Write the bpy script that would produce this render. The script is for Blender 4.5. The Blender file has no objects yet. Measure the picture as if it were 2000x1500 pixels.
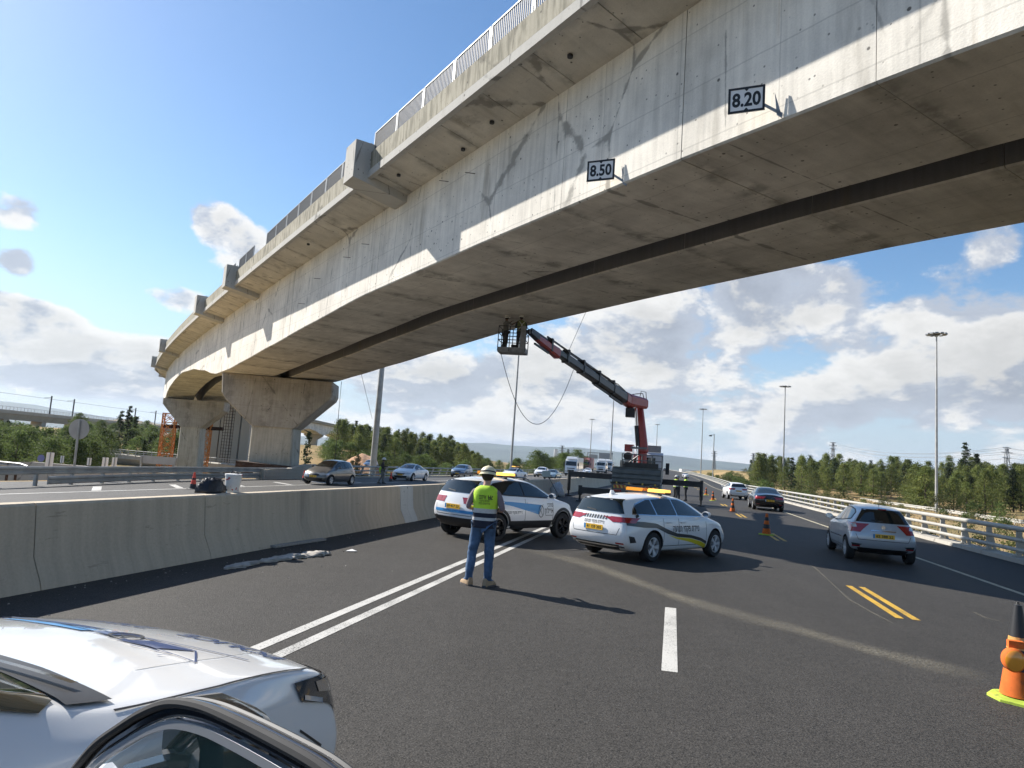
import bpy, bmesh, math, random
from mathutils import Vector, Matrix
from mathutils.bvhtree import BVHTree
random.seed(7)
scn = bpy.context.scene
R_ = math.radians
V = Vector

# ------------------------------------------------------------------ camera
FPX, CAMH, ROLL = 1350.0, 1.85, 0.07
PITCH = R_(6.445)
fw = V((0, math.cos(PITCH), math.sin(PITCH))); r0 = V((1, 0, 0)); u0 = r0.cross(fw)
CR = math.cos(ROLL) * r0 + math.sin(ROLL) * u0
CU = -math.sin(ROLL) * r0 + math.cos(ROLL) * u0
CO = V((0, 0, CAMH))
cam_d = bpy.data.cameras.new('camera'); cam = bpy.data.objects.new('camera', cam_d)
scn.collection.objects.link(cam); scn.camera = cam
cam_d.sensor_width = 36; cam_d.lens = 36 * FPX / 2000; cam_d.clip_start = 0.05; cam_d.clip_end = 20000
m = Matrix((CR, CU, -fw)).transposed().to_4x4(); m.translation = CO
cam.matrix_world = m

def ray(px, py):
    return fw * FPX + CR * (px - 1000) - CU * (py - 750)
def atz(px, py, z):
    d = ray(px, py); return CO + d * ((z - CAMH) / d.z)
def aty(px, py, Y):
    d = ray(px, py); return CO + d * (Y / d.y)

# ------------------------------------------------------------------ sun, sky, exposure
SUN_EL, SUN_AZ = R_(36.5), R_(-58.7)          # azimuth clockwise from +Y
sun_dir = V((math.sin(SUN_AZ) * math.cos(SUN_EL), math.cos(SUN_AZ) * math.cos(SUN_EL), math.sin(SUN_EL)))
sd = bpy.data.lights.new('sun', 'SUN'); sd.energy = 4.6; sd.angle = R_(0.55); sd.color = (1.0, 0.945, 0.86)
so = bpy.data.objects.new('sun', sd); scn.collection.objects.link(so)
so.rotation_euler = (-sun_dir).to_track_quat('-Z', 'Y').to_euler()
vs = scn.view_settings
vs.view_transform = 'Standard'; vs.look = 'None'; vs.gamma = 1.0; vs.use_curve_mapping = False; vs.exposure = 0.95
scn.cycles.use_denoising = True
scn.cycles.max_bounces = 8; scn.cycles.diffuse_bounces = 3; scn.cycles.glossy_bounces = 3
scn.cycles.transmission_bounces = 4; scn.cycles.transparent_max_bounces = 8; scn.cycles.volume_bounces = 0
scn.cycles.caustics_reflective = False; scn.cycles.caustics_refractive = False

world = bpy.data.worlds.new('World'); scn.world = world; world.use_nodes = True
def build_world():
    nt = world.node_tree; N = nt.nodes; L = nt.links
    bg = N['Background']; bg.inputs[1].default_value = 0.052
    sky = N.new('ShaderNodeTexSky'); sky.sky_type = 'NISHITA'; sky.sun_disc = False
    sky.sun_elevation = SUN_EL; sky.sun_rotation = SUN_AZ
    sky.air_density = 1.0; sky.dust_density = 0.35; sky.ozone_density = 1.6; sky.altitude = 50
    tc = N.new('ShaderNodeTexCoord')
    def math_(op, a, b=None, c=None, clamp=False):
        n = N.new('ShaderNodeMath'); n.operation = op; n.use_clamp = clamp
        for i, x in enumerate((a, b, c)):
            if x is None: continue
            if isinstance(x, (int, float)): n.inputs[i].default_value = x
            else: L.new(x, n.inputs[i])
        return n.outputs[0]
    def vmath(op, a, b):
        n = N.new('ShaderNodeVectorMath'); n.operation = op
        for i, x in enumerate((a, b)):
            if isinstance(x, (tuple, Vector)): n.inputs[i].default_value = x
            else: L.new(x, n.inputs[i])
        return n
    def smooth(x, lo, hi, a=0.0, b=1.0):
        n = N.new('ShaderNodeMapRange'); n.interpolation_type = 'SMOOTHSTEP'
        L.new(x, n.inputs[0]); n.inputs[1].default_value = lo; n.inputs[2].default_value = hi
        n.inputs[3].default_value = a; n.inputs[4].default_value = b
        return n.outputs[0]
    D = tc.outputs['Generated']
    sep = N.new('ShaderNodeSeparateXYZ'); L.new(D, sep.inputs[0])
    z = sep.outputs['Z']
    # cumulus banks: soft bumps in fixed compass directions raise the cloud cover
    banks = [((410, 405), .045, .045, .36), ((440, 480), .05, .05, .34), ((345, 580), .055, .028, .36), ((25, 408), .045, .03, .34), ((40, 510), .035, .024, .32),
             ((15, 605), .07, .024, .33), ((110, 640), .05, .03, .26), ((90, 705), .15, .040, .30), ((290, 690), .07, .03, .26), ((500, 465), .03, .04, .24), ((-160, 560), .1, .08, .22),
             ((1130, 650), .14, .060, .38), ((1270, 590), .08, .05, .28), ((1480, 565), .12, .055, .38), ((1680, 610), .18, .085, .42), ((1340, 680), .11, .050, .36), ((1060, 720), .08, .04, .28),
             ((1920, 680), .13, .070, .38), ((2250, 560), .16, .10, .28), ((1950, 460), .04, .04, .28), ((800, 720), .16, .05, .28), ((1500, 780), .5, .045, .22), ((700, 800), .5, .04, .15)]
    cover = smooth(z, 0.0, .24, .12, -.21)
    for (px, py), rx, rz, w in banks:
        c = ray(px, py).normalized()
        s = vmath('SUBTRACT', D, tuple(c)); t = vmath('MULTIPLY', s.outputs[0], (1 / rx, 1 / rx, 1 / rz))
        ln = N.new('ShaderNodeVectorMath'); ln.operation = 'LENGTH'; L.new(t.outputs[0], ln.inputs[0])
        cover = math_('ADD', cover, smooth(ln.outputs['Value'], 0.25, 1.35, w, 0.0))
    cover = math_('MINIMUM', cover, .30)
    # vertical coordinate compressed towards the horizon, as a layer of clouds seen at a slant is
    zz = math_('MULTIPLY', math_('LOGARITHM', math_('ADD', math_('MAXIMUM', z, 0.0), 0.24), math.e), 0.50)
    def fbm(offset, scale, detail, rough=0.56):
        cmb = N.new('ShaderNodeCombineXYZ'); L.new(sep.outputs['X'], cmb.inputs[0]); L.new(sep.outputs['Y'], cmb.inputs[1]); L.new(zz, cmb.inputs[2])
        a = vmath('ADD', cmb.outputs[0], offset)
        b = vmath('MULTIPLY', a.outputs[0], (1, 1, 1.5))
        n = N.new('ShaderNodeTexNoise'); n.inputs['Scale'].default_value = scale; n.inputs['Detail'].default_value = detail
        n.inputs['Roughness'].default_value = rough
        n.inputs['Distortion'].default_value = 0.12
        L.new(b.outputs[0], n.inputs['Vector'])
        return n.outputs[0]
    off = sun_dir * 0.022 + V((0, 0, 0.03))
    d0 = math_('ADD', fbm((3.1, 1.7, 0.4), 6.6, 11.0, .63), cover)
    d1 = math_('ADD', fbm(tuple(V((3.1, 1.7, 0.4)) + off), 6.6, 6.0, .60), cover)
    dens = smooth(d0, 0.575, 0.70)
    thick = smooth(d0, 0.66, 0.98)
    lit = smooth(math_('SUBTRACT', d0, d1), -0.06, 0.06)
    # white where the cloud thins towards the sun, grey in the thick bottoms
    lum = math_('MULTIPLY_ADD', lit, 3.5, 6.3)
    lum = math_('MULTIPLY', lum, math_('MULTIPLY_ADD', thick, -0.30, 1.0))
    warm = N.new('ShaderNodeMix'); warm.data_type = 'RGBA'
    warm.inputs['A'].default_value = (.86, .93, 1.06, 1); warm.inputs['B'].default_value = (1.02, 1.0, .96, 1); L.new(lit, warm.inputs['Factor'])
    ccol = vmath('SCALE', warm.outputs['Result'], (0, 0, 0)); L.new(lum, ccol.inputs['Scale'])
    # clear sky a little deeper overhead and milky near the horizon
    haze = smooth(z, -0.02, 0.26, 0.90, 0.0)
    mh = N.new('ShaderNodeMix'); mh.data_type = 'RGBA'; L.new(haze, mh.inputs['Factor']); 
    sat = N.new('ShaderNodeHueSaturation'); sat.inputs['Saturation'].default_value = 1.20; sat.inputs['Value'].default_value = 1.58
    L.new(sky.outputs[0], sat.inputs['Color'])
    L.new(sat.outputs[0], mh.inputs['A']); mh.inputs['B'].default_value = (5.3, 6.4, 7.8, 1)
    mc = N.new('ShaderNodeMix'); mc.data_type = 'RGBA'
    L.new(math_('MULTIPLY', dens, 0.93), mc.inputs['Factor']); L.new(mh.outputs['Result'], mc.inputs['A']); L.new(ccol.outputs[0], mc.inputs['B'])
    L.new(mc.outputs['Result'], bg.inputs[0])
build_world()
world.cycles.sampling_method = 'MANUAL'; world.cycles.sample_map_resolution = 512

# ------------------------------------------------------------------ helpers
COL = scn.collection
class MB:
    """Collects polygons, then links them as one mesh object."""
    def __init__(s): s.v = []; s.f = []; s.mi = []; s.uv = []
    def add(s, vs, fs, mi=0, uvs=None):
        o = len(s.v); s.v += [tuple(p) for p in vs]
        for k, f in enumerate(fs):
            s.f.append([i + o for i in f]); s.mi.append(mi)
            s.uv.append([uvs[i] for i in f] if uvs else None)
        return s
    def quad(s, a, b, c, d, mi=0): return s.add([a, b, c, d], [(0, 1, 2, 3)], mi)
    def box(s, c, size, rz=0.0, mat=None, mi=0):
        x, y, z = [q / 2 for q in size]
        pts = [V((i * x, j * y, k * z)) for k in (-1, 1) for j in (-1, 1) for i in (-1, 1)]
        M = mat if mat is not None else Matrix.Rotation(rz, 3, 'Z')
        pts = [M @ p + V(c) for p in pts]
        return s.add(pts, [(0, 2, 3, 1), (4, 5, 7, 6), (0, 1, 5, 4), (2, 6, 7, 3), (0, 4, 6, 2), (1, 3, 7, 5)], mi)
    def bar(s, a, b, w, h=None, up=V((0, 0, 1)), mi=0):
        a, b = V(a), V(b); d = b - a; L = d.length
        if L < 1e-6: return s
        d.normalize(); sx = d.cross(up)
        if sx.length < 1e-4: sx = d.cross(V((1, 0, 0)))
        sx.normalize(); sz = sx.cross(d)
        return s.box((a + b) / 2, (w, L, h or w), mat=Matrix((sx, d, sz)).transposed(), mi=mi)
    def tube(s, path, r, n=8, mi=0, caps=True):
        path = [V(p) for p in path]; rs = r if isinstance(r, (list, tuple)) else [r] * len(path)
        vs = []; up = V((0, 0, 1))
        for i, p in enumerate(path):
            d = (path[min(i + 1, len(path) - 1)] - path[max(i - 1, 0)]).normalized()
            sx = d.cross(up)
            if sx.length < 1e-3: sx = d.cross(V((1, 0, 0)))
            sx.normalize(); sy = sx.cross(d)
            vs += [p + (sx * math.cos(2 * math.pi * k / n) + sy * math.sin(2 * math.pi * k / n)) * rs[i] for k in range(n)]
        fs = [(i * n + k, i * n + (k + 1) % n, (i + 1) * n + (k + 1) % n, (i + 1) * n + k) for i in range(len(path) - 1) for k in range(n)]
        if caps: fs += [tuple(range(n - 1, -1, -1)), tuple(range((len(path) - 1) * n, len(path) * n))]
        return s.add(vs, fs, mi)
    def lathe(s, prof, c=(0, 0, 0), axis='Z', n=16, mi=0, sx=1, sy=1, caps=True):
        vs = []
        for (r, h) in prof:
            for k in range(n):
                a = 2 * math.pi * k / n; x, y = r * math.cos(a) * sx, r * math.sin(a) * sy
                p = {'Z': (x, y, h), 'Y': (x, h, y), 'X': (h, x, y)}[axis]
                vs.append(V(p) + V(c))
        m_ = len(prof)
        fs = [(i * n + k, i * n + (k + 1) % n, (i + 1) * n + (k + 1) % n, (i + 1) * n + k) for i in range(m_ - 1) for k in range(n)]
        if caps: fs += [tuple(range(n - 1, -1, -1)), tuple(range((m_ - 1) * n, m_ * n))]
        return s.add(vs, fs, mi)
    def prism(s, poly, vec, mi=0):
        n = len(poly); a = [V(p) for p in poly]; b = [p + V(vec) for p in a]
        return s.add(a + b, [tuple(range(n - 1, -1, -1)), tuple(range(n, 2 * n))] + [(i, (i + 1) % n, n + (i + 1) % n, n + i) for i in range(n)], mi)
    def loft(s, rings, closed=True, caps=True, mi=0, uvs=None):
        n = len(rings[0]); vs = [p for r in rings for p in r]
        e = n if closed else n - 1
        fs = [(i * n + k, i * n + (k + 1) % n, (i + 1) * n + (k + 1) % n, (i + 1) * n + k) for i in range(len(rings) - 1) for k in range(e)]
        if caps and closed: fs += [tuple(range(n - 1, -1, -1)), tuple(range((len(rings) - 1) * n, len(rings) * n))]
        return s.add(vs, fs, mi, uvs)
    def mesh(s, name, mats, origin=None, smooth=False, fix=True, sharp=35):
        me = bpy.data.meshes.new(name)
        vs = s.v if origin is None else [tuple(V(p) - V(origin)) for p in s.v]
        me.from_pydata(vs, [], s.f)
        for mm in (mats if isinstance(mats, (list, tuple)) else [mats]): me.materials.append(mm)
        me.polygons.foreach_set('material_index', s.mi)
        if any(u is not None for u in s.uv):
            ul = me.uv_layers.new(name='UVMap'); k = 0
            for u, f in zip(s.uv, s.f):
                for q in range(len(f)):
                    ul.data[k].uv = u[q] if u else (0, 0); k += 1
        if fix:
            bm = bmesh.new(); bm.from_mesh(me); bmesh.ops.recalc_face_normals(bm, faces=bm.faces); bm.to_mesh(me); bm.free()
        if smooth:
            me.polygons.foreach_set('use_smooth', [True] * len(me.polygons))
            if sharp: me.set_sharp_from_angle(angle=R_(sharp))
        me.update(); return me
    def build(s, name, mats, parent=None, origin=None, smooth=False, label=None, fix=True, sharp=35):
        return link(name, s.mesh(name, mats, origin, smooth, fix, sharp), parent, label)
def link(name, data, parent=None, label=None):
    o = bpy.data.objects.new(name, data); COL.objects.link(o)
    if parent is not None: o.parent = parent
    if label: o['label'] = label
    return o
def thing(name, label, cat, loc=(0, 0, 0), rz=0.0, group=None):
    o = link(name, None); o.location = loc; o.rotation_euler = (0, 0, rz); o.empty_display_size = .2
    return tag(o, label, cat, group)
def tag(o, label, cat, group=None):
    o['label'] = label; o['category'] = cat
    if group: o['group'] = group
    return o
def kind(o, k): o['kind'] = k; return o
def dup(root, loc=None, rz=None, label=None, group=None, scale=None):
    c = root.copy(); COL.objects.link(c)
    if loc is not None: c.location = loc
    if rz is not None: c.rotation_euler = (0, 0, rz)
    if scale is not None: c.scale = scale if isinstance(scale, (tuple, Vector)) else (scale,) * 3
    if label: c['label'] = label
    if group: c['group'] = group
    for ch in list(root.children):
        d = ch.copy(); COL.objects.link(d); d.parent = c
        for g in list(ch.children):
            e = g.copy(); COL.objects.link(e); e.parent = d
    return c
def lerp(a, b, t): return a + (b - a) * t
def sstep(a, b, x):
    t = min(1, max(0, (x - a) / (b - a))); return t * t * (3 - 2 * t)
def interp(tab, x):
    if x <= tab[0][0]: return tab[0][1]
    for (a, b), (c, d) in zip(tab, tab[1:]):
        if x <= c: return b + (d - b) * (x - a) / (c - a)
    return tab[-1][1]

# ------------------------------------------------------------------ materials
def pbr(name, col, rough=.6, metal=0.0, spec=.5, coat=0.0, var=None, bump=None, emit=None, alpha=None, coord='Object', dirt=None, transmission=0.0):
    """var = (scale, amount, detail[, stretch]) tonal noise; bump = (scale, strength, dist); dirt = (colour, scale, threshold, softness)."""
    mt = bpy.data.materials.new(name); mt.use_nodes = True
    nt = mt.node_tree; N = nt.nodes; L = nt.links; b = N['Principled BSDF']
    b.inputs['Base Color'].default_value = (*col, 1); b.inputs['Roughness'].default_value = rough; b.inputs['Metallic'].default_value = metal
    b.inputs['Specular IOR Level'].default_value = spec; b.inputs['Coat Weight'].default_value = coat; b.inputs['Coat Roughness'].default_value = .04
    if transmission: b.inputs['Transmission Weight'].default_value = transmission
    if alpha is not None: b.inputs['Alpha'].default_value = alpha
    if emit: b.inputs['Emission Color'].default_value = (*emit[0], 1); b.inputs['Emission Strength'].default_value = emit[1]
    tc = N.new('ShaderNodeTexCoord').outputs[coord]
    def noise(scale, detail=4.0, stretch=None, rough=.55):
        n = N.new('ShaderNodeTexNoise'); n.inputs['Scale'].default_value = scale; n.inputs['Detail'].default_value = detail; n.inputs['Roughness'].default_value = rough
        if stretch:
            mp = N.new('ShaderNodeMapping'); mp.inputs['Scale'].default_value = stretch; L.new(tc, mp.inputs[0]); L.new(mp.outputs[0], n.inputs['Vector'])
        else: L.new(tc, n.inputs['Vector'])
        return n.outputs[0]
    cur = None
    if var:
        mr = N.new('ShaderNodeMapRange'); L.new(noise(var[0], var[2], var[3] if len(var) > 3 else None), mr.inputs[0])
        mr.inputs[1].default_value = .3; mr.inputs[2].default_value = .7; mr.inputs[3].default_value = 1 - var[1]; mr.inputs[4].default_value = 1 + var[1]
        sc = N.new('ShaderNodeVectorMath'); sc.operation = 'SCALE'; sc.inputs[0].default_value = col; L.new(mr.outputs[0], sc.inputs['Scale']); cur = sc.outputs[0]
        L.new(cur, b.inputs['Base Color'])
    if dirt:
        mr = N.new('ShaderNodeMapRange'); mr.interpolation_type = 'SMOOTHSTEP'; L.new(noise(dirt[1], 6, dirt[4] if len(dirt) > 4 else None), mr.inputs[0])
        mr.inputs[1].default_value = dirt[2]; mr.inputs[2].default_value = dirt[2] + dirt[3]
        mx = N.new('ShaderNodeMix'); mx.data_type = 'RGBA'; L.new(mr.outputs[0], mx.inputs['Factor'])
        if cur is not None: L.new(cur, mx.inputs['A'])
        else: mx.inputs['A'].default_value = (*col, 1)
        mx.inputs['B'].default_value = (*dirt[0], 1); L.new(mx.outputs['Result'], b.inputs['Base Color'])
    if bump:
        bp = N.new('ShaderNodeBump'); bp.inputs['Strength'].default_value = bump[1]; bp.inputs['Distance'].default_value = bump[2] if len(bump) > 2 else .01
        L.new(noise(bump[0], 5), bp.inputs['Height']); L.new(bp.outputs[0], b.inputs['Normal'])
    return mt
def node_tools(mt):
    nt = mt.node_tree; N = nt.nodes; L = nt.links
    def mth(op, a, b=None, c=None, clamp=False):
        n = N.new('ShaderNodeMath'); n.operation = op; n.use_clamp = clamp
        for i, x in enumerate((a, b, c)):
            if x is None: continue
            if isinstance(x, (int, float)): n.inputs[i].default_value = x
            else: L.new(x, n.inputs[i])
        return n.outputs[0]
    def noise(vec, scale, detail=4.0, stretch=(1, 1, 1), rough=.55, which=0):
        mp = N.new('ShaderNodeMapping'); mp.inputs['Scale'].default_value = stretch; L.new(vec, mp.inputs[0])
        n = N.new('ShaderNodeTexNoise'); n.inputs['Scale'].default_value = scale; n.inputs['Detail'].default_value = detail; n.inputs['Roughness'].default_value = rough
        L.new(mp.outputs[0], n.inputs['Vector']); return n.outputs[which]
    def voro(vec, scale, stretch=(1, 1, 1), feature='F1'):
        mp = N.new('ShaderNodeMapping'); mp.inputs['Scale'].default_value = stretch; L.new(vec, mp.inputs[0])
        n = N.new('ShaderNodeTexVoronoi'); n.inputs['Scale'].default_value = scale; n.feature = feature
        L.new(mp.outputs[0], n.inputs['Vector']); return n
    def smooth(x, lo, hi, a=0.0, b=1.0):
        n = N.new('ShaderNodeMapRange'); n.interpolation_type = 'SMOOTHSTEP'; L.new(x, n.inputs[0])
        for i, q in enumerate((lo, hi, a, b)): n.inputs[i + 1].default_value = q
        return n.outputs[0]
    def mix(f, a, b, mode='MIX'):
        n = N.new('ShaderNodeMix'); n.data_type = 'RGBA'; n.blend_type = mode
        for key, x in (('Factor', f), ('A', a), ('B', b)):
            if isinstance(x, (int, float)): n.inputs[key].default_value = x
            elif isinstance(x, tuple): n.inputs[key].default_value = (*x, 1)
            else: L.new(x, n.inputs[key])
        return n.outputs['Result']
    return N, L, mth, noise, voro, smooth, mix
def concrete(name, base, streak=.5, pits=True, joints=None, stain=(.20, .17, .12), blotch=.5, halo=None, green=0.0, rust=False):
    """Cast concrete in UV metres (u along, v across/down): board streaks across, blotches, pits, joint lines every joints = (du, dv)."""
    mt = bpy.data.materials.new(name); mt.use_nodes = True
    N, L, mth, noise, voro, smooth, mix = node_tools(mt); b = N['Principled BSDF']
    uv = N.new('ShaderNodeUVMap').outputs[0]; ob = N.new('ShaderNodeTexCoord').outputs['Object']
    big = noise(uv, .35, 5); mid = noise(uv, 1.7, 6); st = noise(uv, 2.2, 6, (3.0, .16, 1)); fine = noise(uv, 26, 5)
    v = mth('MULTIPLY_ADD', mth('SUBTRACT', big, .5), 1.1 * blotch, 1.0)
    v = mth('MULTIPLY_ADD', mth('SUBTRACT', mid, .5), .55 * blotch, v)
    v = mth('MULTIPLY_ADD', mth('SUBTRACT', st, .5), streak, v)
    v = mth('MULTIPLY_ADD', mth('SUBTRACT', fine, .5), .28, v)
    sc = N.new('ShaderNodeVectorMath'); sc.operation = 'SCALE'; sc.inputs[0].default_value = base; L.new(v, sc.inputs['Scale'])
    col = sc.outputs[0]
    col = mix(smooth(noise(uv, .9, 7, (1.6, .22, 1)), .57, .76, 0, .55), col, stain)
    col = mix(smooth(noise(uv, .55, 6, (1, .6, 1)), .58, .76, 0, .16), col, tuple(c * .62 for c in base))
    hgt = fine
    if pits:
        vo = voro(uv, 2.3); pr = mth('MULTIPLY', smooth(vo.outputs['Distance'], .06, .10, 1, 0), smooth(noise(uv, .8, 2), .42, .52))
        vo2 = voro(uv, 5.1); pr2 = mth('MULTIPLY', smooth(vo2.outputs['Distance'], .08, .14, .8, 0), smooth(noise(uv, 1.1, 2), .44, .54))
        pit = mth('MAXIMUM', pr, pr2); col = mix(pit, col, tuple(c * .22 for c in base)); hgt = mth('SUBTRACT', fine, pit)
        # hairline cracks
        vc = voro(uv, .22, (1.5, .5, 1), 'DISTANCE_TO_EDGE')
        ck = mth('MULTIPLY', smooth(mth('ADD', vc.outputs['Distance'], mth('MULTIPLY', mth('SUBTRACT', mid, .5), .06)), .0, .010, .75, 0), smooth(noise(uv, .3, 2), .40, .52))
        col = mix(ck, col, tuple(c * .35 for c in base))
    if joints:
        sp = N.new('ShaderNodeSeparateXYZ'); L.new(uv, sp.inputs[0])
        for ax, d in zip((0, 1), joints):
            if not d: continue
            fr = mth('FRACT', mth('DIVIDE', mth('ADD', sp.outputs[ax], mth('MULTIPLY', mth('SUBTRACT', mid, .5), .05)), d))
            ln = smooth(mth('MULTIPLY', mth('ABSOLUTE', mth('SUBTRACT', fr, .5)), d), .008, .022, .32, 0)
            col = mix(ln, col, tuple(c * .4 for c in base))
    if halo:
        sp = N.new('ShaderNodeSeparateXYZ'); L.new(uv, sp.inputs[0])
        fr = mth('FRACT', mth('ADD', mth('DIVIDE', sp.outputs[0], halo[0]), mth('MULTIPLY', mth('SUBTRACT', mid, .5), .22)))
        dist = mth('MULTIPLY', mth('MINIMUM', fr, mth('SUBTRACT', 1.0, fr)), halo[0])
        dk = mth('MULTIPLY', smooth(dist, 0, halo[1], 1, 0), smooth(noise(uv, 1.3, 6, rough=.65), .40, .62))
        dk = mth('MAXIMUM', dk, smooth(noise(uv, .42, 7, (1, 1.6, 1), .68), .58, .70, 0, .7))
        col = mix(mth('MULTIPLY', dk, halo[2]), col, tuple(c * .34 for c in base))
        lt = smooth(noise(uv, .6, 6, (.7, 1.8, 1), .66), .56, .70, 0, .35); col = mix(lt, col, tuple(min(.9, c * 1.45) for c in base))
    if rust:
        rs_ = mth('MULTIPLY', smooth(noise(uv, 1.0, 6, (2.6, .10, 1), .62), .62, .72), smooth(noise(uv, .25, 3), .46, .60))
        col = mix(mth('MULTIPLY', rs_, .55), col, (.36, .24, .11))
        gp_ = smooth(noise(uv, .5, 7, (1, 1.3, 1), .7), .60, .68, 0, .07); col = mix(gp_, col, tuple(c * .48 for c in base))
    else:
        fl = smooth(noise(uv, 3.0, 7, (.55, 2.4, 1), .75), .60, .68, 0, .45); col = mix(fl, col, tuple(c * .35 for c in base))
    if green: col = mix(smooth(noise(uv, 2.4, 6, (2.4, .5, 1)), .42, .66, 0, green), col, (.085, .082, .055))
    L.new(col, b.inputs['Base Color']); b.inputs['Roughness'].default_value = .88; b.inputs['Specular IOR Level'].default_value = .3
    bp = N.new('ShaderNodeBump'); bp.inputs['Strength'].default_value = .35; bp.inputs['Distance'].default_value = .012
    L.new(mth('ADD', hgt, mth('MULTIPLY', mid, .5)), bp.inputs['Height']); L.new(bp.outputs[0], b.inputs['Normal'])
    return mt
M = {}
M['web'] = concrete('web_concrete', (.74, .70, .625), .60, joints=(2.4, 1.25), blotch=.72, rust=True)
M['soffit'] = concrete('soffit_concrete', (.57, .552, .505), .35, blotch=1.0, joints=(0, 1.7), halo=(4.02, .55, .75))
M['innerweb_shade'] = concrete('inner_web_painted_shade', (.17, .17, .175), .5, blotch=.5, pits=False)  # shade of the gap between the girders, painted in as a darker base
M['deckpanel'] = concrete('deck_concrete', (.56, .53, .465), .25, blotch=.8, halo=(2.4, .35, .7))
M['parapet'] = concrete('parapet_concrete', (.36, .335, .265), .75, blotch=.5, green=.6)
M['pier'] = concrete('pier_concrete', (.365, .33, .275), .7, blotch=.8, joints=(0, 1.9), halo=(3.1, .8, .5))
M['pierbase'] = concrete('column_concrete', (.43, .395, .32), 1.0, blotch=.7)
M['block'] = concrete('block_concrete', (.44, .43, .40), .2, blotch=.3)
M['barrier'] = concrete('barrier_concrete', (.51, .43, .325), .6, pits=False, blotch=.28, stain=(.16, .14, .11))
M['barrier_new'] = concrete('repaired_concrete', (.60, .58, .53), .25, blotch=.3)
M['kerb'] = concrete('kerb_concrete', (.41, .385, .34), .3, blotch=.4)
M['farconc'] = concrete('far_concrete', (.42, .39, .33), .4, pits=False, blotch=.4)
M['galv'] = pbr('galvanised_steel', (.27, .285, .30), .55, .4, var=(3, .15, 4), bump=(40, .1))
M['galvdull'] = pbr('weathered_zinc', (.36, .36, .345), .6, .35, var=(1.5, .22, 5))
M['rail'] = pbr('pale_zinc_paint', (.42, .405, .365), .55, .15, var=(2, .12, 5), dirt=((.30, .25, .18), 6, .62, .1))
M['rust'] = pbr('rusted_steel', (.055, .032, .022), .85, .2, var=(3, .4, 5))
M['darksteel'] = pbr('dark_steel', (.035, .037, .04), .45, .4, var=(4, .25, 4))
M['black'] = pbr('black_plastic', (.018, .018, .02), .5)
M['rubber'] = pbr('tyre_rubber', (.022, .022, .023), .85, var=(8, .25, 4))
M['blackgloss'] = pbr('black_gloss', (.010, .010, .012), .12, coat=.6)
M['glass'] = pbr('tinted_glass', (.012, .016, .016), .03, spec=.75, coat=.3)
M['glasslight'] = pbr('clear_car_glass', (.055, .075, .072), .03, spec=.8, coat=.3)
M['white'] = pbr('white_car_paint', (.80, .80, .80), .28, coat=.8, var=(1.5, .02, 3))
M['silver'] = pbr('silver_car_paint', (.50, .53, .57), .32, .35, coat=.8)
M['greypaint'] = pbr('grey_car_paint', (.17, .165, .16), .3, .5, coat=.8)
M['blackpaint'] = pbr('black_car_paint', (.012, .013, .016), .2, coat=.9)
M['bluepaint'] = pbr('blue_car_paint', (.10, .16, .25), .3, .3, coat=.8)
M['tealpaint'] = pbr('pale_teal_car_paint', (.33, .42, .44), .3, .4, coat=.8)
M['chrome'] = pbr('chrome', (.75, .76, .78), .12, 1.0)
M['alloy'] = pbr('alloy_rim', (.66, .67, .69), .35, .35, coat=.4)
M['redlens'] = pbr('red_lamp_lens', (.35, .012, .015), .12, coat=.8, spec=.7)
M['clearlens'] = pbr('clear_lamp_lens', (.62, .64, .66), .08, .3, coat=.8)
M['amberlens'] = pbr('amber_lamp_lens', (.88, .33, .03), .15, coat=.7)
M['amberlit'] = pbr('amber_lamp_lit', (.95, .45, .06), .2, emit=((1, .50, .10), 1.0))
M['plate'] = pbr('yellow_plate', (.80, .46, .03), .4)
M['ink'] = pbr('black_lettering', (.012, .012, .013), .5)
M['bluefilm'] = pbr('blue_film', (.045, .26, .56), .35, coat=.4)
M['bluedark'] = pbr('dark_blue_film', (.02, .05, .16), .35, coat=.4)
M['yellowfilm'] = pbr('yellow_film', (.75, .62, .02), .35, coat=.4)
M['greyfilm'] = pbr('graphite_film', (.035, .037, .04), .35, coat=.4)
M['signwhite'] = pbr('sign_white', (.80, .80, .80), .45, var=(3, .04, 4))
M['signback'] = pbr('grey_sign_back', (.38, .37, .36), .6, .3, var=(2, .1, 4))
M['orange'] = pbr('orange_rubber', (.66, .15, .03), .8, spec=.25, var=(5, .25, 4), dirt=((.22, .08, .035), 9, .52, .2))
M['redorange'] = pbr('faded_red_rubber', (.80, .09, .05), .55, var=(5, .15, 4))
M['reflect'] = pbr('reflective_band', (.60, .33, .10), .35, var=(18, .5, 3))
M['lime'] = pbr('lime_rubber', (.40, .52, .07), .85, spec=.2, var=(4, .3, 4), dirt=((.16, .17, .06), 8, .5, .2))
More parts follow.
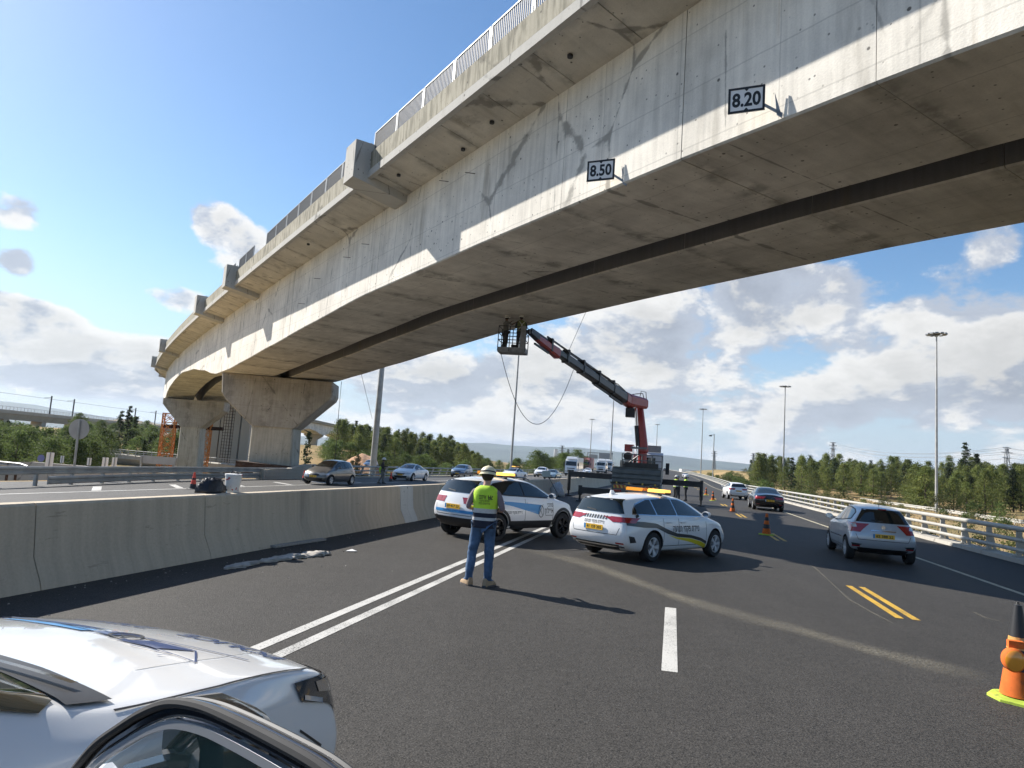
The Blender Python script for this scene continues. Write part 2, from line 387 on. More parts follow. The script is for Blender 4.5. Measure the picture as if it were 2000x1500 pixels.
def asphalt(name, base, tint=(1, 1, 1)):
    mt = bpy.data.materials.new(name); mt.use_nodes = True
    N, L, mth, noise, voro, smooth, mix = node_tools(mt); b = N['Principled BSDF']
    ob = N.new('ShaderNodeTexCoord').outputs['Object']
    g = noise(ob, 70, 3, rough=.75); g2 = noise(ob, 30, 3, rough=.65); p = noise(ob, .16, 5); q = noise(ob, 1.3, 6); ln = noise(ob, .9, 5, (1.4, .05, 1))
    v = mth('MULTIPLY_ADD', mth('SUBTRACT', g, .5), 4.6, 1.0)
    v = mth('MULTIPLY_ADD', mth('SUBTRACT', g2, .5), 1.9, v); v = mth('MULTIPLY_ADD', mth('SUBTRACT', noise(ob, 13, 3, rough=.7), .5), .9, v); v = mth('MULTIPLY_ADD', mth('SUBTRACT', noise(ob, 5, 4, rough=.7), .5), .55, v)
    v = mth('MULTIPLY_ADD', mth('SUBTRACT', p, .5), .5, v); v = mth('MULTIPLY_ADD', mth('SUBTRACT', q, .5), .25, v)
    v = mth('MULTIPLY_ADD', mth('SUBTRACT', ln, .5), .35, v)
    sc = N.new('ShaderNodeVectorMath'); sc.operation = 'SCALE'; sc.inputs[0].default_value = tuple(base * t for t in tint); L.new(mth('MAXIMUM', v, .15), sc.inputs['Scale'])
    col = mix(smooth(g, .62, .72, 0, .6), sc.outputs[0], (.24, .23, .21))
    L.new(col, b.inputs['Base Color']); b.inputs['Specular IOR Level'].default_value = .22
    L.new(mth('MULTIPLY_ADD', g2, .25, .60), b.inputs['Roughness'])
    bp = N.new('ShaderNodeBump'); bp.inputs['Strength'].default_value = .75; bp.inputs['Distance'].default_value = .012
    L.new(mth('ADD', g, mth('MULTIPLY', g2, .8)), bp.inputs['Height']); L.new(bp.outputs[0], b.inputs['Normal'])
    return mt
M['asphalt'] = asphalt('asphalt', .047, (1.06, .99, .91))
M['asphalt_old'] = asphalt('older_asphalt', .085, (1.0, .97, .93))
M['asphalt_edge'] = asphalt('shoulder_asphalt', .040)
def paint(name, col):
    mt = bpy.data.materials.new(name); mt.use_nodes = True
    N, L, mth, noise, voro, smooth, mix = node_tools(mt); b = N['Principled BSDF']
    ob = N.new('ShaderNodeTexCoord').outputs['Object']
    g = noise(ob, 60, 4, rough=.7); q = noise(ob, 2.0, 5)
    w = smooth(mth('ADD', g, mth('MULTIPLY', mth('SUBTRACT', q, .5), .35)), .50, .66, 0, .85)
    L.new(mix(w, mix(smooth(q, .35, .7, 0, .3), col, tuple(c * .6 for c in col)), (.06, .06, .058)), b.inputs['Base Color']); b.inputs['Roughness'].default_value = .7
    bp = N.new('ShaderNodeBump'); bp.inputs['Strength'].default_value = .4; bp.inputs['Distance'].default_value = .008
    L.new(g, bp.inputs['Height']); L.new(bp.outputs[0], b.inputs['Normal'])
    return mt
M['paintwhite'] = paint('white_road_paint', (.52, .51, .48))
M['paintpale'] = paint('pale_yellow_road_paint', (.56, .50, .34))
M['paintyellow'] = paint('yellow_road_paint', (.58, .35, .035))
# ------------------------------------------------------------------ road frame: s along the road, v to the right of the camera's line
RA = V((.2334, .9724, 0)); RN = V((.9724, -.2334, 0)); RHEAD = math.atan2(.9724, .2334)
def bend(s): return -1.2e-4 * max(0, s - 150) ** 2 if s < 600 else -24.3 - .108 * (s - 600)
def rz(s):
    t = max(0, s - 112); g = .012 * max(0, t - 12) if t > 24 else .00025 * t * t
    return min(g, 4.6) if s < 520 else 4.6
def cross(v): return -.02 * max(0, -7.7 - v)
def P(s, v, dz=0.0):
    p = RA * s + RN * (v + bend(s)); p.z = rz(s) + cross(v) + dz; return p
from mathutils import noise as mn
def terr(s, v):
    b = rz(s)
    n1 = mn.noise(V((s * .03, v * .03, 0))) ; n2 = mn.noise(V((s * .11, v * .11, 4)))
    if v > 10.35:
        d = v - 10.35
        h = b - 1.5 * sstep(0, 4.5, d) - .3
        h += 4.2 * sstep(170, 300, s) * sstep(4, 26, d) * (1 - sstep(420, 600, s))
        h += 2.4 * sstep(50, 115, v) * (1 - .6 * sstep(300, 600, s)) + 3.5 * sstep(110, 260, v)
        return h + (n1 * .5 + n2 * .22) * sstep(3, 12, d)
    if v < -26.8:
        d = -26.8 - v
        h = b * (1 - sstep(0, 60, d)) - .42 - 2.6 * sstep(1, 12, d)
        h += 5.5 * sstep(105, 175, s) * sstep(22, 60, d) * (1 - sstep(240, 330, d)) * (1 - sstep(300, 420, s))
        h += 4.0 * sstep(200, 420, d)
        return h + (n1 * .6 + n2 * .25) * sstep(4, 16, d)
    return b + cross(v) - .10
def frange(segs):
    out = []
    for a, b, d in segs:
        x = a
        while x < b - 1e-6: out.append(x); x += d
    out.append(segs[-1][1]); return out
S_ = frange([(-60, 0, 6), (0, 130, 4), (130, 330, 7), (330, 700, 20), (700, 2600, 150)])
VV = frange([(-1600, -400, 120), (-400, -140, 20), (-140, -40, 7), (-40, -27.5, 2.1), (-26.8, 10.4, 12.4), (11, 20, 1.5), (20, 75, 3.5), (75, 160, 8), (160, 400, 24), (400, 1600, 150)])
def grd_mat():
    mt = bpy.data.materials.new('dry_ground'); mt.use_nodes = True
    N, L, mth, noise, voro, smooth, mix = node_tools(mt); b = N['Principled BSDF']
    ob = N.new('ShaderNodeTexCoord').outputs['Object']
    a = noise(ob, .035, 6); c = noise(ob, .22, 6); f = noise(ob, 3.5, 6, rough=.7)
    col = mix(smooth(a, .42, .58), (.36, .25, .125), (.25, .19, .09))
    col = mix(smooth(c, .52, .64, 0, .7), col, (.10, .105, .04))
    col = mix(smooth(c, .40, .34, 0, .7), col, (.36, .22, .12))
    sc = N.new('ShaderNodeVectorMath'); sc.operation = 'SCALE'; L.new(col, sc.inputs[0]); L.new(mth('MULTIPLY_ADD', f, 1.2, .4), sc.inputs['Scale'])
    L.new(sc.outputs[0], b.inputs['Base Color']); b.inputs['Roughness'].default_value = .95; b.inputs['Specular IOR Level'].default_value = .1
    bp = N.new('ShaderNodeBump'); bp.inputs['Strength'].default_value = .8; bp.inputs['Distance'].default_value = .15
    L.new(f, bp.inputs['Height']); L.new(bp.outputs[0], b.inputs['Normal']); return mt
M['ground'] = grd_mat()
g = MB(); nv = len(VV)
g.add([tuple(RA * s + RN * (v + bend(s)) + V((0, 0, terr(s, v)))) for s in S_ for v in VV],
      [(i * nv + j, i * nv + j + 1, (i + 1) * nv + j + 1, (i + 1) * nv + j) for i in range(len(S_) - 1) for j in range(nv - 1)])
kind(g.build('ground', M['ground'], smooth=True, sharp=0), 'structure')
g = MB(); g.add([(-9000, -3000, -6), (9000, -3000, -6), (9000, 9000, -6), (-9000, 9000, -6)], [(0, 1, 2, 3)])
M['plain'] = pbr('far_plain', (.20, .17, .09), .95, var=(.004, .35, 6))
kind(g.build('far_ground', M['plain']), 'structure')

def strip(s0, s1, v0, v1, dz, step=4.0):
    mb = MB(); n = max(1, int((s1 - s0) / step))
    for i in range(n + 1):
        s = s0 + (s1 - s0) * i / n; mb.v += [tuple(P(s, v0, dz)), tuple(P(s, v1, dz))]
    for i in range(n): mb.f.append([2 * i, 2 * i + 1, 2 * i + 3, 2 * i + 2]); mb.mi.append(0); mb.uv.append(None)
    return mb
kind(strip(-60, 620, -7.2, 7.35, 0.0).build('road', M['asphalt']), 'structure')
kind(strip(-60, 620, 7.35, 9.85, 0.0).build('road_shoulder', M['asphalt_edge']), 'structure')
kind(strip(-60, 620, -26.6, -7.6, 0.0).build('opposite_road', M['asphalt_old']), 'structure')
def marking(s0, s1, v0, v1, mat, dz=.004): return kind(strip(s0, s1, v0, v1, dz).build('lane_marking', mat), 'structure')
marking(-20, 52, -3.70, -3.575, M['paintwhite']); marking(-20, 52, -3.41, -3.285, M['paintwhite'])
marking(6.95, 10.15, -.03, .12, M['paintwhite'])
for k in (1, 2, 3): marking(6.95 + 12 * k, 10.15 + 12 * k, -.03, .12, M['paintwhite'])
for k in range(0, 14):
    marking(11.35 + 12 * k, 14.35 + 12 * k, 3.22, 3.33, M['paintyellow']); marking(11.35 + 12 * k, 14.35 + 12 * k, 3.44, 3.55, M['paintyellow'])
marking(-30, 430, 6.62, 6.75, M['paintpale'])
marking(-30, 400, -6.55, -6.43, M['paintwhite'])if False else None
marking(-20, 330, -20.5, -20.32, M['paintwhite']); marking(-20, 330, -8.6, -8.45, M['paintwhite'])
for k in range(0, 20):
    marking(3 + 12 * k, 6 + 12 * k, -12.6, -12.45, M['paintwhite']); marking(3 + 12 * k, 6 + 12 * k, -16.5, -16.35, M['paintwhite'])
for k in range(7):                                                   # gore stripes beside the left guardrail
    a = 17 + 4.5 * k; mb = MB()
    mb.add([P(a, -20.7, .004), P(a + .45, -20.7, .004), P(a + 2.6, -22.6 - .12 * k, .004), P(a + 2.15, -22.6 - .12 * k, .004)], [(0, 1, 2, 3)])
    kind(mb.build('lane_marking', M['paintwhite']), 'structure')

# sandy streak dragged across the lanes
def streak_mat():
    mt = bpy.data.materials.new('sand_dust'); mt.use_nodes = True
    N, L, mth, noise, voro, smooth, mix = node_tools(mt); b = N['Principled BSDF']
    ob = N.new('ShaderNodeTexCoord').outputs['Object']; uv = N.new('ShaderNodeUVMap').outputs[0]
    sp = N.new('ShaderNodeSeparateXYZ'); L.new(uv, sp.inputs[0])
    edge = smooth(mth('ABSOLUTE', mth('SUBTRACT', sp.outputs[1], .5)), .04, .5, 1, 0); ends = mth('MULTIPLY', smooth(sp.outputs[0], 0, .12), smooth(sp.outputs[0], 1, .85))
    a = mth('MULTIPLY', mth('MULTIPLY', edge, ends), mth('MULTIPLY_ADD', noise(ob, 45, 4, rough=.75), 3.4, -1.35, clamp=True))
    a = mth('MULTIPLY', a, mth('MULTIPLY_ADD', noise(ob, 1.2, 4), 1.3, -.12, clamp=True))
    b.inputs['Base Color'].default_value = (.34, .31, .24, 1); b.inputs['Roughness'].default_value = .95; L.new(a, b.inputs['Alpha'])
    return mt
pts = [atz(*p, 0) for p in ((1010, 1068), (1110, 1092), (1200, 1120), (1300, 1158), (1400, 1190), (1500, 1216), (1600, 1243), (1700, 1270), (1830, 1303), (1960, 1335))]
mb = MB(); ring = []
for i, p in enumerate(pts):
    d = (pts[min(i + 1, len(pts) - 1)] - pts[max(i - 1, 0)]).normalized(); w = V((-d.y, d.x, 0)) * (.36 + .08 * math.sin(i * 1.7))
    ring += [tuple(p + w + V((0, 0, .006))), tuple(p - w + V((0, 0, .006)))]
mb.add(ring, [(2 * i, 2 * i + 1, 2 * i + 3, 2 * i + 2) for i in range(len(pts) - 1)], 0, [(i / (len(pts) - 1), k) for i in range(len(pts)) for k in (0, 1)])
M['dust'] = streak_mat()
kind(mb.build('sand_streak', M['dust'], fix=False), 'stuff')

def scuff(pxs, w):
    pts = [atz(*p, 0) for p in pxs]; ring = []
    for i, p in enumerate(pts):
        d = (pts[min(i + 1, len(pts) - 1)] - pts[max(i - 1, 0)]).normalized(); q = V((-d.y, d.x, 0)) * w * (1 + .4 * math.sin(i * 2.3))
        ring += [tuple(p + q + V((0, 0, .0055))), tuple(p - q + V((0, 0, .0055)))]
    mb = MB().add(ring, [(2 * i, 2 * i + 1, 2 * i + 3, 2 * i + 2) for i in range(len(pts) - 1)], 0, [(i / (len(pts) - 1), k) for i in range(len(pts)) for k in (0, 1)])
    kind(mb.build('scuff_mark', M['dust'], fix=False), 'stuff')
scuff([(1563, 1090), (1590, 1108), (1625, 1140), (1660, 1172), (1700, 1195), (1770, 1232)], .03)
scuff([(1448, 1016), (1500, 1023), (1560, 1030), (1612, 1037)], .035)
scuff([(1900, 1195), (1925, 1207), (1960, 1215)], .04)
# ------------------------------------------------------------------ median barrier: cast segments
def barrier_ring(s, h=.98, off=0.0):
    prof = [(-7.05 + off, 0), (-7.08 + off, .09), (-7.22 + off, .36), (-7.29 + off, h - .03), (-7.32 + off, h), (-7.50 + off, h), (-7.53 + off, h - .03), (-7.60 + off, .36), (-7.74 + off, .09), (-7.78 + off, -.05)]
    return [P(s, v, z) for v, z in prof], prof
def barrier_mesh(s0, s1, h=.98, off=0.0):
    mb = MB(); n = max(1, int((s1 - s0) / 2)); rings = []; uvs = []
    cum = [0, .1, .4, 1.02, 1.06, 1.24, 1.28, 1.9, 2.2, 2.35]
    for i in range(n + 1):
        s = lerp(s0, s1, i / n); rg, pf = barrier_ring(s, h, off); rings.append(rg); uvs += [(s, c) for c in cum]
    return mb.loft(rings, uvs=uvs)
bar = thing('median_barrier', 'long concrete median barrier running along the left lane of the highway', 'barrier', P(0, -7.4))
js = [-22, -16, -9.5, -2, 6.8, 9.85, 18.05]
for a, b_ in zip(js, js[1:]): barrier_mesh(a + .008, b_ - .008).build('barrier_segment', M['barrier'], bar, P(0, -7.4), smooth=True)
barrier_mesh(18.06, 19.0, .985, .006).build('barrier_segment', M['barrier_new'], bar, P(0, -7.4), smooth=True, label='pale repaired length of barrier')
js = [19.01] + [19.0 + 6.2 * k for k in range(1, 60)]
for a, b_ in zip(js, js[1:]): barrier_mesh(a + .008, b_ - .008).build('barrier_segment', M['barrier'], bar, P(0, -7.4), smooth=True)

# ------------------------------------------------------------------ right parapet rail of the highway
kb = MB(); rings = []; uvs = []
for i in range(0, 150):
    s = 12 + i * 3.0 if i < 60 else 192 + (i - 60) * 4.5
    if s > 560: break
    rings.append([P(s, 9.62, -.02), P(s, 9.64, .12), P(s, 10.25, .14), P(s, 10.30, -.6)]); uvs += [(s, 0), (s, .15), (s, .75), (s, 1.5)]
kb.loft(rings, closed=False, caps=False, uvs=uvs); kind(kb.build('kerb', M['kerb']), 'structure')
rl = thing('roadside_railing', 'pale three rail steel railing on the kerb along the right shoulder', 'railing', P(30, 9.95))
o0 = P(30, 9.95); post0 = None
def rail_post(s):
    mb = MB(); p = P(s, 9.97)
    mb.bar(p + V((0, 0, .13)), p + RN * .02 + V((0, 0, .97)), .14, .08, up=RA); mb.box(p + V((0, 0, .15)), (.26, .26, .03), RHEAD)
    mb.bar(p + V((0, 0, .13)) + RN * .18, p + V((0, 0, .8)) + RN * .03, .10, .03, up=RA)
    return mb
s = 23.6; posts = []
while s < 330: posts.append(s); s += 2.0 if s < 120 else 4.0
for i, s in enumerate(posts):
    if i == 0: post0 = rail_post(s).mesh('railing_post', M['rail'], P(s, 9.97)); bs = s
    o = link('railing_post', post0, rl); o.location = P(s, 9.97) - o0
for z, r in ((.95, .075), (.63, .06), (.34, .06)):
    a = 21.6
    while a < 330:
        e = min(a + (8 if a < 120 else 30), 330); n = max(1, int((e - a) / 4))
        MB().tube([P(lerp(a, e, k / n), 9.86, z) for k in range(n + 1)], r, 8).build('rail', M['rail'], rl, o0, smooth=True, sharp=60)
        a = e
ep = MB(); p = P(21.4, 9.93); ep.box(p + V((0, 0, .55)), (.22, .26, 1.12), RHEAD); ep.build('end_post', M['galv'], rl, o0)
wl = thing('end_wall', 'grey corrugated steel barrier panel on the kerb at the near end of the railing', 'barrier', P(16, 9.97))
mb = MB(); prof = [(.10, 0), (.10, .10), (.03, .16), (.03, .24), (.10, .30), (.10, .40), (.03, .46), (.03, .54), (.10, .60), (.10, .70), (.03, .75), (.02, .98), (-.05, .98), (-.05, 0)]
mb.loft([[P(s, 9.95 - a, .13 + z) for a, z in prof] for s in (10.5, 21.25)]); mb.build('corrugated_panel', M['galv'], wl, P(16, 9.97))
for s in (12, 15, 18, 20.8):
    mb = MB(); mb.box(P(s, 10.03, .5), (.12, .10, 1.0), RHEAD); mb.build('post', M['galvdull'], wl, P(16, 9.97))
    mb = MB(); [mb.lathe([(.001, -.02), (.022, -.015), (.022, 0)], P(s + .3, 9.83, .13 + z), 'X', 6) for z in (.05, .35, .65)]; mb.build('bolt', M['darksteel'], wl, P(16, 9.97))

# ------------------------------------------------------------------ bridge axis
def axis_x(y): return 11.9071695 - .648577188 * y - 3.34294037e-4 * y * y + 6.11197e-6 * y ** 3
ctrl = [V((axis_x(y), y, 0)) for y in [-34 + 1.0 * i for i in range(137)]]
far_pts = [V((-58.5, 121, 0)), V((-66, 140, 0)), V((-73, 165, 0)), V((-78.5, 195, 0)), V((-82, 230, 0)), V((-83.5, 270, 0)), V((-83, 320, 0)), V((-80, 380, 0)), V((-73, 460, 0)), V((-64, 540, 0))]
base = [ctrl[-8], ctrl[-1]] + far_pts
def catmull(p0, p1, p2, p3, t):
    return .5 * ((2 * p1) + (p2 - p0) * t + (2 * p0 - 5 * p1 + 4 * p2 - p3) * t * t + (-p0 + 3 * p1 - 3 * p2 + p3) * t ** 3)
pl = list(ctrl)
for i in range(1, len(base) - 2):
    for k in range(1, 13): pl.append(catmull(base[i - 1], base[i], base[i + 1], base[i + 2], k / 12))
cum = [0.0]
for a, b_ in zip(pl, pl[1:]): cum.append(cum[-1] + (b_ - a).length)
BLEN = cum[-1]
def bpt(l, off=0.0, z=0.0):
    l = min(max(l, 0), BLEN - .01); lo, hi = 0, len(cum) - 1
    while hi - lo > 1:
        mid = (lo + hi) // 2
        if cum[mid] <= l: lo = mid
        else: hi = mid
    t = (l - cum[lo]) / (cum[lo + 1] - cum[lo])
    def tan(i): return (pl[min(i + 1, len(pl) - 1)] - pl[max(i - 1, 0)]).normalized()
    d = tan(lo).lerp(tan(lo + 1), t).normalized(); p = pl[lo].lerp(pl[lo + 1], t) + V((d.y, -d.x, 0)) * off
    p.z = z; return p
def bdir(l): return (bpt(l + .3) - bpt(l - .3)).normalized()
def l_of_y(y): return cum[int(round(y + 34))] if abs(y - round(y)) < 1e-6 else lerp(cum[int(math.floor(y + 34))], cum[int(math.floor(y + 34)) + 1], y - math.floor(y))
SOF = [(-34, 7.6), (-28, 7.35), (-22, 7.0), (-15, 7.0), (-9, 7.15), (0, 7.5), (6, 7.8), (10, 8.08), (14, 8.22), (20, 8.28), (28, 8.24), (34, 7.95), (40, 7.62), (46, 7.32), (50, 7.14), (54.5, 7.14), (56, 7.3), (60.3, 7.95), (66.5, 8.6), (74.7, 8.95), (80, 8.75), (86, 8.35), (91, 7.85), (93, 7.25), (97, 7.25), (99, 7.7), (102, 8.0)]
SOFL = [(l_of_y(float(y)), z) for y, z in SOF]; l0 = SOFL[-1][0]
for k in range(12):
    SOFL += [(l0 + 8 + 38 * k, 8.8), (l0 + 14 + 38 * k, 9.1), (l0 + 22 + 38 * k, 8.7), (l0 + 32 + 38 * k, 7.6), (l0 + 38 + 38 * k, 7.6)]
def soffit(l):
    for i in range(len(SOFL) - 1):
        if SOFL[i][0] <= l <= SOFL[i + 1][0]:
            a, b_, c, d = SOFL[max(i - 1, 0)][1], SOFL[i][1], SOFL[i + 1][1], SOFL[min(i + 2, len(SOFL) - 1)][1]
            t = (l - SOFL[i][0]) / (SOFL[i + 1][0] - SOFL[i][0])
            mb_, mc_ = (c - a) * .35, (d - b_) * .35
            h = t * t * (3 - 2 * t)
            return lerp(lerp(b_, c, t), lerp(b_, c, h), .4)
    return SOFL[-1][1]
BO = bpt(l_of_y(20.0))
bridge = thing('railway_bridge', 'long curved concrete bridge of two box girders crossing over the highway', 'bridge', BO)
def girder(o0_, o1_):
    ends = []; l = 0.0
    while l < l_of_y(100.0): ends.append(l); l += 4.02
    while l < BLEN: ends.append(l); l += 38
    ends.append(BLEN)
    for a, b_ in zip(ends, ends[1:]):
        j = random.uniform(-.005, .005); g_ = .007 if b_ - a < 5 else .001
        n = 4 if b_ - a < 5 else 14; rings = []; uvs = []
        for i in range(n + 1):
            l = lerp(a + g_, b_ - g_, i / n); zb = soffit(l) + j
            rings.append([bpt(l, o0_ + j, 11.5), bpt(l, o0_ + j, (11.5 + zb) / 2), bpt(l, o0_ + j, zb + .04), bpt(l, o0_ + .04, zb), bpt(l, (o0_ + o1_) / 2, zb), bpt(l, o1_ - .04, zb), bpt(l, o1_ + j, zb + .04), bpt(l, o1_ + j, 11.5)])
            hh = 11.5 - zb
            uvs += [(l, 0 + 40 * 0), (l, hh / 2), (l, hh), (l, hh + .05), (l, hh + 1.7), (l, hh + 3.4), (l, hh + 3.45), (l, 2 * hh + 3.45)]
        mb = MB(); m_ = 8
        vs = [p for r in rings for p in r]
        for i in range(n):
            for k in range(m_ - 1):
                pass
        mb.add(vs, [], 0)
        for i in range(n):
            for k in range(m_ - 1):
                f = (i * m_ + k, i * m_ + k + 1, (i + 1) * m_ + k + 1, (i + 1) * m_ + k)
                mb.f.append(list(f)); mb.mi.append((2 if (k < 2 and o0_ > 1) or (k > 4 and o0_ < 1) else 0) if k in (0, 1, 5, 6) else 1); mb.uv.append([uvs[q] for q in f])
            f = (i * m_ + 7, i * m_, (i + 1) * m_, (i + 1) * m_ + 7); mb.f.append(list(f)); mb.mi.append(1); mb.uv.append(None)
        for f in (tuple(range(m_)), tuple(range(n * m_ + m_ - 1, n * m_ - 1, -1))): mb.f.append(list(f)); mb.mi.append(1); mb.uv.append(None)
        mb.build('girder_segment', [M['web'], M['soffit'], M['innerweb_shade']], bridge, BO)
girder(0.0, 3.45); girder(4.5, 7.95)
def along(prof, a, b_, name, mat, step=1.0, parent=None, cumv=None, jit=0.0, smooth=False):
    n = max(1, int((b_ - a) / step)); rings = []; uvs = []
    cv = [0.0]
    for p, q in zip(prof, prof[1:]): cv.append(cv[-1] + math.hypot(q[0] - p[0], q[1] - p[1]))
    for i in range(n + 1):
        l = lerp(a, b_, i / n); rings.append([bpt(l, o, z + jit) for o, z in prof]); uvs += [(l, c) for c in cv]
    return MB().loft(rings, uvs=uvs).build(name, mat, parent or bridge, BO, smooth=smooth)
LN = l_of_y(100.0)
# deck: cantilever panels on the visible side, plain slab elsewhere
l = 0.0
while l < LN:
    along([(0, 11.502), (-1.42, 11.80), (-1.42, 12.02), (0, 12.02)], l + .012, l + 2.4 - .012, 'deck_panel', M['deckpanel'], 1.2, jit=random.uniform(-.006, .006)); l += 2.4
along([(0, 11.502), (-1.42, 11.80), (-1.42, 12.02), (0, 12.02)], l, BLEN, 'deck_panel', M['deckpanel'], 6)
along([(.0, 11.53), (.0, 12.0), (9.4, 12.0), (9.4, 11.8), (7.96, 11.53)], 0, BLEN, 'deck_slab', M['deckpanel'], 3)
along([(-1.43, 11.70), (-1.60, 11.70), (-1.60, 11.98), (-1.43, 12.03)], 0, BLEN, 'fascia_ledge', M['block'], 2)
l = 0.0
while l < LN:
    along([(-1.40, 12.03), (-1.53, 12.07), (-1.55, 12.70), (-1.30, 12.72), (-1.30, 12.03)], l + .006, l + 4.8 - .006, 'parapet_segment', M['parapet'], 1.2); l += 4.8
along([(-1.40, 12.03), (-1.53, 12.07), (-1.55, 12.70), (-1.30, 12.72), (-1.30, 12.03)], l, BLEN, 'parapet_segment', M['parapet'], 6)
along([(9.2, 12.01), (9.2, 12.72), (9.45, 12.70), (9.45, 11.9)], 0, BLEN, 'parapet_segment', M['parapet'], 3)
def block(y):
    l = l_of_y(y); sec = [(-2.15, 13.02), (-1.25, 13.02), (-1.25, 11.9), (.0, 11.49), (.0, 11.22), (-.12, 11.22), (-2.15, 11.62)]
    a, b_ = l - .5, l + .5
    mb = MB(); A = [bpt(a, o, z) for o, z in sec]; B = [bpt(b_, o, z) for o, z in sec]; n = len(sec)
    vs = A + B; uv = [(o * 1.0, z) for o, z in sec] + [(o + 1, z) for o, z in sec]
    mb.add(vs, [tuple(range(n)), tuple(range(2 * n - 1, n - 1, -1))] + [(i, n + i, n + (i + 1) % n, (i + 1) % n) for i in range(n)], 0, uv)
    for dx, dy in ((-.3, -1.5), (.3, -1.5), (.3, -1.95)):
        p = bpt(l + dx, dy, 13.0); mb.tube([p, p + V((0, 0, .14))], .02, 6)
    mb.build('mast_footing', M['block'], bridge, BO)
for y in (6.2, 25.4, 44.3, 54.2, 79.5, 97.0): block(y)
for k in range(3):
    l = LN + 14 + 17 * k; mb = MB(); d = bdir(l); mb.box(bpt(l, -1.7, 12.35), (.9, 1.0, 1.35), math.atan2(-d.x, d.y)); mb.build('mast_footing', M['block'], bridge, BO)
M['railbars'] = pbr('grey_rail_bars', (.045, .052, .062), .6, .0, spec=.25)
def rail_panel(l, length=1.98):
    mb = MB(); a, b_ = bpt(l, -1.42, 12.72), bpt(l + length, -1.42, 12.72); u = V((0, 0, 1)); d = (b_ - a).normalized()
    for t in (.025, length - .025): p = a + d * t; mb.bar(p, p + u * .78, .05, .05, up=d)
    mb.bar(a + u * .77, b_ + u * .77, .05, .035); mb.bar(a + u * .06, b_ + u * .06, .04, .03)
    o = mb.build('railing_panel', M['galv'], bridge, BO)
    bb = MB(); n = 21
    for k in range(1, n): p = a + d * (length * k / n); bb.bar(p + u * .06, p + u * .76, .018, .045, up=d)
    kind(bb.build('railing_bars', M['railbars'], o, BO), 'stuff')
def rail_run(y0, y1):
    l, e = l_of_y(y0), l_of_y(y1)
    while l < e: rail_panel(l); l += 2.03
rail_run(3.0, 24.4); rail_run(26.2, 37.2); rail_run(40.6, 43.0); rail_run(45.0, 48.0)
# small details: form-tie stubs and hanging wires on the web
for (y, z) in ((20.7, 10.7), (22.2, 11.0), (27.9, 10.4), (29.7, 10.3), (33.1, 10.1), (35, 9.2)):
    l = l_of_y(y); MB().tube([bpt(l, .02, z), bpt(l + .1, -.3, z - .02)], .012, 5).build('tie_bar', M['rust'], bridge, BO)
for (y, o) in ((24, -.9), (16, -.75), (19.3, -.5), (33, -.8), (12.6, -.7), (21, -.3)):
    l = l_of_y(y); p = bpt(l, o, 11.5 - .2 * o - .03); MB().lathe([(.07, -.05), (.07, .02)], p, 'Z', 10).build('drain_spout', M['black'], bridge, BO)

# clearance signs on brackets
def clearance_sign(text, right_bottom, z, w, h, label):
    ang = R_(-23.5); ax = V((math.cos(ang), math.sin(ang), 0)); nrm = V((ax.y, -ax.x, 0))
    t = thing('clearance_sign', label, 'height sign', right_bottom, 0, 'clearance signs on the bridge web')
    o = V(right_bottom); rb = V(right_bottom); lb = rb - ax * w
    def q(u, v_, d=0.0): return lb + ax * (u * w) + V((0, 0, v_ * h)) - nrm * (-d) if False else lb + ax * (u * w) + V((0, 0, v_ * h)) + nrm * d
    mb = MB(); mb.prism([q(0, 0), q(1, 0), q(1, 1), q(0, 1)], -nrm * .02); mb.build('sign_plate', M['signwhite'], t, o)
    fb = MB(); e = .065; f = e * w / h
    for (u0, v0, u1, v1) in ((0, 0, 1, f), (0, 1 - f, 1, 1), (0, f, e, 1 - f), (1 - e, f, 1, 1 - f)):
        fb.prism([q(u0, v0, .002), q(u1, v0, .002), q(u1, v1, .002), q(u0, v1, .002)], nrm * .004)
    fb.prism([q(.44, f, .0025), q(.56, f, .0025), q(.5, f + .09, .0025)], nrm * .004); fb.prism([q(.44, 1 - f, .0025), q(.5, 1 - f - .09, .0025), q(.56, 1 - f, .0025)], nrm * .004)
    fb.build('sign_border', M['ink'], t, o)
    vs, fs, (x0, y0, x1, y1) = font_poly(text, .032)
    tb = MB(); tb.add([q(lerp(.11, .89, (x - x0) / (x1 - x0)), lerp(.22, .79, (y - y0) / (y1 - y0)), .003) for x, y in vs], fs); tb.build('sign_number', M['ink'], t, o, fix=False)
    kb_ = MB(); a = rb + V((0, 0, h * .1)); 
    kb_.prism([rb + V((0, 0, .06)), rb + V((0, 0, .12)), rb + ax * .30 + V((0, 0, -.10)), rb + ax * .30 + V((0, 0, -.16))], nrm * -.02)
    kb_.prism([rb + ax * .16 + V((0, 0, .30)), rb + ax * .20 + V((0, 0, -.12)), rb + ax * .30 + V((0, 0, -.20))], nrm * -.02)
    kb_.build('bracket', M['galv'], t, o)
def font_poly(text, bold=.012):
    cu = bpy.data.curves.new('letters', 'FONT'); cu.body = text; cu.offset = bold; cu.resolution_u = 3
    ob = bpy.data.objects.new('letters', cu); COL.objects.link(ob)
    dg = bpy.context.evaluated_depsgraph_get(); me = bpy.data.meshes.new_from_object(ob.evaluated_get(dg))
    vs = [(v_.co.x, v_.co.y) for v_ in me.vertices]; fs = [tuple(p.vertices) for p in me.polygons]
    bpy.data.objects.remove(ob); bpy.data.curves.remove(cu); bpy.data.meshes.remove(me)
    xs = [a for a, b_ in vs]; ys = [b_ for a, b_ in vs]
    return vs, fs, (min(xs), min(ys), max(xs), max(ys))
clearance_sign('8.20', V((4.13, 11.60, 8.36)), 8.36, .63, .48, 'larger white height sign reading 8.20, on the bridge web above the silver hatchback')
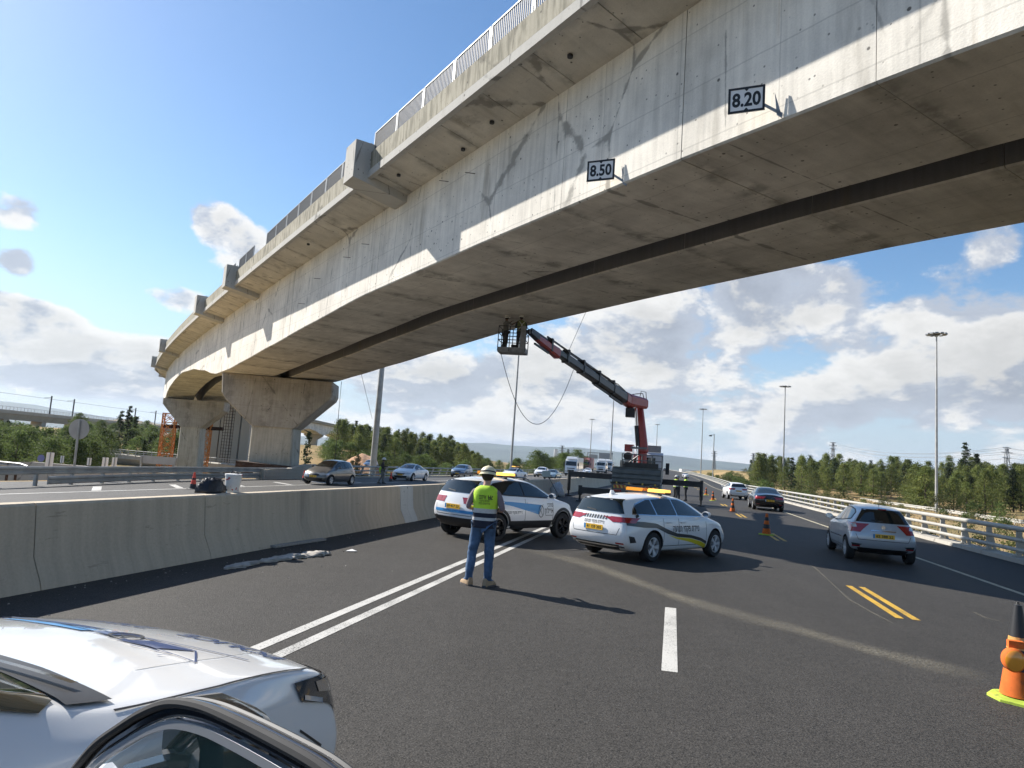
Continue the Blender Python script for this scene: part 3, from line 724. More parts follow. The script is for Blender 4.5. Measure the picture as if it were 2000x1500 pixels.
clearance_sign('8.50', V((1.98, 15.00, 8.36)), 8.36, .65, .49, 'smaller white height sign reading 8.50, on the bridge web above the crane basket')

# ------------------------------------------------------------------ piers
def pier_px(name, label, outline, Y, depth, tilt, colpx, zfoot, tiltn=0.0):
    """cap outline and column seen face-on at distance Y, set at their real place with depth."""
    pts = [aty(px, py, Y + tilt * (px - 540)) for px, py in outline]
    bk = V((-.10, 1, 0)).normalized() * depth
    o = V((sum(p.x for p in pts) / len(pts), Y + depth / 2, zfoot))
    t = thing(name, label, 'bridge pier', o)
    def solid(pts_, nm, mat):
        n = len(pts_); c = .32; rings = []; uvs = []
        cx = sum((p for p in pts_), V()) / n
        for d, k in ((0, .0), (c * .4, 1), (depth - c * .4, 1), (depth, 0)):
            rr = []
            for p in pts_:
                q = p + bk.normalized() * d
                e = (q - (cx + bk.normalized() * d)); e.z = 0
                if k == 0 and e.length > .01: q = q - e.normalized() * c * .35
                rr.append(q); uvs.append((q.x + q.y, q.z))
            rings.append(rr)
        mb = MB(); mb.loft(rings, uvs=uvs); ob = mb.build(nm, mat, t, o)
        return ob
    solid(pts, 'pier_cap', M['pier'])
    cp = [aty(px, py, Y + .15 + tilt * (px - 540)) for px, py in colpx]
    cp[2].z = zfoot; cp[3].z = zfoot
    solid(cp, 'pier_column', M['pierbase'])
    return t, o
t, o = pier_px('bridge_pier', 'wide flared concrete pier under the bridge with dark streaked column, nearer of the two', [(433, 727), (432, 766), (440, 780), (490, 831), (575, 837), (646, 780), (650, 772), (651, 747)], 52.6, 3.2, 0.0, [(491, 829), (573, 836), (571, 905), (482, 905)], -1.8)
mb = MB(); a, b_ = aty(462, 896, 51.5), aty(592, 906, 51.5)
mb.prism([V((a.x, 51.4, .55)), V((b_.x, 51.4, .35)), V((b_.x, 51.4, -.4)), V((a.x, 51.4, -.4))], V((-.3, 4.5, 0))); mb.build('rusty_skirt', M['rust'], t, o)
mb = MB(); p = aty(507, 915, 50.9); mb.lathe([(.42, -1.2), (.42, .12)], (p.x, 51.0, -.05), 'Z', 16); mb.build('concrete_stub', M['farconc'], t, o)
pier_px('bridge_pier', 'slimmer flared concrete pier farther left, in front of the orange trestle towers', [(318, 777), (317, 788), (351, 833), (391, 836), (437, 803), (439, 786)], 92.5, 2.6, 0.0, [(352, 832), (390, 835), (386, 915), (342, 915)], -4.0)
for k in range(6):
    l = l0 + 35 + 38 * k; p = bpt(l, 4, 0); d = bdir(l); r = math.atan2(-d.x, d.y)
    mb = MB(); mb.box((p.x, p.y, 2.3), (3.0, 2.2, 9.6), r); o = V((p.x, p.y, -2.5))
    t = thing('bridge_pier', '%s of the far bridge spans seen beyond the nearer pier' % ('nearest pale pier', 'second pale pier', 'third pale pier', 'fourth pale pier', 'fifth pale pier', 'farthest pale pier')[k], 'bridge pier', o, group='far bridge piers')
    mb.build('pier_column', M['farconc'], t, o)
    mb = MB(); A = [bpt(l - 1.1, o_, z) for o_, z in ((.2, 7.58), (7.8, 7.58), (7.8, 7.1), (5.6, 5.6), (2.4, 5.6), (.2, 7.1))]; mb.prism(A, d * 2.2); mb.build('pier_cap', M['farconc'], t, o)
# ------------------------------------------------------------------ vehicles
def smooth01(t): t = min(1, max(0, t)); return t * t * (3 - 2 * t)
class Car:
    """Body from a control cage, subdivided, wheel wells cut out; trim is laid on the body surface."""
    def __init__(s, t, spec, paint, level=3):
        s.t, s.sp, s.paint = t, spec, paint
        W2 = spec['W'] / 2; top = spec['top']; N = len(top) - 1; fr = (-1, -.55, 0, .55, 1)
        x0, x1 = top[0][0], top[-1][0]; rear, front = spec['rear'], spec['front']
        belt = spec['belt']; vid = {}; vs = []
        def vert(key, p):
            if key not in vid: vid[key] = len(vs); vs.append(p)
            return vid[key]
        def rail(i, k):
            x, z, yr = top[i][:3]; f = fr[k]; pull = 0.0
            if i == 0: pull = spec.get('rpull', .05) * f * f
            if i == N: pull = -spec.get('fpull', .16) * f * f
            return (x + pull, f * yr, z - spec.get('crown', .06) * f * f * (1 if abs(f) < 1 else 1.15))
        hw = {1: spec.get('wbelt', .955), 2: 1.0, 3: .985, 4: .90}
        def plan(x):
            a = 1 - .10 * smooth01((x - (x1 - .75)) / .75) ; b = 1 - .05 * smooth01(((x0 + .5) - x) / .5); return a * b
        def wall(i, k, row):
            f = fr[k]
            if i in (0, N):
                tab = rear if i == 0 else front; x, z, y = tab[row - 1]
                return (x + (spec.get('rpull', .05) if i == 0 else -spec.get('fpull', .16)) * 1.5 * f * f, f * y * W2, z)
            x = top[i][0]
            xx = x + (rear[row - 1][0] - x0) * max(0, 1 - (x - x0) / .55) + (front[row - 1][0] - x1) * max(0, 1 - (x1 - x) / .6)
            z = {1: interp(belt, xx), 2: spec.get('zmid', .62), 3: spec.get('zlow', .34), 4: spec.get('zbot', .20)}[row]
            return (xx, f * W2 * hw[row] * plan(xx), z)
        def V_(i, k, row):
            if row == 0: return vert((i, k, 0), rail(i, k))
            if row < 5:
                return vert((i, k, row), wall(i, k, row))
        def B_(i, k):                                                # underside
            if i in (0, N) or k in (0, 4): return V_(i, k, 4)
            return vert((i, k, 9), (wall(i, 0, 4)[0], fr[k] * W2 * .9, spec.get('zbot', .20)))
        fs = []
        for i in range(N):
            for k in range(4):
                fs.append((V_(i, k, 0), V_(i + 1, k, 0), V_(i + 1, k + 1, 0), V_(i, k + 1, 0)))
                fs.append((B_(i, k), B_(i, k + 1), B_(i + 1, k + 1), B_(i + 1, k)))
            for r in range(4):
                fs.append((V_(i, 0, r), V_(i, 0, r + 1), V_(i + 1, 0, r + 1), V_(i + 1, 0, r)))
                fs.append((V_(i, 4, r), V_(i + 1, 4, r), V_(i + 1, 4, r + 1), V_(i, 4, r + 1)))
        for k in range(4):
            for r in range(4):
                fs.append((V_(0, k, r), V_(0, k + 1, r), V_(0, k + 1, r + 1), V_(0, k, r + 1)))
                fs.append((V_(N, k, r), V_(N, k, r + 1), V_(N, k + 1, r + 1), V_(N, k + 1, r)))
        me = bpy.data.meshes.new('body'); me.from_pydata(vs, [], fs)
        bm = bmesh.new(); bm.from_mesh(me); bmesh.ops.recalc_face_normals(bm, faces=bm.faces)
        rows = {v: k for k, v in vid.items()}; cl = bm.edges.layers.float.new('crease_edge')
        for e in bm.edges:
            (i0, k0, r0_), (i1, k1, r1_) = rows[e.verts[0].index], rows[e.verts[1].index]
            if r0_ == r1_ and r0_ in (0, 1) and (k0 in (0, 4) and k1 in (0, 4)): e[cl] = (.42, .38)[r0_]
            elif r0_ == r1_ == 0 and i0 == i1 == 0: e[cl] = .55
            elif r0_ == r1_ == 1 and i0 == i1 == 0: e[cl] = .35
            elif i0 == i1 and i0 in (0, N) and k0 == k1 and k0 in (0, 4): e[cl] = .40
            elif r0_ == r1_ and r0_ in (2, 4): e[cl] = .22
        bm.to_mesh(me); bm.free()
        tmp = bpy.data.objects.new('tmp', me); COL.objects.link(tmp)
        sub = tmp.modifiers.new('s', 'SUBSURF'); sub.levels = level; sub.render_levels = level
        r = spec['r']; rc = r + .055; cut = MB()
        for x in (0, spec['wb']):
            for sg in (-1, 1): cut.lathe([(rc, sg * (W2 - .26)), (rc, sg * (W2 + .2))], (x, 0, r), 'Y', 40)
        cme = cut.mesh('cut', M['black']); co = bpy.data.objects.new('cut', cme); COL.objects.link(co)
        bo = tmp.modifiers.new('b', 'BOOLEAN'); bo.operation = 'DIFFERENCE'; bo.object = co; bo.solver = 'EXACT'
        dg = bpy.context.evaluated_depsgraph_get(); res = bpy.data.meshes.new_from_object(tmp.evaluated_get(dg))
        bpy.data.objects.remove(tmp); bpy.data.objects.remove(co)
        res.materials.clear(); res.materials.append(paint); res.materials.append(M['black'])
        clad = spec.get('clad')
        if clad: res.materials[1] = M['black']
        res.polygons.foreach_set('use_smooth', [True] * len(res.polygons)); mi = []
        for p in res.polygons:
            c = p.center; d = min(math.hypot(c.x - a, c.z - r) for a in (0, spec['wb']))
            inner = d < rc + .004 and abs(c.y) < W2 + .02 and (abs(p.normal.y) < .35 or abs(c.y) < W2 - .2)
            low = c.z < spec.get('zbot', .2) + .03
            mi.append(1 if (inner or low) else 0)
        res.polygons.foreach_set('material_index', mi)
        res.set_sharp_from_angle(angle=R_(38))
        res.name = 'body'; s.body = link('body', res, t)
        s.bvh = BVHTree.FromPolygons([v.co.copy() for v in res.vertices], [tuple(p.vertices) for p in res.polygons])
        s.W2 = W2
    # ---- laying things on the surface
    def hit(s, side, a, b):
        if side == 'R': o, d = V((a, -3, b)), V((0, 1, 0))
        elif side == 'L': o, d = V((a, 3, b)), V((0, -1, 0))
        elif side == 'B': o, d = V((-4, a, b)), V((1, 0, 0))
        elif side == 'F': o, d = V((8, a, b)), V((-1, 0, 0))
        elif side == 'T': o, d = V((a, b, 4)), V((0, 0, -1))
        p, n, _, _ = s.bvh.ray_cast(o, d)
        if p is None: return None
        if n.dot(d) > 0: n = -n
        return p, n
    def put(s, mb, side, pts, faces, eps=.004, mi=0):
        ok = {}; vs = []
        for i, (a, b) in enumerate(pts):
            h = s.hit(side, a, b)
            if h: ok[i] = len(vs); vs.append(h[0] + h[1] * eps)
        mb.add(vs, [tuple(ok[i] for i in f) for f in faces if all(i in ok for i in f)], mi)
    def patch(s, name, side, topc, botc, mat, n=14, m=6, eps=.004, parent=None, label=None, mb=None):
        def res_(c):
            L = [0.0]
            for p, q in zip(c, c[1:]): L.append(L[-1] + math.hypot(q[0] - p[0], q[1] - p[1]))
            out = []
            for i in range(n + 1):
                x = L[-1] * i / n
                for j in range(len(c) - 1):
                    if x <= L[j + 1] + 1e-9:
                        t = (x - L[j]) / max(1e-9, L[j + 1] - L[j]); out.append((lerp(c[j][0], c[j + 1][0], t), lerp(c[j][1], c[j + 1][1], t))); break
            return out
        A, B = res_(topc), res_(botc)
        pts = [(lerp(A[i][0], B[i][0], j / m), lerp(A[i][1], B[i][1], j / m)) for j in range(m + 1) for i in range(n + 1)]
        fs = [(j * (n + 1) + i, j * (n + 1) + i + 1, (j + 1) * (n + 1) + i + 1, (j + 1) * (n + 1) + i) for j in range(m) for i in range(n)]
        own = mb is None; mb = mb or MB(); s.put(mb, side, pts, fs, eps)
        if own and mb.f: return mb.build(name, mat, parent or s.t, smooth=True, label=label, fix=False, sharp=0)
    def line(s, name, side, pts, w, mat, eps=.005, parent=None, mb=None):
        own = mb is None; mb = mb or MB(); P2 = []
        for (a, b), (c, d) in zip(pts, pts[1:]):
            L = math.hypot(c - a, d - b); n = max(1, int(L / .08))
            for i in range(n): P2.append((lerp(a, c, i / n), lerp(b, d, i / n)))
        P2.append(pts[-1]); pp = []
        for i, p in enumerate(P2):
            q, r = P2[max(i - 1, 0)], P2[min(i + 1, len(P2) - 1)]; dx, dy = r[0] - q[0], r[1] - q[1]; l = math.hypot(dx, dy) or 1
            pp += [(p[0] - dy / l * w / 2, p[1] + dx / l * w / 2), (p[0] + dy / l * w / 2, p[1] - dx / l * w / 2)]
        s.put(mb, side, pp, [(2 * i, 2 * i + 1, 2 * i + 3, 2 * i + 2) for i in range(len(P2) - 1)], eps)
        if own and mb.f: return mb.build(name, mat, parent or s.t, smooth=True, fix=False, sharp=0)
    def text(s, name, side, text, c, h, mat, width=None, heb=True, eps=.006, parent=None, slope=0.0):
        vs, fs = glyph_mesh(text, heb); x0, x1 = min(v[0] for v in vs), max(v[0] for v in vs)
        k = h if width is None else width / (x1 - x0); ky = h
        sg = {'R': 1, 'L': -1, 'B': -1, 'F': 1, 'T': 1}[side]; cx = (x0 + x1) / 2
        pts = [(c[0] + sg * (x - cx) * k, c[1] + (y - .5) * ky + slope * (x - cx) * k) for x, y in vs]
        mb = MB(); s.put(mb, side, pts, fs, eps); return mb.build(name, mat, parent or s.t, fix=False)
    def wheels(s, style=5, dark=False, tint=None):
        r, W2, wb = s.sp['r'], s.W2, s.sp['wb']; w = .205
        tm = MB(); tm.lathe([(r * .66, -w / 2), (r * .93, -w / 2), (r * .99, -w / 2 + .03), (r, -w / 2 + .06), (r, w / 2 - .06), (r * .99, w / 2 - .03), (r * .93, w / 2), (r * .66, w / 2)], axis='Y', n=32, caps=False)
        tme = tm.mesh('wheel', M['rubber'], smooth=True, sharp=50)
        rm = MB(); ri = r * .67
        rm.lathe([(ri, -.06), (ri + .008, -.095), (ri - .02, -.098), (ri - .03, -.07), (ri - .035, .05), (.02, .05)], axis='Y', n=28, mi=0, caps=False)
        rm.lathe([(ri - .02, -.02), (.01, -.018)], axis='Y', n=24, mi=1)
        rm.lathe([(.065, -.02), (.06, -.085), (.03, -.09)], axis='Y', n=12)
        for k in range(style):
            a = 2 * math.pi * k / style
            for da in ((-.13, .13) if style <= 6 else (0,)):
                p, q = V((math.cos(a + da * .7) * .05, -.075, math.sin(a + da * .7) * .05)), V((math.cos(a + da) * (ri - .02), -.088, math.sin(a + da) * (ri - .02)))
                rm.bar(p, q, .042 if style <= 6 else .035, .035, up=V((0, 1, 0)))
        rme = rm.mesh('rim', [tint or (M['blackgloss'] if dark else M['alloy']), M['black']], smooth=True, sharp=30)
        for x in (0, wb):
            for sg in (-1, 1):
                o = link('wheel', tme, s.t); o.location = (x, sg * (W2 - .115), r); o.rotation_euler = (0, 0, 0 if sg < 0 else math.pi)
                link('rim', rme, o)
    def mirrors(s, x, z, mat=None, left=True, right=True):
        for sg, on in ((-1, right), (1, left)):
            if not on: continue
            mb = MB(); y = sg * (s.W2 + .085)
            rings = []
            for k, (dx, sc) in enumerate(((-.06, .9), (-.03, 1.0), (.03, .92), (.08, .5))):
                rings.append([(x + dx, y + sg * .105 * sc * math.cos(a), z + .075 * sc * math.sin(a)) for a in [2 * math.pi * j / 14 for j in range(14)]])
            mb.loft(rings); mb.bar((x, sg * (s.W2 - .06), z - .06), (x, y - sg * .03, z - .03), .05, .04)
            o = mb.build('mirror', mat or s.paint, s.t, smooth=True)
            g_ = MB(); g_.add([(x - .062, y + sg * .085 * math.cos(a), z + .058 * math.sin(a)) for a in [2 * math.pi * j / 12 for j in range(12)]], [tuple(range(12))]); g_.build('mirror_glass', M['chrome'], o)
    def plate(s, side, zc, text, w=.52, h=.11, eps=.014, yc=0.0, lean=0.0):
        h_ = s.hit(side, yc, zc); x = h_[0].x; sg = -1 if side == 'B' else 1
        o = MB(); o.box((x + sg * eps, yc, zc), (.014, w, h)); fr = o.build('number_plate', M['plate'], s.t)
        b = MB(); xf = x + sg * (eps + .008)
        b.add([(xf, yc - sg * (-w / 2) if False else yc + sg * -w / 2 * -1 * -1, zc)], []) if False else None
        yl = yc - sg * w / 2                                         # reader's left end
        b.quad((xf, yl, zc - h / 2), (xf, yl + sg * .05, zc - h / 2), (xf, yl + sg * .05, zc + h / 2), (xf, yl, zc + h / 2)); b.build('plate_band', M['bluefilm'], fr)
        vs, fs, (x0, y0, x1, y1) = font_poly(text, .02); k = MB()
        k.add([(xf + sg * .001, yl + sg * (.075 + (a - x0) / (x1 - x0) * (w - .11)), zc - h * .3 + (c - y0) / (y1 - y0) * h * .6) for a, c in vs], fs); k.build('plate_number', M['ink'], fr, fix=False)
    def lightbar(s, x, z, w, lit=True):
        mb = MB(); mb.box((x, 0, z), (.24, w, .05)); lb = mb.build('light_bar', M['black'], s.t)
        for sg in (-1, 1):
            m_ = MB(); m_.loft([[(x + a * .125, sg * y, z + .015 + b * .075) for a, b in ((-1, 0), (-1, .8), (-.7, 1), (.7, 1), (1, .8), (1, 0))] for y in (w * .07, w * .49)])
            m_.build('beacon', M['amberlit'] if (lit and sg < 0) else M['amberlens'], lb)
        for y in (-w * .3, w * .3): mb = MB(); mb.box((x, y, z - .05), (.06, .08, .07)); mb.build('bracket', M['black'], lb)

# hand-drawn stroke letters (block Hebrew), unit height, pen thickness .17
HEB = {
 'א': (.82, [[(.05, 1), (.78, 0)], [(.72, 1), (.72, .72), (.52, .42)], [(.24, .72), (.06, .42), (.06, 0)]]),
 'ב': (.76, [[(.06, .92), (.56, .92), (.6, .85), (.6, .08)], [(.0, .08), (.76, .08)]]),
 'ד': (.74, [[(.0, .92), (.74, .92)], [(.58, .92), (.58, 0)]]),
 'ה': (.80, [[(.0, .92), (.64, .92), (.7, .84), (.7, 0)], [(.12, .58), (.12, 0)]]),
 'ו': (.36, [[(.0, .92), (.2, .92), (.26, .84), (.26, 0)]]),
 'ח': (.80, [[(.0, .92), (.64, .92), (.7, .84), (.7, 0)], [(.12, .92), (.12, 0)]]),
 'ט': (.80, [[(.04, 1), (.1, .9), (.1, .08), (.62, .08), (.7, .2), (.7, .84), (.6, .92), (.42, .92)]]),
 'י': (.34, [[(.0, .92), (.18, .92), (.24, .84), (.24, .46)]]),
 'ל': (.68, [[(.1, 1.34), (.1, .92), (.58, .92), (.58, .5), (.34, 0)]]),
 'ם': (.80, [[(.1, .92), (.7, .92), (.7, .08), (.1, .08), (.1, .92)]]),
 'מ': (.86, [[(.0, 1), (.2, .6)], [(.06, 0), (.24, .8), (.46, .92), (.7, .84), (.76, .08), (.42, .08)]]),
 'ן': (.36, [[(.0, .92), (.2, .92), (.26, .84), (.26, -.34)]]),
 'נ': (.52, [[(.12, .92), (.34, .92), (.4, .84), (.4, .08), (.0, .08)]]),
 'ס': (.82, [[(.0, .92), (.64, .92), (.72, .8), (.7, .3), (.5, .08), (.3, .08), (.12, .3), (.12, .92)]]),
 'ע': (.80, [[(.08, 1), (.26, .2)], [(.68, 1), (.66, .5), (.5, .18), (.04, -.06)]]),
 'פ': (.76, [[(.34, .5), (.1, .5), (.1, .92), (.58, .92), (.66, .82), (.66, .08), (.04, .08)]]),
 'צ': (.76, [[(.0, 1), (.58, .08), (.0, .08)], [(.64, 1), (.6, .6), (.4, .45)]]),
 'ק': (.80, [[(.0, .92), (.64, .92), (.7, .84), (.66, .4), (.46, .06)], [(.12, .56), (.12, -.34)]]),
 'ר': (.68, [[(.0, .92), (.5, .92), (.58, .82), (.58, 0)]]),
 'ש': (1.02, [[(.06, 1), (.16, .08), (.72, .08), (.92, .3), (.92, 1)], [(.5, 1), (.46, .5), (.2, .36)]]),
 'ת': (.84, [[(.08, .92), (.68, .92), (.74, .84), (.74, 0)], [(.24, .92), (.24, .14), (.16, .08), (.0, .08)]]),
 "'": (.26, [[(.13, 1.05), (.10, .70)]]), '"': (.36, [[(.08, 1.05), (.06, .70)], [(.26, 1.05), (.24, .70)]]),
}
def glyph_mesh(text, heb=True, pen=.16):
    if not heb:
        vs, fs, (x0, y0, x1, y1) = font_poly(text, .02); k = 1 / (y1 - y0); return [((a - x0) * k, (b - y0) * k) for a, b in vs], fs
    vs, fs = [], []; x = 0.0
    for ch in reversed(text):                                        # right-to-left script laid out from its left end
        if ch == ' ': x += .42; continue
        w, strokes = HEB[ch]
        for st in strokes:
            for (a, b), (c, d) in zip(st, st[1:]):
                L = math.hypot(c - a, d - b); ux, uy = (c - a) / L, (d - b) / L; e = pen * .42; n = max(1, int(L / .4))
                for i in range(n):
                    t0, t1 = i / n, (i + 1) / n; e0 = e if i == 0 else 0; e1 = e if i == n - 1 else 0
                    p, q = (a + (c - a) * t0 - ux * e0, b + (d - b) * t0 - uy * e0), (a + (c - a) * t1 + ux * e1, b + (d - b) * t1 + uy * e1)
                    o = len(vs); h = pen / 2
                    vs += [(x + p[0] - uy * h, p[1] + ux * h), (x + q[0] - uy * h, q[1] + ux * h), (x + q[0] + uy * h, q[1] - ux * h), (x + p[0] + uy * h, p[1] - ux * h)]
                    fs.append((o, o + 1, o + 2, o + 3))
        x += w + .17
    return vs, fs

# ---- body shapes (x = 0 at the rear axle, forward +x)
SPEC = {}
SPEC['wagon'] = dict(W=1.80, wb=2.65, r=.325, top=[(-.92, 1.36, .50), (-.55, 1.415, .535), (.0, 1.455, .56), (.7, 1.48, .575), (1.35, 1.465, .57), (1.75, 1.40, .55), (2.2, 1.20, .60), (2.62, .985, .68), (3.0, .91, .72), (3.32, .80, .70)],
    belt=[(-1.0, .98), (0, .97), (1.3, .94), (2.4, .92), (2.9, .84), (3.4, .70)], rear=[(-.99, .98, .78), (-1.07, .66, .90), (-1.03, .38, .90), (-.80, .22, .72)], front=[(3.46, .70, .76), (3.53, .50, .86), (3.50, .30, .85), (3.25, .19, .70)], rpull=.06, fpull=.15, zmid=.64)
SPEC['suv'] = dict(W=1.78, wb=2.56, r=.335, top=[(-.58, 1.44, .50), (-.25, 1.50, .535), (.3, 1.54, .56), (.9, 1.545, .57), (1.35, 1.52, .565), (1.7, 1.45, .55), (2.12, 1.24, .60), (2.5, 1.06, .68), (2.9, 1.0, .73), (3.2, .90, .71)],
    belt=[(-.7, 1.06), (0, 1.05), (1.3, 1.02), (2.4, .99), (2.9, .92), (3.3, .80)], rear=[(-.70, 1.05, .79), (-.76, .70, .91), (-.73, .44, .90), (-.55, .27, .72)], front=[(3.30, .78, .78), (3.38, .56, .88), (3.34, .36, .86), (3.1, .24, .70)], rpull=.07, fpull=.15, zmid=.70, zlow=.42, zbot=.27)
SPEC['hatch'] = dict(W=1.70, wb=2.51, r=.30, top=[(-.36, 1.42, .47), (-.05, 1.465, .515), (.5, 1.505, .545), (1.05, 1.50, .55), (1.45, 1.43, .535), (1.9, 1.22, .57), (2.35, 1.02, .64), (2.72, .93, .68), (3.05, .80, .66)],
    belt=[(-.5, .98), (0, .98), (1.2, .95), (2.3, .92), (2.8, .83), (3.2, .68)], rear=[(-.50, .98, .80), (-.60, .66, .95), (-.56, .38, .95), (-.35, .22, .76)], front=[(3.22, .68, .77), (3.30, .48, .87), (3.27, .30, .85), (3.05, .19, .7)], rpull=.07, fpull=.18, zmid=.62)
SPEC['sedan'] = dict(W=1.82, wb=2.72, r=.325, top=[(-.92, .985, .60), (-.55, 1.03, .60), (-.22, 1.10, .58), (.2, 1.29, .53), (.62, 1.40, .535), (1.15, 1.435, .55), (1.55, 1.40, .545), (2.0, 1.22, .58), (2.5, .98, .67), (2.95, .90, .72), (3.35, .77, .70)],
    belt=[(-1.0, .90), (0, .94), (1.3, .93), (2.4, .90), (2.9, .82), (3.4, .66)], rear=[(-.99, .90, .80), (-1.06, .66, .92), (-1.02, .40, .92), (-.80, .24, .75)], front=[(3.50, .66, .76), (3.58, .48, .87), (3.55, .30, .86), (3.3, .19, .7)], rpull=.09, fpull=.18, zmid=.62)
SPEC['police'] = dict(W=1.84, wb=2.70, r=.34, top=[(-.60, 1.46, .50), (-.25, 1.53, .535), (.3, 1.585, .56), (.85, 1.585, .57), (1.18, 1.54, .565), (1.48, 1.44, .57), (1.84, 1.25, .64), (2.20, 1.075, .745), (2.70, 1.045, .80), (3.22, .975, .80), (3.52, .905, .79)],
    belt=[(-.7, 1.06), (0, 1.05), (1.3, 1.0), (2.4, .97), (2.9, .90), (3.4, .76)], rear=[(-.72, 1.05, .79), (-.80, .70, .92), (-.76, .44, .92), (-.55, .27, .75)], front=[(3.61, .78, .88), (3.68, .58, .92), (3.64, .36, .90), (3.4, .24, .75)], rpull=.07, fpull=.13, zmid=.66, zlow=.4, zbot=.26, crown=.035)
def glaze(c, ws, side_top, side_bot, rear_top=None, rear_bot=None, ws_top=None, ws_bot=None, pillars=(), both=True, glass='glass', trim=None, wglass=None):
    """side_top / side_bot are (x, z) edges from rear to front; pillars are x where the glass is split."""
    for side in ('R', 'L') if both else (both,):
        xs = [side_bot[0][0]] + list(pillars) + [side_bot[-1][0]]
        def cutc(cv, a, b):
            tab = cv; pts = [(a, interp(tab, a))] + [p for p in cv if a + .02 < p[0] < b - .02] + [(b, interp(tab, b))]; return pts
        c.patch('window_surround', side, [(p[0], p[1] + .028) for p in side_top], [(p[0] + (-.03 if i == 0 else .03 if i == len(side_bot) - 1 else 0), p[1] - .022) for i, p in enumerate(side_bot)], trim or M['black'], 40, 8, .004)
        k = len(xs) - 1
        for i in range(k):
            a, b = xs[i] + (.025 if i else 0), xs[i + 1] - (.025 if i < k - 1 else 0)
            tl = cutc(side_top, max(a, side_top[0][0]), min(b, side_top[-1][0])); bl = cutc(side_bot, a, b)
            c.patch('window', side, tl, bl, M[glass], 20, 8, .009)
    if rear_top: c.patch('rear_window', 'B', rear_top, rear_bot, M[glass], 30, 10, .008)
    if ws_top: c.patch('windscreen', 'F', ws_top, ws_bot, M[wglass or glass], 28, 10, .008)
def doors(c, xs, z0, z1, side=('R', 'L'), handles=True):
    """xs = rear edge of the rear door, post between the doors, front edge of the front door."""
    for sd_ in side:
        mb = MB()
        for x in xs: c.line('', sd_, [(x, z0), (x, z1)], .012, None, .003, mb=mb)
        c.line('', sd_, [(xs[0], z0), (xs[-1], z0)], .012, None, .003, mb=mb)
        mb.build('door_gap', M['black'], c.t, fix=False)
        sg = -1 if sd_ == 'R' else 1
        for hx in (xs[0] + .17, xs[1] + .17) if handles else ():
            hh = c.hit(sd_, hx, z1 - .09)
            if hh:
                q = MB(); q.loft([[(hx + dx, hh[0].y + sg * (.003 + .03 * k), z1 - .09 + dz) for dx, dz in ((-.10, -.014), (.10, -.014), (.10, .014), (-.10, .014))] for k in (0, 1)]); q.build('door_handle', c.paint, c.t)

def road_z(x, y): return cross(x * .9724 - y * .2334)
GL = {
 'wagon': dict(st=[(-.60, 1.10), (-.42, 1.23), (0, 1.335), (.7, 1.375), (1.3, 1.355), (1.62, 1.28), (2.10, 1.035)], sb=[(-.64, 1.05), (0, 1.03), (1.3, 1.01), (2.18, .99)], rt=[(.50, 1.335), (-.50, 1.335)], rb=[(.68, 1.03), (-.68, 1.03)], wt=[(-.49, 1.40), (.49, 1.40)], wb=[(-.62, 1.04), (.62, 1.04)], pil=(.18, 1.0)),
 'suv': dict(st=[(-.22, 1.25), (0, 1.36), (.5, 1.43), (1.0, 1.43), (1.38, 1.38), (1.68, 1.28), (2.02, 1.10)], sb=[(-.26, 1.16), (.3, 1.12), (1.2, 1.09), (2.08, 1.06)], rt=[(.50, 1.42), (-.50, 1.42)], rb=[(.66, 1.12), (-.66, 1.12)], wt=[(-.48, 1.44), (.48, 1.44)], wb=[(-.60, 1.10), (.60, 1.10)], pil=(.98,)),
 'hatch': dict(st=[(-.10, 1.25), (.1, 1.33), (.6, 1.385), (1.1, 1.375), (1.42, 1.30), (1.9, 1.06)], sb=[(-.06, 1.10), (.5, 1.04), (1.2, 1.0), (1.98, .99)], rt=[(.46, 1.38), (-.46, 1.38)], rb=[(.64, 1.04), (-.64, 1.04)], wt=[(-.47, 1.42), (.47, 1.42)], wb=[(-.58, 1.06), (.58, 1.06)], pil=(.85,)),
 'sedan': dict(st=[(-.10, 1.08), (.2, 1.20), (.65, 1.315), (1.15, 1.345), (1.5, 1.30), (2.0, 1.06)], sb=[(-.16, 1.02), (.5, 1.0), (1.3, .985), (2.1, .965)], rt=[(.44, 1.36), (-.44, 1.36)], rb=[(.55, 1.08), (-.55, 1.08)], wt=[(-.47, 1.37), (.47, 1.37)], wb=[(-.60, 1.02), (.60, 1.02)], pil=(1.0,)),
}
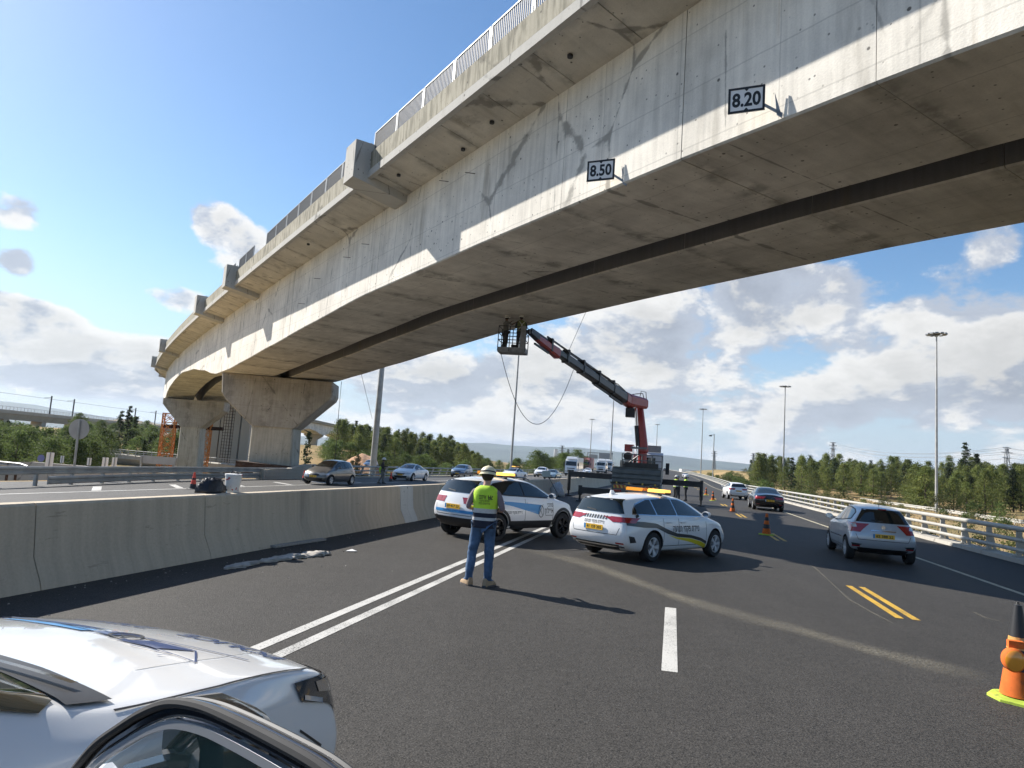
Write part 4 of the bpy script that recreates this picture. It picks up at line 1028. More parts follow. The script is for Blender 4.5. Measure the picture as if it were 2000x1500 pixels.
def std_car(name, label, loc, th, spec, paint, level=2, scale=1.0, group=None, rear=True, front=True, sides=('R', 'L'), mirr=True, style=5, plate='73 402 61', cat='car', dark=False, glass='glass', trim=None):
    t = thing(name, label, cat, loc, R_(th), group); t.scale = (scale,) * 3
    c = Car(t, SPEC[spec], M[paint] if isinstance(paint, str) else paint, level); g_ = GL[spec]; W2 = c.W2
    glaze(c, None, g_['st'], g_['sb'], g_['rt'], g_['rb'], g_['wt'], g_['wb'], g_['pil'], glass=glass, trim=trim)
    c.wheels(style, dark); c.mirrors(g_['sb'][-1][0] - .16, g_['sb'][-1][1] + .06, right=mirr)
    sp = SPEC[spec]; zt = sp['rear'][0][2]; zb = sp['belt'][0][1]
    if rear:
        for sg in (-1, 1):
            lens = M['redlens']
            c.patch('tail_light', 'B', [(sg * .46, zb - .07), (sg * .80, zb - .04)], [(sg * .48, zb - .16), (sg * .80, zb - .21)], lens, 8, 4, .007)
            c.patch('tail_light', 'R' if sg < 0 else 'L', [(sp['rear'][1][0] + .08, zb - .05), (sp['rear'][1][0] + .34, zb - .06)], [(sp['rear'][1][0] + .06, zb - .20), (sp['rear'][1][0] + .26, zb - .17)], lens, 6, 4, .007)
            c.patch('reflector', 'B', [(sg * .55, .42), (sg * .74, .42)], [(sg * .55, .385), (sg * .74, .385)], lens, 4, 2, .006)
        c.patch('rear_valance', 'B', [(.62, .37), (-.62, .37)], [(.56, .26), (-.56, .26)], M['black'], 12, 4, .006)
        c.plate('B', zb - .28, plate)
        mb = MB(); c.line('', 'B', [(.66, zb - .25), (.60, .58), (-.60, .58), (-.66, zb - .25)], .012, None, .003, mb=mb)
        if mb.f: mb.build('tailgate_gap', M['black'], t, fix=False)
        if spec != 'sedan': c.line('rear_wiper', 'B', [(.0, g_['rb'][0][1] + .03), (.28, g_['rb'][0][1] + .06)], .025, M['black'], .016)
    if front:
        zf = sp['front'][0][1]
        for sg in (-1, 1):
            c.patch('headlight', 'F', [(sg * .42, zf - .02), (sg * .78, zf + .03)], [(sg * .44, zf - .11), (sg * .78, zf - .08)], M['clearlens'], 8, 4, .007)
            c.patch('headlight', 'R' if sg < 0 else 'L', [(sp['front'][1][0] - .36, zf + .05), (sp['front'][1][0] - .16, zf + .02)], [(sp['front'][1][0] - .36, zf), (sp['front'][1][0] - .16, zf - .09)], M['clearlens'], 5, 3, .007)
        c.patch('grille', 'F', [(-.40, zf - .04), (.40, zf - .04)], [(-.36, zf - .14), (.36, zf - .14)], M['black'], 10, 3, .006)
        c.patch('lower_grille', 'F', [(-.58, .42), (.58, .42)], [(-.50, .28), (.50, .28)], M['black'], 10, 3, .006)
        c.plate('F', .50, plate)
    doors(c, (-.1 if spec != 'wagon' else .38, g_['pil'][-1], g_['sb'][-1][0] + .02), .34 if spec != 'suv' else .46, zb - .03, sides)
    return t, c

# --- white patrol estate, rear right corner towards the camera
t, c = std_car('patrol_estate_car', 'white estate car with black and yellow swoosh and amber light bar, parked across the lane', 'x' and (2.60, 15.22, 0), 43.5, 'wagon', 'white', 3, .935, style=5, plate='41 159 202', cat='estate car', trim=M['chrome'])
for o in list(t.children):
    if o.name.startswith('tail_light'): bpy.data.objects.remove(o)
for sg in (-1, 1):
    c.patch('tail_light', 'B', [(sg * .40, .965), (sg * .62, .965), (sg * .83, .955)], [(sg * .42, .905), (sg * .62, .86), (sg * .83, .845)], M['redlens'], 14, 5, .008)
    c.patch('tail_light', 'R' if sg < 0 else 'L', [(-.98, .955), (-.72, .94)], [(-.98, .845), (-.80, .87)], M['redlens'], 6, 4, .008)
    c.patch('bumper_vent', 'R' if sg < 0 else 'L', [(-.86, .58), (-.70, .56)], [(-.80, .43), (-.62, .44)], M['black'], 5, 4, .006)
c.patch('swoosh', 'R', [(-.88, .90), (-.35, .88), (.1, .84), (.5, .715), (.9, .615), (1.5, .565), (1.95, .49), (2.22, .40)], [(-.88, .80), (-.35, .755), (.1, .745), (.5, .615), (.9, .535), (1.5, .495), (1.95, .415), (2.22, .335)], M['greyfilm'], 40, 4, .005)
c.patch('swoosh', 'R', [(.58, .575), (.9, .525), (1.5, .485), (1.95, .405), (2.22, .325)], [(.58, .57), (.9, .49), (1.5, .40), (1.95, .30), (2.22, .235)], M['yellowfilm'], 30, 4, .005, label='yellow lower band of the swoosh')
c.text('door_lettering', 'R', 'ניידת פקחי תנועה', (1.30, .715), .125, M['ink'], width=1.12)
for k in range(9):
    y = .30 - k * .075; c.patch('hazard_stripe', 'B', [(y, .965), (y - .035, .965)], [(y + .03, .885), (y - .005, .885)], M['ink'], 2, 3, .006)
c.text('tailgate_lettering', 'B', 'ניידת פקחי תנועה', (0.02, .815), .06, M['ink'], width=.56)
c.lightbar(.95, 1.49, 1.15)
mb = MB(); mb.loft([[(-.42 + a, b * .025, 1.42) for a, b in ((-.1, -1), (.09, -.6), (.09, .6), (-.1, 1))], [(-.44 + a, b * .012, 1.51) for a, b in ((-.05, -1), (.02, -1), (.02, 1), (-.05, 1))]]); mb.build('antenna', M['white'], t)
mb = MB(); mb.lathe([(.055, 0), (.055, .006)], axis='Y', n=16); o = mb.build('badge', M['ink'], t); h = c.hit('R', -.55, .99); o.location = h[0] + V((0, -.012, 0))
c.line('chrome_strip', 'B', [(.72, .33), (-.72, .33)], .03, M['chrome'], .010)

# --- white patrol crossover beyond the standing man
t, c = std_car('patrol_crossover', 'white crossover car with blue wedge stripe and amber light bar, parked beside the barrier', (-.71, 16.89, 0), 47.4, 'suv', 'white', 3, .955, style=5, plate='69 417 53', cat='crossover car', dark=True)
for w_ in (0, SPEC['suv']['wb']):
    for sd_ in 'RL':
        pts = []; r = SPEC['suv']['r'] + .06
        for k in range(17):
            a = R_(-5 + 190 * k / 16)
            pts += [(w_ + (r + .004) * math.cos(a), .335 + (r + .004) * math.sin(a)), (w_ + (r + .085) * math.cos(a), .335 + (r + .085) * math.sin(a))]
        mb = MB(); c.put(mb, sd_, pts, [(2 * i, 2 * i + 1, 2 * i + 3, 2 * i + 2) for i in range(16)], .007); mb.build('arch_cladding', M['black'], t, fix=False)
for sd_ in 'RL':
    c.patch('sill_cladding', sd_, [(.40, .49), (2.18, .49)], [(.38, .30), (2.18, .30)], M['black'], 16, 4, .007)
    c.patch('bumper_cladding', sd_, [(-.72, .53), (-.45, .53)], [(-.70, .33), (-.41, .33)], M['black'], 5, 4, .007)
c.patch('bumper_cladding', 'B', [(.84, .52), (-.84, .52)], [(.76, .30), (-.76, .30)], M['black'], 18, 4, .007)
c.patch('bumper_stripe', 'B', [(.66, .70), (-.66, .70)], [(.66, .63), (-.66, .63)], M['bluefilm'], 14, 2, .006)
c.text('bumper_lettering', 'B', 'ניידת פקחי תנועה', (.1, .665), .04, M['bluedark'], width=.5, eps=.010)
c.patch('blue_wedge', 'R', [(-.35, .985), (.5, .955), (1.62, .885)], [(-.35, .975), (.5, .85), (1.50, .645)], M['bluefilm'], 26, 6, .005)
c.text('door_lettering', 'R', 'ניידת פקחי תנועה', (.55, .70), .06, M['ink'], width=.62)
mb = MB()
for a_, b_ in ((.155, .125),):
    pts = []
    for k in range(25):
        an = 2 * math.pi * k / 24; pts += [(1.60 + .11 * math.cos(an), .72 + a_ * math.sin(an)), (1.60 + .095 * math.cos(an), .72 + (a_ - .018) * math.sin(an))]
    c.put(mb, 'R', pts, [(2 * i, 2 * i + 1, 2 * i + 3, 2 * i + 2) for i in range(24)], .009)
c.line('', 'R', [(1.50, .64), (1.68, .90)], .014, None, .009, mb=mb); c.line('', 'R', [(1.66, .62), (1.54, .80)], .012, None, .009, mb=mb)
mb.build('ring_emblem', M['ink'], t, fix=False)
c.text('door_lettering', 'R', 'נתיבי', (1.97, .885), .085, M['ink'], width=.24); c.text('door_lettering', 'R', 'איילון', (1.93, .735), .11, M['ink'], width=.36)
c.line('lettering_rule', 'R', [(1.78, .62), (2.08, .62)], .012, M['greyfilm'], .006)
for sg in (-1, 1):
    mb = MB(); mb.tube([(-.15, sg * .565, 1.50), (.0, sg * .585, 1.545), (.6, sg * .60, 1.575), (1.2, sg * .585, 1.55), (1.4, sg * .57, 1.50)], .018, 8); mb.build('roof_rail', M['blackgloss'], t, smooth=True)
c.lightbar(.72, 1.565, 1.15)
mb = MB(); mb.tube([(-.1, 0, 1.52), (-.28, 0, 1.66)], [.008, .004], 6); mb.build('antenna', M['black'], t)
c.text('rear_lettering', 'B', 'mono', (.0, .80), .035, M['greyfilm'], width=.16, heb=False) if False else None

# --- silver hatchback driving away on the right
t, c = std_car('silver_hatchback', 'silver hatchback seen from behind, driving in the open lane on the right', (9.62, 17.93, 0), 74.6, 'hatch', 'silver', 3, .94, style=8, plate='62 388 52', glass='glass')
for o in list(t.children):
    if o.name.startswith('tail_light'): bpy.data.objects.remove(o)
for sg in (-1, 1):
    c.patch('tail_light', 'B', [(sg * .615, 1.0), (sg * .775, .99)], [(sg * .575, .81), (sg * .785, .765)], M['redlens'], 14, 8, .008)
    c.patch('tail_light', 'R' if sg < 0 else 'L', [(-.46, 1.0), (-.27, .985)], [(-.50, .77), (-.40, .79)], M['redlens'], 8, 8, .009)
    c.patch('light_strip', 'B', [(sg * .645, .98), (sg * .73, .975)], [(sg * .625, .895), (sg * .72, .885)], M['clearlens'], 4, 4, .012)
    c.patch('bumper_vent', 'B', [(sg * .50, .46), (sg * .76, .48)], [(sg * .58, .42), (sg * .74, .42)], M['black'], 5, 3, .007)
c.line('chrome_strip', 'B', [(.30, .835), (-.30, .835)], .028, M['chrome'], .014)
c.patch('spoiler_lamp', 'B', [(.10, 1.405), (-.10, 1.405)], [(.10, 1.38), (-.10, 1.38)], M['redlens'], 4, 2, .010)
mb = MB(); mb.lathe([(.05, -.012), (.05, 0)], axis='X', n=14); o = mb.build('badge', M['chrome'], t); h = c.hit('B', 0, .93); o.location = h[0] + V((-.006, 0, 0))
mb = MB(); mb.tube([(.0, 0, 1.47), (-.12, 0, 1.68)], [.009, .004], 6); mb.build('antenna', M['black'], t)
c.line('side_moulding', 'L', [(.42, .56), (1.95, .56)], .03, M['chrome'], .010)

# --- other traffic on the near carriageway
std_car('dark_sedan', 'black sedan seen from behind, beyond the silver hatchback', (16.28, 43.15, 0), 75.8, 'sedan', 'blackpaint', 2, 1.0, plate='81 226 47', cat='car', style=5)
t, c = std_car('white_hatchback', 'white hatchback seen from behind, ahead of the black sedan', (20.18, 60.61, 0), 82.0, 'suv', 'white', 2, .96, plate='50 337 84')
std_car('white_sedan', 'white sedan passing the far side of the crane truck, half hidden by its bumper', (13.2, 83.5, 0), 77, 'sedan', 'white', 2, 1.0, plate='33 190 75')
x, y = 50.0 - 1.2, 190; p = P(197, 3.6); std_car('white_sedan', 'small white sedan far ahead just right of the vest wearing workers', (p.x, p.y, p.z), 76, 'sedan', 'white', 1, 1.0, plate='12 345 88', sides=())
p = P(345, .5); std_car('distant_car', 'tiny grey car at the far bend of the open lane', (p.x, p.y, p.z), 78, 'hatch', 'greypaint', 1, 1.0, sides=(), plate='90 117 36')
# --- oncoming traffic beyond the barrier
def onc(name, label, loc, th, spec, paint, level=2, cat='car', **k):
    z = road_z(loc[0], loc[1]) + rz(loc[0] * .2334 + loc[1] * .9724)
    return std_car(name, label, (loc[0], loc[1], z), th, spec, paint, level, cat=cat, **k)
onc('grey_hatchback', 'dark grey hatchback facing the camera beyond the barrier, beside the concrete barrier end', (-10.32, 43.8), -106, 'hatch', 'greypaint', 2, plate='75 301 33', style=5)
onc('white_sedan', 'white sedan facing the camera beyond the barrier, behind the dark clothed worker', (-7.69, 60.15), -104.9, 'sedan', 'white', 2, plate='58 244 01', style=5)
onc('blue_car', 'blue car facing the camera just left of the standing man\'s helmet', (-4.9, 84.0), -103, 'suv', 'bluepaint', 2, plate='22 718 90')
t, c = onc('escort_sedan', 'white sedan with amber roof lights beyond the barrier, right of the standing man', (1.6, 86.5), -116, 'sedan', 'white', 2, plate='43 559 17'); c.lightbar(1.0, 1.52, 1.0)
onc('teal_car', 'pale teal car facing the camera, beside the white pickup', (7.2, 102), -108, 'sedan', 'tealpaint', 2, plate='60 225 14')
t, c = onc('white_pickup', 'white pickup truck facing the camera beyond the barrier', (6.3, 117), -103, 'suv', 'white', 2, cat='pickup', scale=1.12, plate='88 640 31')
onc('white_car', 'white car far off under the crane boom, left of the crane truck', (19.5, 165), -103, 'suv', 'white', 1, sides=(), plate='37 402 11')
onc('white_car', 'second white car far off, partly hidden behind the raised outrigger beam', (17.2, 158), -103, 'sedan', 'white', 1, sides=(), plate='31 802 16')
onc('blue_car', 'small blue car on the outer lane in front of the wood', (-22.5, 118), -104, 'hatch', 'bluepaint', 1, sides=(), plate='14 202 77')

# --- box lorries
def lorry(name, label, loc, th, boxcol, cabcol, H=3.9, L=9.0, group=None, trailer=True):
    z = road_z(loc[0], loc[1]) + rz(loc[0] * .2334 + loc[1] * .9724)
    t = thing(name, label, 'truck', (loc[0], loc[1], z), R_(th), group)
    mb = MB(); W = 2.5; prof = [(0, .55), (.10, 1.25), (-.06, 2.05), (-.32, 3.0), (-.6, 3.35), (-1.9, 3.4), (-1.9, .55)]
    mb.loft([[(x, y * (W / 2 - (.06 if abs(y) == 1 else 0)), zz) for x, zz in prof] for y in (-1, -.92, .92, 1)]); mb.build('cab', cabcol, t)
    mb = MB(); mb.quad((-.045, -1.08, 2.08), (-.045, 1.08, 2.08), (-.30, 1.02, 2.92), (-.30, -1.02, 2.92)); o = mb.build('windscreen', M['glass'], t); o.location = (.035, 0, .012)
    mb = MB(); mb.box((.10, 0, 1.05), (.03, 1.3, .42)); mb.box((.09, 0, 1.55), (.03, 1.5, .14)); mb.build('grille', M['black'], t)
    for sg in (-1, 1):
        mb = MB(); mb.box((.09, sg * .95, .95), (.06, .42, .24)); mb.build('headlight', M['clearlens'], t)
        mb = MB(); mb.box((-.25, sg * 1.42, 2.35), (.12, .22, .6)); mb.build('mirror', M['black'], t)
        for x in (-1.0, -L + 1.2, -L + 2.4): mb = MB(); mb.lathe([(.2, -.14), (.5, -.14), (.5, .14), (.2, .14)], (x, sg * 1.05, .5), 'Y', 18); mb.build('wheel', M['rubber'], t)
    mb = MB(); mb.box((.02, 0, .42), (.2, 2.4, .3)); mb.build('bumper', M['black'], t)
    mb = MB(); mb.box((-L / 2 - 1.1, 0, (H + 1.05) / 2), (L - 2.2, 2.55, H - 1.05)); mb.build('cargo_box', boxcol, t)
    mb = MB(); mb.box((-L / 2, 0, .85), (L - .6, 1.0, .25)); mb.build('chassis', M['darksteel'], t)
    mb = MB(); mb.loft([[(-.65 + a, y, b) for a, b in ((.35, 3.38), (.05, 3.8), (-1.1, 3.9), (-1.1, 3.38))] for y in (-.95, .95)]); mb.build('air_deflector', cabcol, t)
    return t
lorry('box_lorry', 'white box lorry facing the camera beyond the barrier', (12.9, 139), -103, M['white'], M['white'], 3.8, 10)
M['redwhite'] = pbr('red_white_tarp', (.42, .16, .15), .6, var=(.9, .5, 3))
lorry('car_carrier_lorry', 'dull red lorry far off between the lorry and the crane truck', (23.5, 206), -103, M['redwhite'], M['redwhite'], 4.2, 11)
lorry('white_lorry', 'small white lorry far off beside the dull red lorry', (25.8, 190), -103, M['white'], M['white'], 3.2, 7)
lorry('white_lorry', 'farthest white lorry just left of the crane truck bed', (31.5, 215), -103, M['white'], M['white'], 3.4, 8)
# ------------------------------------------------------------------ people
M['skin'] = pbr('skin', (.52, .30, .21), .55, var=(14, .08, 4))
M['skindark'] = pbr('dark_skin', (.16, .085, .055), .55, var=(14, .08, 4))
M['denim'] = pbr('blue_denim', (.055, .105, .19), .85, var=(9, .35, 5), bump=(160, .3, .004), dirt=((.16, .26, .40), 5, .55, .2))
M['tee'] = pbr('mauve_tee', (.20, .155, .17), .85, var=(8, .15, 4))
M['vlime'] = pbr('lime_vest', (.52, .80, .045), .7, var=(6, .12, 4), bump=(14, .35, .02))
M['vdull'] = pbr('dull_green_vest', (.13, .15, .055), .8, bump=(14, .35, .02))
M['vnavy'] = pbr('navy_vest', (.012, .015, .032), .8, bump=(14, .35, .02))
M['vsilver'] = pbr('silver_tape', (.50, .50, .50), .4, var=(30, .08, 2))
M['helmet'] = pbr('cream_helmet', (.72, .66, .45), .35, coat=.3)
M['whitehelmet'] = pbr('white_helmet', (.80, .79, .75), .35, coat=.3)
M['hair'] = pbr('dark_hair', (.018, .013, .010), .7, bump=(60, .4, .01))
M['tan'] = pbr('tan_suede', (.36, .25, .15), .85, var=(9, .2, 4))
M['darkcloth'] = pbr('dark_work_cloth', (.035, .036, .04), .9, var=(8, .3, 4))
M['greycloth'] = pbr('grey_work_trousers', (.16, .16, .15), .9, var=(8, .2, 4))
M['sole'] = pbr('shoe_sole', (.10, .09, .085), .9)
def skin_mesh(verts, edges, radii, root=0, level=2, name='body'):
    me = bpy.data.meshes.new(name); me.from_pydata(verts, edges, [])
    ob = bpy.data.objects.new('tmp', me); COL.objects.link(ob)
    ob.modifiers.new('k', 'SKIN'); sv = me.skin_vertices[0].data
    for i, r in enumerate(radii): sv[i].radius = r if isinstance(r, tuple) else (r, r)
    for i in range(len(verts)): sv[i].use_root = (i == root)
    ob.modifiers['k'].use_smooth_shade = True; ob.modifiers['k'].branch_smoothing = .6
    sb = ob.modifiers.new('s', 'SUBSURF'); sb.levels = level
    dg = bpy.context.evaluated_depsgraph_get(); res = bpy.data.meshes.new_from_object(ob.evaluated_get(dg))
    bpy.data.objects.remove(ob); bpy.data.meshes.remove(me); res.name = name
    res.polygons.foreach_set('use_smooth', [True] * len(res.polygons)); return res
POSE = dict(pel=(0, 0, .95), sp=(0, -.005, 1.10), ch=(0, 0, 1.30), nb=(0, -.01, 1.46), nk=(0, .01, 1.53), hd=(0, .035, 1.635), tp=(0, .025, 1.72),
            sh=(.185, -.01, 1.41), el=(.27, -.03, 1.14), wr=(.16, .20, 1.17), hip=(.09, 0, .90), kn=(.115, .02, .50), an=(.13, -.02, .10), he=(.13, -.06, .06), to=(.16, .13, .04))
def person(label, loc, rz, height=1.75, pose={}, trousers='denim', shirt='tee', skin='skin', vest=None, helmet='whitehelmet', shoes='tan', group=None, detail=1, vest_text=None, z0=0.0, harness=False, vmat='vlime'):
    """facing +y; a pose entry may give left and right separately as (left, right)."""
    t = thing('person', label, 'person', loc, rz, group); k = height / 1.75; t.scale = (k, k, k)
    pz = dict(POSE); pz.update(pose)
    def pt(n, sd=None):
        p = pz[n]
        if isinstance(p[0], tuple): p = p[0] if sd < 0 else p[1]; return V(p)
        p = V(p)
        return V((p.x * sd, p.y, p.z)) if sd else p
    vs, es, rs, lab = [], [], [], []
    def add(p, r, par=None, l='torso'):
        vs.append(tuple(p)); rs.append(r); lab.append(l)
        if par is not None: es.append((par, len(vs) - 1))
        return len(vs) - 1
    pel = add(pt('pel'), .135, None, 'legs'); sp = add(pt('sp'), .125, pel); ch = add(pt('ch'), .145, sp); nb = add(pt('nb'), .075, ch); nk = add(pt('nk'), .055, nb, 'skin')
    hd = add(pt('hd'), .088, nk, 'skin'); tp = add(pt('tp'), .070, hd, 'skin')
    fwd = (pt('hd') - pt('nk')); fdir = V((0, 1, 0))
    add(pt('hd') + V((0, .088, -.015)), .016, hd, 'skin')                      # nose
    add(pt('hd') + V((0, .06, -.075)), .036, hd, 'skin')                       # chin
    for sd in (-1, 1):
        add(pt('hd') + V((sd * .088, -.01, -.01)), .018, hd, 'skin')           # ear
        sh = add(pt('sh', sd), .068, ch); el = add(pt('el', sd), .044, sh, 'sleeve')
        wr = add(pt('wr', sd), .029, el, 'arm'); d = (pt('wr', sd) - pt('el', sd)).normalized(); sx = d.cross(V((0, 0, 1)))
        sx = sx.normalized() if sx.length > .1 else V((1, 0, 0)); up = sx.cross(d)
        pm = add(pt('wr', sd) + d * .075, .030, wr, 'arm')
        for j, (o_, ln) in enumerate(((-.030, .060), (-.010, .072), (.010, .068), (.028, .052))):
            a = add(pt('wr', sd) + d * .115 + sx * o_, .0095, pm, 'arm'); b = add(pt('wr', sd) + d * (.115 + ln * .55) + sx * o_ - up * .015, .009, a, 'arm'); add(pt('wr', sd) + d * (.115 + ln * .7) + sx * o_ - up * .038, .008, b, 'arm')
        a = add(pt('wr', sd) + d * .06 - sx * sd * .042, .011, pm, 'arm'); add(pt('wr', sd) + d * .10 - sx * sd * .052 - up * .012, .009, a, 'arm')
        hp = add(pt('hip', sd), .095, pel, 'legs'); kn = add(pt('kn', sd), .060, hp, 'legs'); an = add(pt('an', sd), .042, kn, 'legs'); add(pt('to', sd), .034, an, 'legs')
    me = skin_mesh(vs, es, rs, pel, 1 + (1 if detail else 0)); 
    for mm in (M[shirt], M[skin], M[trousers]): me.materials.append(mm)
    segs = [(V(vs[a]), V(vs[b]), lab[b]) for a, b in es]
    def near(p):
        best = None
        for a, b, l in segs:
            d = b - a; u = max(0, min(1, (p - a).dot(d) / max(1e-9, d.length_squared))); q = (p - a - d * u).length
            if best is None or q < best[0]: best = (q, l, u)
        return best
    for p in me.polygons:
        q, l, u = near(p.center)
        p.material_index = {'torso': 0, 'skin': 1, 'sleeve': 0, 'arm': 1, 'legs': 2}[l]
        if l == 'arm' and shirt == 'darkcloth' and u < .9: p.material_index = 0
        if p.center.z < 1.0 and l == 'torso': p.material_index = 2
    body = link('body', me, t)
    # trousers: a second, looser skin over the legs
    tv, te, tr = [tuple(pt('pel') + V((0, 0, .05)))], [], [(.152, .152)]
    for sd in (-1, 1):
        c = 0
        for p, r in ((pt('hip', sd), .112), (pt('hip', sd).lerp(pt('kn', sd), .5), .093), (pt('kn', sd), .078), (pt('kn', sd).lerp(pt('an', sd), .5) + V((0, -.02, 0)), .072), (pt('an', sd) + V((0, 0, .03)), .066), (pt('an', sd) + V((0, 0, -.035)), .062)):
            tv.append(tuple(p)); tr.append(r); te.append((c, len(tv) - 1)); c = len(tv) - 1
    tm = skin_mesh(tv, te, tr, 0, 2, 'trousers'); tm.materials.append(M[trousers])
    for v_ in tm.vertices:                                                      # cloth creases
        n = mn.noise(v_.co * 9) * .010 + mn.noise(V((v_.co.x * 6, v_.co.y * 6, v_.co.z * 26))) * .008 * (1 if v_.co.z < .6 else .5); v_.co += v_.normal * n
    link('trousers', tm, t)
    for sd in (-1, 1):
        an, to = pt('an', sd), pt('to', sd); d = (to - an); d.z = 0; d.normalize(); sx = V((d.y, -d.x, 0)); mb = MB(); rings = []
        for l_, w_, h_ in ((-.085, .030, .085), (-.075, .040, .115), (-.02, .045, .125), (.05, .047, .095), (.12, .050, .070), (.17, .040, .055), (.19, .020, .035)):
            rings.append([an * 1 + V((0, 0, -an.z)) + d * l_ + sx * w_ * a + V((0, 0, .012 + h_ * b)) for a, b in ((-1, 0), (-1, .45), (-.6, .9), (0, 1), (.6, .9), (1, .45), (1, 0))])
        mb.loft(rings); so_ = mb.build('shoe', M[shoes], t, smooth=True, sharp=60)
        mb = MB(); mb.loft([[an + V((0, 0, -an.z)) + d * l_ + sx * w_ * a + V((0, 0, z_)) for l_, w_, a in ((-.095, .030, -1), (-.02, .050, -1), (.12, .056, -1), (.19, .030, -1), (.205, 0, 0), (.19, .030, 1), (.12, .056, 1), (-.02, .050, 1), (-.095, .030, 1))] for z_ in (.0, .024)]); mb.build('sole', M['sole'], so_)
    # vest
    if vest:
        bands, zlo = vest; rings = []; n = 28; prof = [(zlo, .185, .150), (zlo + .10, .182, .146), (1.08, .178, .142), (1.18, .186, .148), (1.28, .196, .152), (1.36, .198, .146), (1.42, .180, .128), (1.46, .135, .105), (1.485, .088, .082)]
        dz = 0; zz = []
        z = zlo
        while z < 1.485: zz.append(z); z += .022
        zz.append(1.485); ip = lambda j, z: interp([(p[0], p[j]) for p in prof], z)
        for z in zz:
            cy = interp([(.85, 0), (1.1, -.005), (1.3, 0), (1.46, -.008), (1.5, 0)], z); rr = []
            for i in range(n):
                a = 2 * math.pi * i / n; ca, sa = math.cos(a), math.sin(a); e = .78
                w = V((math.copysign(abs(ca) ** e, ca) * ip(1, z), cy + math.copysign(abs(sa) ** e, sa) * ip(2, z), z))
                w += V((ca, sa, 0)) * (mn.noise(V((ca * 2.2, sa * 2.2, z * 5))) * .014 + mn.noise(V((ca * 5, sa * 5, z * 11))) * .006); rr.append(w)
            rings.append(rr)
        mb = MB(); mb.loft(rings, caps=False); mats = [M[vmat], M['vnavy'], M['vsilver']]
        for fi, f in enumerate(mb.f):
            zc = sum(mb.v[q][2] for q in f) / len(f); mb.mi[fi] = 0
            for z0_, z1_, m_ in bands:
                if z0_ <= zc < z1_: mb.mi[fi] = m_
        vo = mb.build('vest', mats, t, smooth=True, sharp=0); sol = vo.modifiers.new('t', 'SOLIDIFY'); sol.thickness = .006
        if vest_text:
            bv = BVHTree.FromPolygons([V(v_) for v_ in mb.v], mb.f)
            def lay(vs_, fs_, cx, cz, wd, ht, nm):
                x0_, x1_ = min(q[0] for q in vs_), max(q[0] for q in vs_); k_ = wd / (x1_ - x0_); o = MB(); pts = []
                for x_, y_ in vs_:
                    h = bv.ray_cast(V((cx + (x_ - (x0_ + x1_) / 2) * k_, -1, cz + (y_ - .5) * ht)), V((0, 1, 0)))
                    pts.append((h[0] + V((0, -.008, 0))) if h[0] else V((0, 0, -9)))
                o.add(pts, fs_); o.build(nm, M['ink'], vo, fix=False)
            for tx, cx, cz, wd, ht in vest_text: lay(*glyph_mesh(tx, True), cx, cz, wd, ht, 'vest_lettering')
            lg = [[(0, 1), (.18, 0)], [(.0, .45), (.55, .55)], [(.55, 1), (.40, 0)], [(.62, .2), (.95, .9)], [(.60, .1), (1.0, .1)]]; vs_, fs_ = [], []
            for (a, b), (c_, d_) in lg:
                L = math.hypot(c_ - a, d_ - b); ux, uy = (c_ - a) / L * .08, (d_ - b) / L * .08; o = len(vs_); vs_ += [(a - uy, b + ux), (c_ - uy, d_ + ux), (c_ + uy, d_ - ux), (a + uy, b - ux)]; fs_.append((o, o + 1, o + 2, o + 3))
            lay(vs_, fs_, .085, 1.315, .075, .065, 'vest_logo')
    if harness:
        mb = MB(); mb.tube([(-.12, -.15, 1.40), (0, -.165, 1.25), (.13, -.15, 1.02)], .016, 6); mb.tube([(.12, -.15, 1.40), (0, -.165, 1.25), (-.13, -.15, 1.02)], .016, 6); mb.build('harness', M['vsilver'], t)
    # hair and helmet
    h = pt('hd'); tilt = Matrix.Rotation(R_(pz.get('nod', 0)), 3, 'X')
    mb = MB(); rings = []
    for i in range(9):
        ph = math.pi * i / 8; rings.append([h + tilt @ V((.096 * math.sin(ph) * math.cos(a), -.012 + .106 * math.sin(ph) * math.sin(a) - .012, .012 + .105 * math.cos(ph))) for a in [2 * math.pi * j / 16 for j in range(16)]])
    keep = MB(); keep.loft(rings, caps=False); fl = [f for f in keep.f if (sum(keep.v[q][1] for q in f) / 4 - h.y) < .035 and (sum(keep.v[q][2] for q in f) / 4 - h.z) > -.085]
    hb = MB(); hb.add(keep.v, fl); hb.build('hair', M['hair'], t, smooth=True, sharp=0)
    if helmet:
        mb = MB(); c0 = h + V((0, 0, .035)); rings = []
        for i in range(10):
            ph = (math.pi / 2) * i / 9; r_, z_ = math.sin(ph), math.cos(ph)
            rings.append([c0 + tilt @ V((.122 * r_ * math.cos(a), .138 * r_ * math.sin(a), .118 * z_ * (1 + .05 * (abs(math.cos(a)) < .3)))) for a in [2 * math.pi * j / 24 for j in range(24)]])
        br = [(1.0, -.012), (1.16, -.022), (1.17, -.030), (1.0, -.028)]
        for s_, z_ in br: rings.append([c0 + tilt @ V((.122 * s_ * math.cos(a), .138 * (s_ + (.16 if s_ > 1.1 and math.sin(a) > .2 else 0) * max(0, math.sin(a))) * math.sin(a), z_)) for a in [2 * math.pi * j / 24 for j in range(24)]])
        mb.loft(rings, caps=False); ho = mb.build('helmet', M[helmet], t, smooth=True, sharp=40)
        mb = MB(); mb.loft([[c0 + tilt @ V((s_ * .124 * math.cos(a), s_ * .140 * math.sin(a), z_)) for a in [2 * math.pi * j / 24 for j in range(24)]] for s_, z_ in ((1.0, .018), (1.01, .012), (.995, .030))], caps=False); mb.build('helmet_strap', M['vnavy'], ho, smooth=True)
    return t
